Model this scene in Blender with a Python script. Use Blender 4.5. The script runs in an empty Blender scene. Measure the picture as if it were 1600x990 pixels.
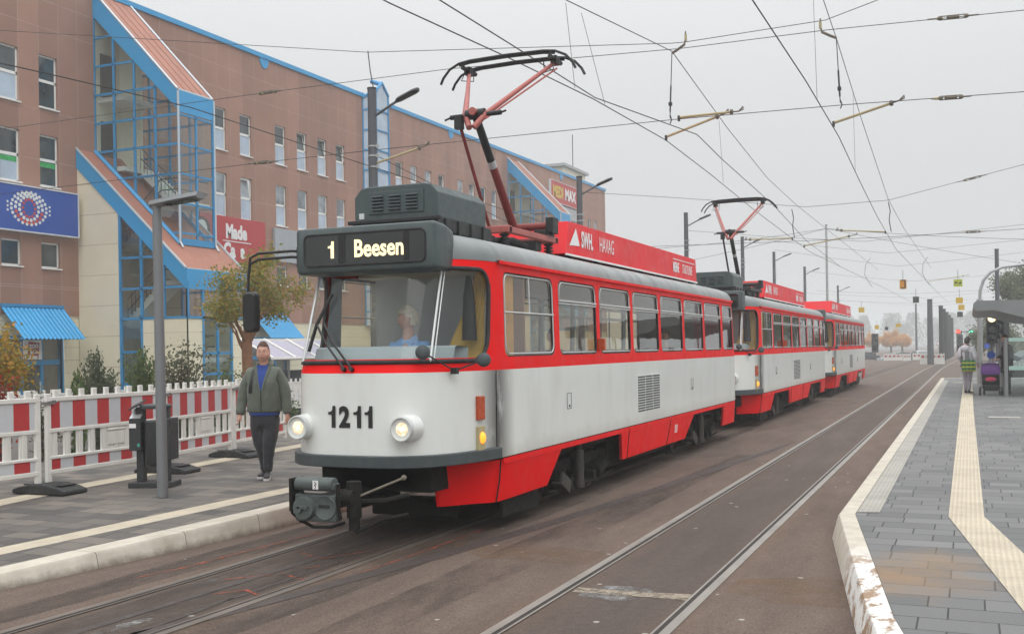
import bpy, bmesh, math, random
from mathutils import Vector, Matrix, Euler, noise as mnoise
R = math.radians
PI = math.pi
rnd = random.Random(7)
SC = bpy.context.scene
COL = SC.collection

# ------------------------------------------------------------------ camera
# street frame: +y runs along the tracks, x = 0 is the middle of the left track
CAM = (5.42, 0.0, 1.85)
YAW = R(23.4)
cam_d = bpy.data.cameras.new('camera')
cam = bpy.data.objects.new('camera', cam_d)
COL.objects.link(cam)
cam.matrix_world = (Matrix.Translation(CAM) @ Matrix.Rotation(YAW, 4, 'Z') @ Matrix.Rotation(R(90), 4, 'X')
                    @ Matrix.Rotation(R(-0.9), 4, 'Z'))
cam_d.sensor_width = 36.0
cam_d.lens = 1650 / 1600 * 36.0
cam_d.shift_y = 51 / 1600
cam_d.clip_start = 0.1
cam_d.clip_end = 3000
SC.camera = cam

HAZE = 0.0017
# ------------------------------------------------------------------ sky, sun, exposure
W = bpy.data.worlds.new('World')
SC.world = W
W.use_nodes = True
nt = W.node_tree
nt.nodes.clear()
out = nt.nodes.new('ShaderNodeOutputWorld')
bg = nt.nodes.new('ShaderNodeBackground')
sky = nt.nodes.new('ShaderNodeTexSky')
sky.sky_type = 'NISHITA'
sky.sun_disc = False
sky.sun_elevation = R(48)
sky.sun_rotation = R(150)
hs = nt.nodes.new('ShaderNodeHueSaturation')
hs.inputs['Saturation'].default_value = 0.10
nt.links.new(sky.outputs[0], hs.inputs['Color'])
tc = nt.nodes.new('ShaderNodeTexCoord')
sep = nt.nodes.new('ShaderNodeSeparateXYZ')
nt.links.new(tc.outputs['Generated'], sep.inputs[0])
mr = nt.nodes.new('ShaderNodeMapRange')          # overcast: the zenith three times as bright as the horizon
mr.inputs['From Min'].default_value = 0.0
mr.inputs['From Max'].default_value = 1.0
mr.inputs['To Min'].default_value = 5.9
mr.inputs['To Max'].default_value = 26.0
pw = nt.nodes.new('ShaderNodeMath'); pw.operation = 'POWER'; pw.inputs[1].default_value = 2.0; pw.use_clamp = True
cl = nt.nodes.new('ShaderNodeMath'); cl.operation = 'MAXIMUM'; cl.inputs[1].default_value = 0.0
nt.links.new(sep.outputs['Z'], cl.inputs[0]); nt.links.new(cl.outputs[0], pw.inputs[0])
nt.links.new(pw.outputs[0], mr.inputs['Value'])
tint = nt.nodes.new('ShaderNodeMixRGB')
tint.blend_type = 'MULTIPLY'
tint.inputs['Fac'].default_value = 1.0
tint.inputs['Color2'].default_value = (0.985, 1.0, 1.01, 1)
nt.links.new(mr.outputs[0], tint.inputs['Color1'])
mx = nt.nodes.new('ShaderNodeMixRGB')
mx.inputs['Fac'].default_value = 0.9
nt.links.new(hs.outputs[0], mx.inputs['Color1'])
nt.links.new(tint.outputs[0], mx.inputs['Color2'])
nt.links.new(mx.outputs[0], bg.inputs['Color'])
bg.inputs['Strength'].default_value = 0.10
nt.links.new(bg.outputs[0], out.inputs['Surface'])

sun_d = bpy.data.lights.new('sun', 'SUN')
sun = bpy.data.objects.new('sun', sun_d)
COL.objects.link(sun)
sun_d.energy = 0.6
sun_d.angle = R(40)
sun_d.color = (1.0, 0.97, 0.93)
az = R(150)
sun.rotation_euler = Vector((-math.sin(az) * math.cos(R(48)), -math.cos(az) * math.cos(R(48)), -math.sin(R(48)))).to_track_quat('-Z', 'Y').to_euler()

SC.view_settings.view_transform = 'Standard'
SC.view_settings.look = 'None'
SC.view_settings.exposure = 0.17
SC.view_settings.gamma = 1.0
SC.view_settings.use_curve_mapping = False
SC.cycles.max_bounces = 8
SC.cycles.transparent_max_bounces = 16
SC.cycles.volume_bounces = 1
SC.cycles.use_denoising = True

# ------------------------------------------------------------------ helpers
def V(*a): return Vector(a)

class MB:
    """collects geometry for ONE mesh object; mi = material index"""
    def __init__(s): s.v = []; s.f = []; s.m = []; s.mi = 0
    def add(s, vs, fs):
        b = len(s.v); s.v += [tuple(v) for v in vs]
        for f in fs: s.f.append(tuple(b + i for i in f)); s.m.append(s.mi)
        return s
    def quad(s, a, b, c, d): return s.add((a, b, c, d), ((0, 1, 2, 3),))
    def poly(s, pts): return s.add(pts, (tuple(range(len(pts))),))
    def box(s, c, size, rz=0, M=None):
        x, y, z = size[0] / 2, size[1] / 2, size[2] / 2
        vs = [V(i, j, k) for i in (-x, x) for j in (-y, y) for k in (-z, z)]
        m = M if M is not None else Matrix.Rotation(rz, 3, 'Z')
        vs = [m @ v + Vector(c) for v in vs]
        return s.add(vs, ((0, 1, 3, 2), (4, 6, 7, 5), (0, 4, 5, 1), (2, 3, 7, 6), (0, 2, 6, 4), (1, 5, 7, 3)))
    def bb(s, x0, x1, y0, y1, z0, z1): return s.box(((x0 + x1) / 2, (y0 + y1) / 2, (z0 + z1) / 2), (abs(x1 - x0), abs(y1 - y0), abs(z1 - z0)))
    def cyl(s, p0, p1, r0, r1=None, n=12, cap=True):
        p0, p1 = Vector(p0), Vector(p1); r1 = r0 if r1 is None else r1
        d = (p1 - p0).normalized()
        u = d.orthogonal().normalized(); w = d.cross(u)
        vs = []
        for p, r in ((p0, r0), (p1, r1)):
            for i in range(n):
                a = 2 * PI * i / n
                vs.append(p + (u * math.cos(a) + w * math.sin(a)) * r)
        fs = [(i, (i + 1) % n, n + (i + 1) % n, n + i) for i in range(n)]
        if cap: fs += [tuple(range(n - 1, -1, -1)), tuple(range(n, 2 * n))]
        return s.add(vs, fs)
    def tube(s, pts, r, n=6, cap=True):
        pts = [Vector(p) for p in pts]; rs = r if isinstance(r, (list, tuple)) else [r] * len(pts)
        rings = []; u = None
        for i, p in enumerate(pts):
            a = pts[max(i - 1, 0)]; b = pts[min(i + 1, len(pts) - 1)]
            d = (b - a).normalized()
            if u is None: u = d.orthogonal().normalized()
            u = (u - d * u.dot(d))
            u = u.normalized() if u.length > 1e-6 else d.orthogonal().normalized()
            w = d.cross(u)
            rings.append([p + (u * math.cos(2 * PI * k / n) + w * math.sin(2 * PI * k / n)) * rs[i] for k in range(n)])
        return s.loft(rings, True, cap)
    def loft(s, rings, closed=True, cap=False):
        n = len(rings[0]); vs = [v for r in rings for v in r]; fs = []
        for i in range(len(rings) - 1):
            for k in range(n if closed else n - 1):
                k2 = (k + 1) % n
                fs.append((i * n + k, i * n + k2, (i + 1) * n + k2, (i + 1) * n + k))
        if cap: fs += [tuple(range(n - 1, -1, -1)), tuple((len(rings) - 1) * n + k for k in range(n))]
        return s.add(vs, fs)
    def prism(s, poly, ax, a, b):
        """poly: 2D points; ax: axis extruded between a and b"""
        def P(p, t):
            if ax == 'x': return (t, p[0], p[1])
            if ax == 'y': return (p[0], t, p[1])
            return (p[0], p[1], t)
        n = len(poly)
        vs = [P(p, a) for p in poly] + [P(p, b) for p in poly]
        fs = [tuple(range(n)), tuple(range(2 * n - 1, n - 1, -1))] + [(i, n + i, n + (i + 1) % n, (i + 1) % n) for i in range(n)]
        return s.add(vs, fs)
    def ball(s, c, r, nu=12, nv=8, fn=None):
        c = Vector(c); r = r if isinstance(r, (tuple, list)) else (r, r, r)
        vs = []; fs = []
        for j in range(nv + 1):
            t = PI * j / nv
            for i in range(nu):
                a = 2 * PI * i / nu
                p = V(math.sin(t) * math.cos(a), math.sin(t) * math.sin(a), math.cos(t))
                if fn: p = fn(p)
                vs.append(c + V(p.x * r[0], p.y * r[1], p.z * r[2]))
        for j in range(nv):
            for i in range(nu):
                fs.append((j * nu + i, (j + 1) * nu + i, (j + 1) * nu + (i + 1) % nu, j * nu + (i + 1) % nu))
        return s.add(vs, fs)
    def lathe(s, prof, n=20, c=(0, 0, 0), M=None):
        """prof: (r, z) pairs about z"""
        rings = []
        for r, z in prof:
            ring = [V(r * math.cos(2 * PI * k / n), r * math.sin(2 * PI * k / n), z) for k in range(n)]
            if M is not None: ring = [M @ p for p in ring]
            rings.append([p + Vector(c) for p in ring])
        return s.loft(rings, True, True)
    def xf(s, M, start=0):
        s.v = s.v[:start] + [tuple(M @ Vector(v)) for v in s.v[start:]]; return s

def wmat(o):
    m = Matrix.Translation(o.location) @ o.rotation_euler.to_matrix().to_4x4()
    return (wmat(o.parent) @ m) if o.parent else m

def obj(name, mb, mats, parent=None, world=False, smooth=None, bevel=0, loc=None, rot=None, mesh=None):
    me = mesh
    if me is None:
        me = bpy.data.meshes.new(name)
        vs = mb.v
        if world and parent is not None:
            inv = wmat(parent).inverted(); vs = [inv @ Vector(v) for v in vs]
        me.from_pydata(vs, [], mb.f)
        mats = mats if isinstance(mats, (list, tuple)) else [mats]
        for m in mats: me.materials.append(m)
        if len(mats) > 1: me.polygons.foreach_set('material_index', mb.m)
        bm = bmesh.new(); bm.from_mesh(me)
        bmesh.ops.remove_doubles(bm, verts=bm.verts, dist=1e-5)
        bmesh.ops.recalc_face_normals(bm, faces=bm.faces)
        if smooth is not None:
            for f in bm.faces: f.smooth = True
            for e in bm.edges:
                if len(e.link_faces) == 2 and e.calc_face_angle(0) > R(smooth): e.smooth = False
        bm.to_mesh(me); bm.free()
    o = bpy.data.objects.new(name, me)
    COL.objects.link(o)
    if parent is not None: o.parent = parent
    if loc is not None: o.location = loc
    if rot is not None: o.rotation_euler = rot
    if bevel:
        b = o.modifiers.new('bevel', 'BEVEL'); b.width = bevel; b.segments = 2; b.limit_method = 'ANGLE'; b.angle_limit = R(40)
    return o

def tag(o, label, cat, group=None):
    o['label'] = label; o['category'] = cat
    if group: o['group'] = group
    return o
def struct(o): o['kind'] = 'structure'; return o
def stuff(o): o['kind'] = 'stuff'; return o
def thing(name, label, cat, loc=(0, 0, 0), rz=0, group=None):
    o = bpy.data.objects.new(name, None); COL.objects.link(o)
    o.location = loc; o.rotation_euler = (0, 0, rz); o.empty_display_size = 0.2
    return tag(o, label, cat, group)
def dup(o, loc=None, rz=None, label=None, skip=(), parent=None, scale=None):
    c = o.copy(); COL.objects.link(c); c.parent = parent
    for k in list(o.children):
        if k.name.split('.')[0] in skip: continue
        dup(k, parent=c, skip=skip)
    if loc is not None: c.location = loc
    if rz is not None: c.rotation_euler = (0, 0, rz)
    if label: c['label'] = label
    if scale: c.scale = scale
    return c

def text_mb(body, size, bold=0.0, squeeze=1.0, depth=0.004, align='CENTER'):
    """lettering as a mesh in the xz plane (reads from -y), centred"""
    cu = bpy.data.curves.new('lettering', 'FONT'); cu.body = body; cu.size = size; cu.offset = bold
    cu.align_x = align; cu.extrude = depth / 2; cu.resolution_u = 3
    t = bpy.data.objects.new('lettering', cu); COL.objects.link(t)
    dg = bpy.context.evaluated_depsgraph_get(); ev = t.evaluated_get(dg); me = ev.to_mesh()
    mb = MB(); mb.add([(v.co.x * squeeze, -v.co.z, v.co.y) for v in me.vertices], [tuple(p.vertices) for p in me.polygons])
    ev.to_mesh_clear(); bpy.data.objects.remove(t); bpy.data.curves.remove(cu)
    if mb.v:
        zs = [v[2] for v in mb.v]; c = (min(zs) + max(zs)) / 2
        xs = [v[0] for v in mb.v]; cx = (min(xs) + max(xs)) / 2 if align == 'CENTER' else 0
        mb.v = [(v[0] - cx, v[1], v[2] - c) for v in mb.v]
    return mb

ONE = [(.0, .60), (.0, .715), (.12, .73), (.20, .80), (.225, 1.0), (.36, 1.0), (.36, 0), (.17, 0), (.17, .60)]
def digits_mb(txt, h, bold, squeeze, gap):
    """narrow grotesque figures: a flagged 1, other figures from the font"""
    out_ = MB(); x = 0
    for ch in txt:
        if ch == '1':
            b = MB(); b.prism([(px * h * .95, pz * h) for px, pz in ONE], 'y', -.002, .002); w = .36 * h * .95 * 1.15; b.v = [(v[0] * 1.15, v[1], v[2]) for v in b.v]
        else:
            b = text_mb(ch, h * 1.38, bold, squeeze, .004); zs = [v[2] for v in b.v]; xs = [v[0] for v in b.v]; k = h / (max(zs) - min(zs)); b.v = [((v[0] - min(xs)) * k, v[1], (v[2] - min(zs)) * k) for v in b.v]; w = (max(xs) - min(xs)) * k
            b.v = [(v[0] * 1.1, v[1], v[2]) for v in b.v]; w *= 1.1
        out_.add([(v[0] + x, v[1], v[2] - h / 2) for v in b.v], b.f); x += w + gap
    out_.v = [(v[0] - (x - gap) / 2, v[1], v[2]) for v in out_.v]; return out_

def eval_mesh(o):
    dg = bpy.context.evaluated_depsgraph_get(); ev = o.evaluated_get(dg)
    me = bpy.data.meshes.new_from_object(ev); return me

# ------------------------------------------------------------------ materials
def newmat(name):
    m = bpy.data.materials.new(name); m.use_nodes = True
    n = m.node_tree; b = n.nodes['Principled BSDF']; return m, n, b
def N(n, t, **kw):
    x = n.nodes.new(t)
    for k, v in kw.items():
        if k in x.inputs.keys() if hasattr(x.inputs, 'keys') else False: x.inputs[k].default_value = v
        else: setattr(x, k, v)
    return x
def coords(n, world=False):
    if world: return N(n, 'ShaderNodeNewGeometry').outputs['Position']
    return N(n, 'ShaderNodeTexCoord').outputs['Object']
def noise(n, vec, scale, detail=4, rough=0.55, stretch=None):
    if stretch:
        mp = N(n, 'ShaderNodeMapping'); mp.inputs['Scale'].default_value = stretch; n.links.new(vec, mp.inputs['Vector']); vec = mp.outputs[0]
    t = N(n, 'ShaderNodeTexNoise'); t.inputs['Scale'].default_value = scale; t.inputs['Detail'].default_value = detail; t.inputs['Roughness'].default_value = rough
    n.links.new(vec, t.inputs['Vector']); return t.outputs['Fac']
def ramp(n, fac, stops):
    r = N(n, 'ShaderNodeValToRGB'); e = r.color_ramp.elements
    e[0].position, e[0].color = stops[0][0], (*stops[0][1], 1); e[1].position, e[1].color = stops[-1][0], (*stops[-1][1], 1)
    for p, c in stops[1:-1]:
        k = e.new(p); k.color = (*c, 1)
    n.links.new(fac, r.inputs[0]); return r.outputs[0]
def mixc(n, fac, a, b, mode='MIX'):
    m = N(n, 'ShaderNodeMixRGB'); m.blend_type = mode
    for i, x in (('Fac', fac), ('Color1', a), ('Color2', b)):
        if isinstance(x, (int, float)): m.inputs[i].default_value = x
        elif isinstance(x, tuple): m.inputs[i].default_value = (*x, 1) if len(x) == 3 else x
        else: n.links.new(x, m.inputs[i])
    return m.outputs[0]
def mth(n, op, a, b=None, c=None):
    m = N(n, 'ShaderNodeMath'); m.operation = op
    for i, x in enumerate((a, b, c)):
        if x is None: continue
        if isinstance(x, (int, float)): m.inputs[i].default_value = x
        else: n.links.new(x, m.inputs[i])
    return m.outputs[0]
def bump(n, b, h, strength=0.3, dist=0.01):
    k = N(n, 'ShaderNodeBump'); k.inputs['Strength'].default_value = strength; k.inputs['Distance'].default_value = dist
    n.links.new(h, k.inputs['Height']); n.links.new(k.outputs[0], b.inputs['Normal'])
def grey3(c, f): return tuple(min(1, x * f) for x in c)
def paint(name, col, rough=0.4, metal=0.0, var=0.15, scale=3.0, dirt=0.0, dirtcol=(0.06, 0.05, 0.04), bmp=0.0, world=False, coat=0.0, streak=None):
    m, n, b = newmat(name); vec = coords(n, world)
    f = noise(n, vec, scale, 5, 0.6)
    c = ramp(n, f, [(0.25, grey3(col, 1 - var)), (0.75, grey3(col, 1 + var))])
    if dirt:
        d = noise(n, vec, scale * 2.3, 8, 0.7, streak or (1, 1, 0.35))
        d = mth(n, 'MULTIPLY', ramp(n, d, [(0.5, (0, 0, 0)), (0.8, (1, 1, 1))]), dirt)
        c = mixc(n, d, c, dirtcol)
    n.links.new(c, b.inputs['Base Color'])
    rr = ramp(n, noise(n, vec, scale * 4, 3), [(0.3, (rough * 0.8,) * 3), (0.7, (min(1, rough * 1.25),) * 3)])
    n.links.new(rr, b.inputs['Roughness'])
    b.inputs['Metallic'].default_value = metal
    b.inputs['Coat Weight'].default_value = coat
    b.inputs['Coat Roughness'].default_value = 0.15
    if bmp: bump(n, b, noise(n, vec, scale * 12, 4), bmp, 0.01)
    return m
def emit(name, col, s):
    m, n, b = newmat(name); b.inputs['Base Color'].default_value = (*col, 1); b.inputs['Emission Color'].default_value = (*col, 1); b.inputs['Emission Strength'].default_value = s; return m
def glass(name, tint=(0.85, 0.9, 0.88), alpha=0.75, rough=0.02, spec=0.5, wav=0.0, fres=0.9):
    """clear pane: tinted see-through plus a fresnel mirror"""
    m, n, b = newmat(name); n.nodes.remove(b)
    o = n.nodes['Material Output']
    t = N(n, 'ShaderNodeBsdfTransparent'); t.inputs[0].default_value = (*[x * alpha for x in tint], 1)
    g = N(n, 'ShaderNodeBsdfGlossy'); g.inputs['Roughness'].default_value = rough; g.inputs[0].default_value = (0.95, 0.97, 0.97, 1)
    lw = N(n, 'ShaderNodeLayerWeight'); lw.inputs[0].default_value = 0.5
    f2 = mth(n, 'MULTIPLY_ADD', mth(n, 'POWER', lw.outputs['Facing'], 4.0), fres, 0.03 + spec * 0.1)
    f2 = mth(n, 'MINIMUM', f2, 1.0)
    if wav:
        k = N(n, 'ShaderNodeBump'); k.inputs['Strength'].default_value = wav; k.inputs['Distance'].default_value = 0.05
        n.links.new(noise(n, coords(n), 1.2, 2), k.inputs['Height']); n.links.new(k.outputs[0], g.inputs['Normal'])
    mxs = N(n, 'ShaderNodeMixShader'); n.links.new(f2, mxs.inputs[0]); n.links.new(t.outputs[0], mxs.inputs[1]); n.links.new(g.outputs[0], mxs.inputs[2])
    n.links.new(mxs.outputs[0], o.inputs['Surface']); return m
def darkglass(name, col=(0.05, 0.07, 0.08), rough=0.05, wav=0.15, var=0.4):
    """pane of an unlit room: dark behind, sky mirrored in front"""
    m, n, b = newmat(name); vec = coords(n, True)
    f = noise(n, vec, 0.9, 3)
    n.links.new(ramp(n, f, [(0.35, grey3(col, 1 - var)), (0.65, grey3(col, 1 + var))]), b.inputs['Base Color'])
    b.inputs['Roughness'].default_value = rough; b.inputs['Specular IOR Level'].default_value = 0.8
    bump(n, b, noise(n, vec, 0.7, 2), wav, 0.05); return m
def leafmat(name, stops, trans=0.35):
    m, n, b = newmat(name)
    g = N(n, 'ShaderNodeNewGeometry')
    c = ramp(n, g.outputs['Random Per Island'], stops)
    c = mixc(n, mth(n, 'MULTIPLY', noise(n, coords(n, True), 0.8, 3), 0.3), c, grey3(stops[0][1], 0.8))
    n.links.new(c, b.inputs['Base Color']); b.inputs['Roughness'].default_value = 0.6
    t = N(n, 'ShaderNodeBsdfTranslucent'); n.links.new(c, t.inputs[0])
    ms = N(n, 'ShaderNodeMixShader'); ms.inputs[0].default_value = trans
    n.links.new(b.outputs[0], ms.inputs[1]); n.links.new(t.outputs[0], ms.inputs[2]); n.links.new(ms.outputs[0], n.nodes['Material Output'].inputs['Surface'])
    return m

M = {}
def tramwhite():
    m, n, b = newmat('tram_white'); vec = coords(n)
    c = ramp(n, noise(n, vec, .9, 5, .6), [(.25, (.69, .71, .68)), (.75, (.75, .77, .74))])
    d = ramp(n, noise(n, vec, 2.2, 6, .65, (1, 1, .25)), [(.48, (0,) * 3), (.85, (.40,) * 3)]); c = mixc(n, d, c, (.40, .39, .34))
    s = N(n, 'ShaderNodeSeparateXYZ'); n.links.new(vec, s.inputs[0])
    k = N(n, 'ShaderNodeMapRange'); k.inputs['From Min'].default_value = .42; k.inputs['From Max'].default_value = 0.0     # grimy smear down the front seam
    n.links.new(mth(n, 'ABSOLUTE', mth(n, 'SUBTRACT', s.outputs['Y'], 1.22)), k.inputs['Value'])
    sm = mth(n, 'MULTIPLY', k.outputs[0], ramp(n, noise(n, vec, 3.0, 5, .6, (1, 2.0, .7)), [(.22, (.25,) * 3), (.46, (1,) * 3)])); c = mixc(n, sm, c, (.07, .065, .06))
    g = N(n, 'ShaderNodeMapRange'); g.inputs['From Min'].default_value = .92; g.inputs['From Max'].default_value = .74; n.links.new(mth(n, 'ADD', s.outputs['Z'], mth(n, 'MULTIPLY_ADD', noise(n, vec, 4, 5), .2, -.1)), g.inputs['Value'])
    c = mixc(n, mth(n, 'MULTIPLY', g.outputs[0], .35), c, (.33, .31, .27))
    n.links.new(c, b.inputs['Base Color']); b.inputs['Roughness'].default_value = .33; b.inputs['Coat Weight'].default_value = .35; b.inputs['Coat Roughness'].default_value = .08
    bump(n, b, noise(n, vec, 1.5, 3), .22, .03); return m
M['white'] = tramwhite()
M['red'] = paint('tram_red', (0.80, 0.004, 0.005), 0.48, var=0.08, scale=1.5, dirt=0.15, dirtcol=(0.28, 0.01, 0.01))
M['red'].node_tree.nodes['Principled BSDF'].inputs['Specular IOR Level'].default_value = 0.15
def roofgrey():
    m, n, b = newmat('roof_grey'); vec = coords(n)
    c = ramp(n, noise(n, vec, 1.3, 5, .6), [(.3, (.27, .29, .29)), (.7, (.40, .42, .42))])
    st = ramp(n, noise(n, vec, 3.2, 7, .7, (.35, 1.2, .35)), [(.46, (0,) * 3), (.72, (.8,) * 3)]); c = mixc(n, st, c, (.13, .14, .14))
    s = N(n, 'ShaderNodeSeparateXYZ'); n.links.new(vec, s.inputs[0])
    g = N(n, 'ShaderNodeMapRange'); g.inputs['From Min'].default_value = 2.98; g.inputs['From Max'].default_value = 2.74; n.links.new(mth(n, 'ADD', s.outputs['Z'], mth(n, 'MULTIPLY_ADD', noise(n, vec, 2, 5), .25, -.12)), g.inputs['Value'])
    c = mixc(n, mth(n, 'MULTIPLY', g.outputs[0], .55), c, (.12, .13, .13))
    f = N(n, 'ShaderNodeMapRange'); f.inputs['From Min'].default_value = 2.6; f.inputs['From Max'].default_value = 1.2; n.links.new(s.outputs['Y'], f.inputs['Value']); c = mixc(n, mth(n, 'MULTIPLY', f.outputs[0], .6), c, (.14, .16, .16))
    n.links.new(c, b.inputs['Base Color']); b.inputs['Roughness'].default_value = .45; return m
M['roofgrey'] = roofgrey()
M['boxgrey'] = paint('box_grey', (0.055, 0.075, 0.076), 0.45, var=0.15, scale=3, dirt=0.25, dirtcol=(0.16, 0.17, 0.16))
M['bumper'] = paint('bumper_grey', (0.05, 0.063, 0.067), 0.6, var=0.15, scale=4, dirt=0.2, dirtcol=(0.17, 0.17, 0.17))
M['black'] = paint('black_paint', (0.015, 0.015, 0.016), 0.5, var=0.2)
M['rubber'] = paint('rubber', (0.022, 0.022, 0.023), 0.7, var=0.2)
M['under'] = paint('underframe', (0.014, 0.013, 0.012), 0.85, var=0.4, scale=5)
M['under'].node_tree.nodes['Principled BSDF'].inputs['Specular IOR Level'].default_value = 0.2
M['bogiemetal'] = paint('bogie_metal', (0.050, 0.044, 0.037), 0.75, var=0.4, scale=8, dirt=0.5, dirtcol=(.02, .018, .015))
M['dustymetal'] = paint('dusty_metal', (0.16, 0.14, 0.11), 0.8, var=0.4, scale=8, dirt=0.5)
M['chrome'] = paint('bright_trim', (0.62, 0.64, 0.64), 0.35, 0.35, var=0.04)
M['alu'] = paint('aluminium', (0.55, 0.57, 0.58), 0.4, 0.6, var=0.1)
M['steel'] = paint('steel', (0.34, 0.34, 0.34), 0.4, 0.7, var=0.2)
M['pantored'] = paint('pantograph_red', (0.22, 0.03, 0.028), 0.5, var=0.25, scale=6, dirt=0.35, dirtcol=(0.07, 0.025, 0.025))
M['pantopink'] = paint('pantograph_faded_red', (0.40, 0.11, 0.095), 0.5, var=0.2, scale=6, dirt=0.25, dirtcol=(0.15, 0.04, 0.04))
M['coupler'] = paint('coupler_grey', (0.085, 0.105, 0.10), 0.6, var=0.3, scale=9, dirt=0.7, dirtcol=(0.05, 0.05, 0.05))
M['signred'] = paint('roof_sign_red', (0.74, 0.006, 0.014), 0.5, var=0.08, scale=1, dirt=0.12, dirtcol=(0.3, 0.05, 0.05))
M['letterwhite'] = paint('white_lettering', (0.8, 0.8, 0.8), 0.5, var=0.03)
M['letterblack'] = paint('black_lettering', (0.012, 0.012, 0.012), 0.5, var=0.05)
M['tramglass'] = glass('tram_window_glass', (0.86, 0.80, 0.66), 0.90, 0.015, 0.25, 0.06)
M['windscreen'] = glass('windscreen_glass', (0.95, 0.97, 0.97), 1.02, 0.015, 0.0, 0.0, 0.35)
M['displayglass'] = darkglass('display_glass', (0.012, 0.014, 0.014), 0.03, 0.05)
M['curtain'] = paint('yellow_curtain', (0.72, 0.48, 0.12), 0.9, var=0.25, scale=4)
M['wood'] = paint('brown_panel', (0.30, 0.14, 0.06), 0.6, var=0.25, scale=3)
M['interior'] = paint('interior_cream', (0.66, 0.62, 0.47), 0.6, var=0.1)
M['cabgrey'] = paint('cab_grey', (0.50, 0.55, 0.58), 0.6, var=0.1)
M['dash'] = paint('dashboard_grey', (0.30, 0.35, 0.36), 0.6, var=0.08)
M['seat'] = paint('seat_brown', (0.16, 0.07, 0.05), 0.7, var=0.2)
M['seatyellow'] = paint('handrail_yellow', (0.6, 0.32, 0.02), 0.5)
def headlamp():
    m, n, b = newmat('headlight_glow'); vec = coords(n)
    v = N(n, 'ShaderNodeTexVoronoi'); v.inputs['Scale'].default_value = 26; n.links.new(vec, v.inputs['Vector'])
    n.links.new(ramp(n, v.outputs['Distance'], [(.1, (1.0, .90, .70)), (.7, (.62, .42, .20))]), b.inputs['Emission Color']); b.inputs['Emission Strength'].default_value = .95; b.inputs['Base Color'].default_value = (.5, .45, .35, 1); b.inputs['Roughness'].default_value = .1; return m
M['lampglow'] = headlamp(); M['bulbglow'] = emit('bulb_glow', (1.0, .93, .75), 1.3)
M['amberglow'] = emit('amber_glow', (1.0, 0.36, 0.03), 1.1)
M['textglow'] = emit('display_text_glow', (1.0, 0.84, 0.50), 0.75)
M['orange_lens'] = paint('orange_lens', (0.45, 0.07, 0.02), 0.25, var=0.1)
M['lens'] = glass('lamp_lens', (0.95, 0.95, 0.9), 0.9)
# town
M['asphalt'] = None
M['tree_bark'] = paint('bark_brown', (0.24, 0.115, 0.06), 0.9, var=0.35, scale=8, bmp=0.5)
M['bark_grey'] = paint('bark_grey', (0.10, 0.085, 0.07), 0.9, var=0.3, scale=8, bmp=0.5)
M['polegrey'] = paint('pole_grey', (0.095, 0.105, 0.115), 0.5, 0.2, var=0.12, scale=2, dirt=0.12, dirtcol=(0.2, 0.2, 0.2))
M['lamppost'] = paint('lamp_post_grey', (0.20, 0.21, 0.22), 0.45, 0.25, var=0.08, scale=2)
M['anthracite'] = paint('anthracite', (0.03, 0.032, 0.034), 0.5, var=0.15, scale=6)
M['recycled'] = paint('recycled_plastic', (0.03, 0.032, 0.033), 0.75, var=0.3, scale=14, bmp=0.3)
M['barrierwhite'] = paint('barrier_white', (0.72, 0.71, 0.67), 0.5, var=0.05, scale=3, dirt=0.3, dirtcol=(0.42, 0.38, 0.32))
M['reflwhite'] = paint('reflective_white', (0.55, 0.58, 0.61), 0.4, var=0.04)
M['reflred'] = paint('reflective_red', (0.42, 0.012, 0.02), 0.4, var=0.1)
M['wire'] = paint('wire', (0.04, 0.04, 0.042), 0.6, var=0.1)
M['insul'] = paint('insulator_beige', (0.42, 0.36, 0.20), 0.5, var=0.1)
M['galv'] = paint('galvanised', (0.42, 0.44, 0.44), 0.45, 0.5, var=0.12)
M['skin'] = paint('skin', (0.60, 0.34, 0.26), 0.5, var=0.08, scale=20)
M['skin'].node_tree.nodes['Principled BSDF'].inputs['Subsurface Weight'].default_value = 0.08
M['skin'].node_tree.nodes['Principled BSDF'].inputs['Subsurface Radius'].default_value = (0.02, 0.008, 0.005)
M['lips'] = paint('lips', (0.36, 0.12, 0.10), 0.45)
M['eyewhite'] = paint('eye_white', (0.42, 0.34, 0.30), 0.3)
M['iris'] = paint('iris', (0.03, 0.025, 0.02), 0.2)
def cloth(name, col, sc=60, var=0.12):
    m, n, b = newmat(name); vec = coords(n)
    n.links.new(ramp(n, noise(n, vec, 9, 4), [(0.3, grey3(col, 1 - var)), (0.7, grey3(col, 1 + var))]), b.inputs['Base Color'])
    b.inputs['Roughness'].default_value = 0.9; b.inputs['Sheen Weight'].default_value = 0.2
    bump(n, b, mth(n, 'ADD', noise(n, vec, 14, 3), mth(n, 'MULTIPLY', noise(n, vec, sc * 3, 2), 0.2)), 0.5, 0.02); return m
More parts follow.
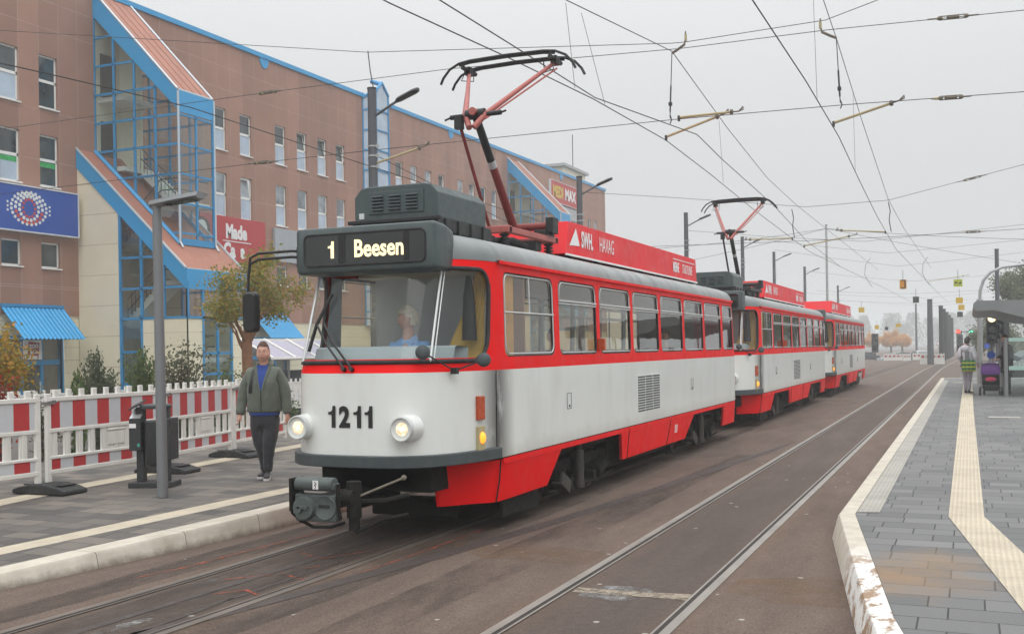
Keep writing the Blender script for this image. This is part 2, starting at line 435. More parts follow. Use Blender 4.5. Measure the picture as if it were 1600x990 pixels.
# ------------------------------------------------------------------ ground, road, platforms
def line_mask(n, pos, axis, c0, w, soft=0.02):
    """1 where |axis - c0| < w"""
    d = mth(n, 'ABSOLUTE', mth(n, 'SUBTRACT', pos.outputs[axis], c0))
    m = N(n, 'ShaderNodeMapRange'); m.inputs['From Min'].default_value = w; m.inputs['From Max'].default_value = w + soft; m.inputs['To Min'].default_value = 1; m.inputs['To Max'].default_value = 0
    n.links.new(d, m.inputs['Value']); return m.outputs[0]
def asphalt(name, c0, c1, rails=()):
    m, n, b = newmat(name); vec = coords(n, True)
    big = noise(n, vec, 0.35, 5, 0.6); fine = noise(n, vec, 55, 3, 0.75); mid = noise(n, vec, 2.2, 6, 0.65, (1, .25, 1))
    c = ramp(n, mid, [(0.3, c0), (0.7, c1)])
    c = mixc(n, mth(n, 'MULTIPLY', big, 0.55), c, grey3(c0, 0.75))
    c = mixc(n, 0.70, c, ramp(n, fine, [(0.36, (0.15,) * 3), (0.64, (1.0,) * 3)]), 'MULTIPLY')
    c = mixc(n, 1.0, c, (1.45, 1.45, 1.45), 'MULTIPLY')
    sx = N(n, 'ShaderNodeSeparateXYZ'); n.links.new(vec, sx.inputs[0])
    nn = noise(n, vec, 1.1, 5, .6, (1, .15, 1))
    for x0 in rails:
        k = mth(n, 'MULTIPLY', line_mask(n, sx, 'X', x0, .03, .20), ramp(n, nn, [(.35, (.05,) * 3), (.7, (.75,) * 3)]))
        c = mixc(n, k, c, (0.17, 0.095, 0.05))
    # grease between the rails
    for x0 in ((0.0, 3.05) if rails else ()):
        k = mth(n, 'MULTIPLY', line_mask(n, sx, 'X', x0, .25, .5), ramp(n, noise(n, vec, .8, 5, .6, (2, .08, 1)), [(.42, (0,) * 3), (.65, (.45,) * 3)]))
        c = mixc(n, k, c, (0.05, 0.043, 0.04))
    for x0 in ((0.0, 3.05) if rails else ()):        # darker paving laid between the rails
        c = mixc(n, mth(n, 'MULTIPLY', line_mask(n, sx, 'X', x0, .44, .03), .45), c, (.062, .046, .038))
    # pale specks of spilt grit
    v = N(n, 'ShaderNodeTexVoronoi'); v.inputs['Scale'].default_value = 2.6; n.links.new(vec, v.inputs['Vector'])
    mott = noise(n, vec, 14, 4, .7); c = mixc(n, .5, c, ramp(n, mott, [(.3, (.62,) * 3), (.7, (1.25,) * 3)]), 'MULTIPLY')
    k = mth(n, 'MULTIPLY', ramp(n, v.outputs['Distance'], [(.0, (1,) * 3), (.05, (1,) * 3), (.07, (0,) * 3)]), ramp(n, big, [(.36, (0,) * 3), (.5, (.85,) * 3)]))
    c = mixc(n, k, c, (0.42, 0.40, 0.36))
    n.links.new(c, b.inputs['Base Color']); b.inputs['Roughness'].default_value = 0.85
    bump(n, b, fine, 0.8, 0.012); return m
M['road'] = asphalt('road_asphalt', (0.094, 0.064, 0.049), (0.182, 0.130, 0.102), (-.5, .5, 2.53, 3.57))
M['asphalt'] = asphalt('plain_asphalt', (0.115, 0.105, 0.098), (0.16, 0.15, 0.14))
M['seal'] = paint('sealed_seam', (0.055, 0.042, 0.037), 0.7, var=0.3, scale=3, world=True, bmp=0.2)
def paving(name, cols, mortar, bw, rh, rust=None, dark=0.5):
    m, n, b = newmat(name); vec = coords(n, True)
    br = N(n, 'ShaderNodeTexBrick'); br.inputs['Scale'].default_value = 1.0
    br.inputs['Brick Width'].default_value = bw; br.inputs['Row Height'].default_value = rh; br.inputs['Mortar Size'].default_value = 0.006; br.inputs['Mortar Smooth'].default_value = 0.1
    br.inputs['Color1'].default_value = (*cols[0], 1); br.inputs['Color2'].default_value = (*cols[1], 1); br.inputs['Mortar'].default_value = (*mortar, 1); br.inputs['Bias'].default_value = 0.0
    br.offset = 0.37; br.squash = 0.75; br.squash_frequency = 3
    n.links.new(vec, br.inputs['Vector'])
    f = noise(n, vec, 1.3, 6, .65)
    c = mixc(n, dark, br.outputs['Color'], ramp(n, f, [(.3, (.62,) * 3), (.7, (1.15,) * 3)]), 'MULTIPLY')
    c = mixc(n, .35, c, ramp(n, noise(n, vec, 120, 2), [(.3, (.6,) * 3), (.7, (1.2,) * 3)]), 'MULTIPLY')
    if rust:
        for (rx, ry, rr, col) in rust:
            d = N(n, 'ShaderNodeVectorMath'); d.operation = 'DISTANCE'; n.links.new(vec, d.inputs[0]); d.inputs[1].default_value = (rx, ry, .2)
            k = N(n, 'ShaderNodeMapRange'); k.inputs['From Min'].default_value = rr; k.inputs['From Max'].default_value = 0; n.links.new(mth(n, 'ADD', d.outputs['Value'], mth(n, 'MULTIPLY_ADD', noise(n, vec, 4, 5), 1.2 * rr, -.6 * rr)), k.inputs['Value'])
            k.clamp = True
            c = mixc(n, mth(n, 'MULTIPLY', k.outputs[0], .75), c, col)
    n.links.new(c, b.inputs['Base Color'])
    n.links.new(ramp(n, f, [(.3, (.55,) * 3), (.7, (.85,) * 3)]), b.inputs['Roughness'])
    bump(n, b, br.outputs['Fac'], -0.6, 0.008); return m
M['paveR'] = paving('platform_paving', ((0.188, 0.187, 0.186), (0.118, 0.119, 0.120)), (0.03, 0.03, 0.03), 0.44, 0.295, [(4.95, 7.9, .75, (0.26, 0.16, 0.08)), (5.15, 8.6, .5, (0.24, 0.16, 0.09))])
M['paveL'] = paving('worn_platform_paving', ((0.190, 0.165, 0.14), (0.075, 0.07, 0.066)), (0.022, 0.02, 0.018), 0.42, 0.26, None, 0.9)
def kerbmat():
    m, n, b = newmat('kerb_concrete'); vec = coords(n, True)
    c = ramp(n, noise(n, vec, 3, 6, .65), [(.3, (.42, .375, .305)), (.7, (.60, .555, .475))])
    sx = N(n, 'ShaderNodeSeparateXYZ'); n.links.new(vec, sx.inputs[0])
    fr = mth(n, 'FRACT', mth(n, 'MULTIPLY', sx.outputs['Y'], 1.0))
    j = mth(n, 'LESS_THAN', fr, 0.008); c = mixc(n, mth(n, 'MULTIPLY', j, .8), c, (.08, .07, .06))
    g = N(n, 'ShaderNodeMapRange'); g.inputs['From Min'].default_value = .07; g.inputs['From Max'].default_value = 0.0
    n.links.new(mth(n, 'ADD', sx.outputs['Z'], mth(n, 'MULTIPLY_ADD', noise(n, vec, 6, 6, .7), .12, -.06)), g.inputs['Value'])
    c = mixc(n, mth(n, 'MULTIPLY', g.outputs[0], .75), c, (.14, .105, .08))
    n.links.new(c, b.inputs['Base Color']); b.inputs['Roughness'].default_value = .8
    bump(n, b, noise(n, vec, 30, 5), .3, .01); return m
M['kerb'] = kerbmat()
def kerbworn():
    m, n, b = newmat('worn_painted_kerb'); vec = coords(n, True)
    k = ramp(n, noise(n, vec, 4.5, 8, .68, (1.6, .8, 1)), [(.50, (0,) * 3), (.56, (1,) * 3)])
    sx = N(n, 'ShaderNodeSeparateXYZ'); n.links.new(vec, sx.inputs[0])
    near = N(n, 'ShaderNodeMapRange'); near.inputs['From Min'].default_value = 9.2; near.inputs['From Max'].default_value = 8.2; n.links.new(sx.outputs['Y'], near.inputs['Value'])
    c = mixc(n, mth(n, 'MULTIPLY', k, near.outputs[0]), mixc(n, near.outputs[0], ramp(n, noise(n, vec, 5, 5), [(.3, (.44, .40, .33)), (.7, (.58, .535, .45))]), (.70, .69, .66)), (.30, .20, .125))
    n.links.new(c, b.inputs['Base Color']); b.inputs['Roughness'].default_value = .75; bump(n, b, k, .3, .01); return m
M['kerbworn'] = kerbworn()
def tactile(name, c0, ribs):
    m, n, b = newmat(name); vec = coords(n, True)
    sx = N(n, 'ShaderNodeSeparateXYZ'); n.links.new(vec, sx.inputs[0])
    c = ramp(n, noise(n, vec, 2.5, 6, .6), [(.3, grey3(c0, .82)), (.7, grey3(c0, 1.1))])
    c = mixc(n, .3, c, ramp(n, noise(n, vec, 70, 3), [(.35, (.55,) * 3), (.65, (1.1,) * 3)]), 'MULTIPLY')
    w = mth(n, 'SINE', mth(n, 'MULTIPLY', sx.outputs['X'], 2 * PI / .042))
    jy = mth(n, 'LESS_THAN', mth(n, 'FRACT', mth(n, 'MULTIPLY', sx.outputs['Y'], 3.333)), .025)
    c = mixc(n, mth(n, 'MULTIPLY', jy, .45), c, (.2, .16, .1))
    c = mixc(n, mth(n, 'MULTIPLY', mth(n, 'LESS_THAN', w, -.5), .25), c, grey3(c0, .5))
    n.links.new(c, b.inputs['Base Color']); b.inputs['Roughness'].default_value = .8
    bump(n, b, w, ribs, .008); return m
M['tactile'] = tactile('ribbed_paving', (0.58, 0.51, 0.39), .6)
M['palestrip'] = tactile('pale_edge_slab', (0.37, 0.355, 0.315), .15)
M['rustyrail'] = paint('dull_rail', (0.15, 0.125, 0.105), 0.55, 0.2, var=0.3, scale=2, dirt=0.5, dirtcol=(.09, .065, .05), streak=(1, .2, 1))
M['railsteel'] = paint('rail_steel', (0.27, 0.25, 0.225), 0.45, 0.2, var=0.25, scale=2, dirt=0.45, dirtcol=(.2, .16, .12), streak=(1, .2, 1))
M['groove'] = paint('rail_groove', (0.03, 0.024, 0.02), 0.9, var=0.3)
def worn(name, col, lo, hi, sc, stretch=None, amt=1.0):
    """paint or mortar worn away in patches, the road showing through"""
    m, n, b = newmat(name); vec = coords(n, True); f = noise(n, vec, sc, 8, .75, stretch)
    n.links.new(ramp(n, noise(n, vec, 30, 4), [(.3, grey3(col, .6)), (.7, grey3(col, 1.2))]), b.inputs['Base Color']); b.inputs['Roughness'].default_value = .85
    t = N(n, 'ShaderNodeBsdfTransparent'); ms = N(n, 'ShaderNodeMixShader'); n.links.new(ramp(n, f, [(lo, (0,) * 3), (hi, (amt,) * 3)]), ms.inputs[0]); n.links.new(t.outputs[0], ms.inputs[1]); n.links.new(b.outputs[0], ms.inputs[2]); n.links.new(ms.outputs[0], n.nodes['Material Output'].inputs['Surface']); return m
M['spray'] = worn('worn_orange_spray', (.42, .085, .04), .42, .66, 7)
M['concretepatch'] = worn('worn_concrete_patch', (.30, .25, .19), .36, .52, 6)
M['mortar'] = worn('grey_mortar_smear', (.24, .235, .23), .42, .60, 5)
M['oil'] = worn('dark_oil_stain', (.03, .024, .02), .38, .82, 1.3, (1, .3, 1), .75)

# terrain: the town behind the left platform lies half a metre lower
def grid_sheet(xs, ys, zf):
    b = MB(); n = len(ys)
    b.add([V(x, y, zf(x, y)) for x in xs for y in ys], [(i * n + j, (i + 1) * n + j, (i + 1) * n + j + 1, i * n + j + 1) for i in range(len(xs) - 1) for j in range(n - 1)]); return b
def terr(x, y):
    t = min(1, max(0, (-8 - x) / 6)); return -.02 - .55 * t * (1 if y < 150 else max(0, 1 - (y - 150) / 60))
struct(obj('ground', grid_sheet([-900, -300, -120, -60, -30, -20, -14, -12, -10, -8, -4, 20, 120, 900], [-60, -10, 0, 20, 60, 110, 150, 210, 300, 600, 1600], terr), M['asphalt']))
rd = MB(); rd.add([V(-2.6, -12, 0), V(4.9, -12, 0), V(4.9, 75, 0), V(30, 85, 0), V(30, 118, 0), V(9, 122, 0), V(9, 420, 0), V(-12, 420, 0), V(-12, 122, 0), V(-40, 118, 0), V(-40, 85, 0), V(-6.0, 75, 0), V(-2.6, 70, 0)], (tuple(range(13)),))
ROAD = struct(obj('road', rd, M['road']))
# seams and patches on the road (thin sheets)
from itertools import product
def strip(pts, w, z, mat, name, wf=None):
    b = MB(); L = []; 
    for i, (x, y) in enumerate(pts):
        a = pts[max(0, i - 1)]; c = pts[min(len(pts) - 1, i + 1)]; dx, dy = c[0] - a[0], c[1] - a[1]; l = math.hypot(dx, dy)
        ww = (wf[i] if wf else 1) * w / 2; L.append((V(x - dy / l * ww, y + dx / l * ww, z), V(x + dy / l * ww, y - dx / l * ww, z)))
    b.loft([[p[0] for p in L], [p[1] for p in L]], closed=False); return obj(name, b, mat, ROAD)
strip([(.30, 5.2), (.62, 6.6), (1.02, 8.6), (1.33, 10.6), (1.62, 13.2), (1.9, 16.0), (2.18, 18.8), (2.3, 20.2)], .17, .004, M['seal'], 'road_seam', [1, .9, 1.1, 1, .9, 1, .8, .3])
strip([(-.2, 3.0), (-.12, 5.0), (-.05, 6.5), (.0, 8), (.05, 10)], .10, .004, M['seal'], 'road_seam', [.6, 1, .7, 1, .5])
strip([(.25, 3.0), (.30, 5.0), (.28, 6.6), (.3, 8.0)], .05, .004, M['seal'], 'road_seam', [.6, 1, .7, .4])
strip([(2.62, 7.62), (2.8, 7.63), (3.0, 7.62), (3.2, 7.65), (3.50, 7.66)], .17, .004, M['concretepatch'], 'road_patch', [1, .8, 1.1, .9, 1.2])
for pts in ([(-.98, 6.75), (-.86, 7.3), (-.83, 7.9), (-.72, 9.4)], [(-.22, 7.0), (.1, 7.35), (.46, 7.2)], [(-.3, 8.2), (.05, 8.0), (.3, 8.5)], [(.05, 6.55), (.2, 6.75), (.42, 6.62)], [(.72, 7.6), (.78, 8.8), (.80, 10.2)], [(.15, 7.6), (.24, 7.72)]):
    strip(pts, .045, .005, M['spray'], 'spray_mark', [.5] + [1] * (len(pts) - 2) + [.6])
for (x, y, a, l, w) in ((.08, 5.55, .1, .5, .12), (-.3, 6.9, .1, .4, .08), (.28, 6.35, .1, .3, .08)):
    strip([(x - .02, y - l / 2), (x, y), (x + .02, y + l / 2)], w, .004, M['mortar'], 'road_patch', [.5, 1, .6])
strip([(2.7, 7.62), (3.0, 7.62), (3.2, 7.64)], .5, .0035, M['mortar'], 'road_patch', [.7, 1.0, .6])
M['rust'] = worn('rust_wash', (.25, .135, .055), .38, .85, 1.9, (.6, 1.4, 1), .6)
strip([(3.7, 8.2), (4.1, 8.15), (4.6, 8.2)], .9, .003, M['rust'], 'rust_stain', [.5, 1, 1.1]); strip([(.9, 9.2), (1.5, 8.9), (2.4, 8.8)], .8, .003, M['rust'], 'rust_stain', [.4, 1, .7])
for pts, w in (([(-.05, -1), (-.02, 4), (.0, 9), (.1, 22)], .75), ([(.62, 3), (.75, 7), (.85, 12), (.9, 24)], .55), ([(-.95, 5), (-.9, 8), (-.85, 20)], .5), ([(1.6, 4), (1.7, 9), (1.9, 18)], .6)):
    strip(pts, w, .0025, M['oil'], 'oil_stain', [.6] + [1] * (len(pts) - 2) + [.4])

# tracks: grooved rails set flush in the road
def track(xl, xr, label, ys, bend, steel):
    t = thing('tram_track', label, 'tram track', ((xl + xr) / 2, 10, 0), 0, 'tram tracks in the road')
    for x0, sg in ((xl, 1), (xr, -1)):
        b = MB()
        def ln(dx0, dx1, z, mi):
            b.mi = mi; b.loft([[V(x0 + bend(y) + sg * dx0, y, z) for y in ys], [V(x0 + bend(y) + sg * dx1, y, z) for y in ys]], closed=False)
        ln(-.055, .012, .009, 0); ln(.012, .048, .006, 1); ln(.048, .066, .008, 0)
        b.mi = 0; b.loft([[V(x0 + bend(y) - sg * .055, y, z) for y in ys] for z in (.009, -.01)], closed=False)
        obj('rail', b, [steel, M['groove']], t, world=True)
    return t
YS = [-12, -6, -3, 0, 2, 4, 5, 6, 7, 8, 9, 11, 14] + list(range(20, 80, 5)) + [80, 90, 100, 110, 120, 140, 160, 200, 260]
track(-.5, .5, 'grooved tram rails running under the red and white train', YS, lambda y: (-.02 * (7 - y) ** 1.6 if y < 7 else 0) + (.004 * (y - 75) ** 1.35 if y > 75 else 0), M['rustyrail'])
track(2.53, 3.57, 'empty pair of grooved tram rails beside the right platform', YS, lambda y: .004 * (y - 75) ** 1.35 if y > 75 else 0, M['railsteel'])

# left platform with flaring kerb
LK = [(-2.35, -2, .06), (-2.05, 3, .08), (-1.70, 6.1, .125), (-1.52, 7.6, .155), (-1.40, 8.7, .18), (-1.30, 10.0, .20), (-1.27, 12, .2), (-1.27, 66, .2)]
def lkx(y):
    for (x0, y0, z0), (x1, y1, z1) in zip(LK, LK[1:]):
        if y <= y1: t = (y - y0) / (y1 - y0); return x0 + (x1 - x0) * t, z0 + (z1 - z0) * t
    return LK[-1][0], LK[-1][2]
LY = [-2, 1, 3, 4.5, 6.1, 7, 7.6, 8.2, 8.7, 9.3, 10, 11, 12, 14, 18, 25, 40, 66]
def lpt(y, off, dz=0.0): x, z = lkx(y); return V(x - off, y, z + dz)
k = MB(); k.loft([[lpt(y, o) + V(0, 0, z) if z != 'g' else V(lkx(y)[0] + .03, y, -.02) for y in LY] for o, z in ((0, 'g'), (.0, -.025), (.02, 0), (.26, 0.0), (.265, -.03))], closed=False)
kl = struct(obj('kerb', k, M['kerb'], smooth=30))
p = MB(); p.loft([[lpt(y, .268, -.002) for y in LY], [lpt(y, .72, 0) for y in LY]], closed=False)
p.loft([[lpt(y, 1.02, 0) for y in LY], [V(-8.0, y, lkx(y)[1]) for y in LY], [V(-8.5, y, -.1) for y in LY]], closed=False)
pl_ = struct(obj('pavement', p, M['paveL']))
p = MB(); p.loft([[lpt(y, .72, 0) for y in LY], [lpt(y, 1.02, 0) for y in LY]], closed=False)
obj('tactile_strip', p, M['tactile'], pl_)
p = MB(); ys2 = [7, 9, 10, 11, 12, 13.3, 15, 18]
p.loft([[V(-4.78 - .10 * (y - 10) + o, y, lkx(y)[1] + .004) for y in ys2] for o in (-.36, 0)], closed=False)
obj('pale_strip', p, M['tactile'], pl_)

# right platform
RZ = .21
RK = [(5.55, 2.0), (5.10, 4.8), (4.72, 7.14), (4.19, 10.5), (4.16, 53.5)]     # foot of the kerb
RT0 = [(5.62, 2.0), (5.17, 4.8), (4.79, 7.0), (4.235, 10.62), (4.20, 53.5)]
RT1 = [(5.90, 2.0), (5.38, 4.8), (4.985, 6.7), (4.385, 10.70), (4.36, 53.5)]
def dn(l): 
    o = []
    for (a, b), (c, d) in zip(l, l[1:]):
        for i in range(6): o.append((a + (c - a) * i / 6, b + (d - b) * i / 6))
    return o + [l[-1]]
k = MB(); k.loft([[V(x, y, 0) for x, y in dn(RK)], [V(x, y, RZ - .012) for x, y in dn(RT0)], [V(x + .012, y, RZ) for x, y in dn(RT0)], [V(x, y, RZ) for x, y in dn(RT1)], [V(x, y, RZ - .03) for x, y in dn(RT1)]], closed=False)
k.add([V(4.16, 53.5, 0), V(4.20, 53.5, RZ), V(9.7, 53.5, RZ), V(9.7, 53.5, 0)], ((0, 1, 2, 3),))
struct(obj('kerb', k, M['kerbworn'], smooth=35))
p = MB()
L = dn(RT1); p.loft([[V(x + .004, y, RZ - .003) for x, y in L], [V(9.7, y, RZ - .003) for x, y in L], [V(9.75, y, -.05) for x, y in L]], closed=False)
pr_ = struct(obj('pavement', p, M['paveR']))
z4 = RZ + .003
TL = [(6.35, 4.2), (5.72, 7.0), (5.22, 10.77), (5.19, 28), (5.20, 47)]; TR_ = [(6.72, 4.2), (6.08, 7.0), (5.53, 10.87), (5.50, 28), (5.52, 47)]
p = MB(); p.loft([[V(x, y, z4) for x, y in TL], [V(x, y, z4) for x, y in TR_]], closed=False); p.bb(4.83, 5.15, 47, 47.4, z4 - .004, z4); p.bb(4.8, 5.85, 46.9, 47.3, z4 - .003, z4 + .001)
obj('tactile_strip', p, M['tactile'], pr_)
p = MB(); p.add([V(4.392, 10.79, z4), V(4.60, 10.85, z4), V(4.58, 50, z4), V(4.37, 50, z4)], ((0, 1, 2, 3),)); p.add([V(5.79, 25.1, z4), V(6.43, 25.1, z4), V(6.43, 25.6, z4), V(5.79, 25.6, z4)], ((0, 1, 2, 3),)); p.add([V(4.4, 52.4, z4), V(9, 52.4, z4), V(9, 53.2, z4), V(4.4, 53.2, z4)], ((0, 1, 2, 3),))
obj('pale_strip', p, M['palestrip'], pr_)
# ------------------------------------------------------------------ trams
# car frame: y = 0 at the bumper, +y towards the rear, x = 0 on the centre line, z = 0 at the rail head
PLAN = [(0, .06), (.2, .062), (.38, .075), (.52, .12), (.64, .20), (.76, .34), (.85, .52), (.91, .72), (.955, .94), (.985, 1.16), (1.0, 1.32)]
LEN = 13.80
def dense(pts, step):
    o = [pts[0]]
    for a, b in zip(pts, pts[1:]):
        d = math.hypot(b[0] - a[0], b[1] - a[1]); k = max(1, int(math.ceil(d / step)))
        o += [(a[0] + (b[0] - a[0]) * i / k, a[1] + (b[1] - a[1]) * i / k) for i in range(1, k + 1)]
    return o
def smooth_plan(p, it=3):
    for _ in range(it):
        p = [p[0]] + [((p[i - 1][0] + 2 * p[i][0] + p[i + 1][0]) / 4, (p[i - 1][1] + 2 * p[i][1] + p[i + 1][1]) / 4) for i in range(1, len(p) - 1)] + [p[-1]]
    return p
_front = smooth_plan(dense(PLAN, 0.05))
_rear = [(x, LEN - u * 0.8) for x, u in reversed(_front)]
HALF = _front + dense([_front[-1], _rear[0]], 0.25)[1:-1] + _rear
_acc = [0.0]
for a, b in zip(HALF, HALF[1:]): _acc.append(_acc[-1] + math.hypot(b[0] - a[0], b[1] - a[1]))
STOT = _acc[-1]
def plan_at(s):
    s = max(0.0, min(STOT, s))
    lo, hi = 0, len(_acc) - 1
    while hi - lo > 1:
        m = (lo + hi) // 2
        if _acc[m] <= s: lo = m
        else: hi = m
    t = (s - _acc[lo]) / max(1e-9, _acc[hi] - _acc[lo])
    return (HALF[lo][0] + (HALF[hi][0] - HALF[lo][0]) * t, HALF[lo][1] + (HALF[hi][1] - HALF[lo][1]) * t)
def s_of_u(u):           # arc length of the side point at station u
    lo, hi = _acc[len(_front) - 1], STOT - _acc[len(_front) - 1]
    for i in range(len(HALF) - 1):
        if HALF[i][1] <= u <= HALF[i + 1][1] and i >= 3 and i < len(HALF) - 4:
            t = (u - HALF[i][1]) / max(1e-9, HALF[i + 1][1] - HALF[i][1]); return _acc[i] + t * (_acc[i + 1] - _acc[i])
    return lo
def s_of_x(x):
    for i in range(len(_front) - 1):
        if _front[i][0] <= x <= _front[i + 1][0]:
            t = (x - _front[i][0]) / max(1e-9, _front[i + 1][0] - _front[i][0]); return _acc[i] + t * (_acc[i + 1] - _acc[i])
    return _acc[len(_front) - 1]
SB = [(0.3, .06), (0.75, .0), (1.65, .03), (1.72, .06), (2.62, .36), (2.75, .42), (3.1, .60)]
IN = [(0.3, .0), (0.75, .0), (1.65, .0), (2.75, .028), (3.1, .028)]
def lerp_tab(tab, z):
    if z <= tab[0][0]: return tab[0][1]
    for (a, va), (b, vb) in zip(tab, tab[1:]):
        if z <= b: return va + (vb - va) * (z - a) / (b - a)
    return tab[-1][1]
def SP(s, z, off=0.0):
    """point on the body skin; s > 0 right hand (+x) half, s < 0 left half; off = outwards"""
    sg = 1 if s >= 0 else -1
    x, u = plan_at(abs(s))
    x2, u2 = plan_at(abs(s) + 0.02); x1, u1 = plan_at(max(0, abs(s) - 0.02))
    tx, ty = x2 - x1, u2 - u1; l = math.hypot(tx, ty) or 1; nx, ny = ty / l, -tx / l
    if abs(s) < 0.01: nx, ny = 0, -1
    x += nx * off; u += ny * off
    b = lerp_tab(SB, z)
    fr = max(0.0, 1 - u / 1.5); re = max(0.0, 1 - (LEN - u) / 1.3)
    u += b * min(1, fr * 1.25); u -= b * 0.7 * min(1, re * 1.25)
    x *= 1 - lerp_tab(IN, z)
    return V(sg * x, u, z)
def srange(a, b, step=0.06):
    k = max(1, int(math.ceil(abs(b - a) / step))); return [a + (b - a) * i / k for i in range(k + 1)]
def breaks(a, b, extra, step):
    xs = sorted([a, b] + [e for e in extra if a < e < b]); o = [xs[0]]
    for p, q in zip(xs, xs[1:]): o += srange(p, q, step)[1:]
    return o
CORN = s_of_u(1.3)
def sstep(s): return s
ALLS = []
def grid_s():
    o = []; s = -STOT
    while s < STOT - 1e-6:
        o.append(s); a = abs(s)
        st = 0.05 if (a < CORN + .1 or a > STOT - CORN - .1) else 0.3
        s += st
    o.append(STOT); return o
def band(mb, z0, z1, ss, off=0.0, nz=1):
    zs = [z0 + (z1 - z0) * i / nz for i in range(nz + 1)]
    return mb.loft([[SP(s, z, off) for s in ss] for z in zs], closed=False)
def opening(s0, s1, z0, z1, r):
    """column samples of a rounded window: (s, zlo, zhi)"""
    ss = sorted(set([s0 + (s1 - s0) * i / 12 for i in range(13)] + [s0 + r * k for k in (0, .06, .2, .4, .7, 1)] + [s1 - r * k for k in (0, .06, .2, .4, .7, 1)]))
    o = []
    for s in ss:
        d = min(s - s0, s1 - s)
        c = r - math.sqrt(max(0, r * r - (r - d) ** 2)) if d < r else 0
        o.append((s, z0 + c, z1 - c))
    return o
def win_outline(cols, off):
    return [SP(s, zl, off) for s, zl, zh in cols] + [SP(s, zh, off) for s, zl, zh in reversed(cols)]
def ring_tube(mb, pts, r, n=5):
    q = [pts[0]]
    for p in pts[1:]:
        if (p - q[-1]).length > .014: q.append(p)
    if (q[-1] - q[0]).length < .014: q.pop()
    pts = q
    return mb.tube(pts + [pts[0], pts[1]], r, n, cap=False)
WZ0, WZ1 = 1.78, 2.645
SIDEW = [(1.40, 2.82)] + [(2.99 + 1.462 * k, 2.99 + 1.462 * k + 1.33) for k in range(6)] + [(11.80, 12.72)]

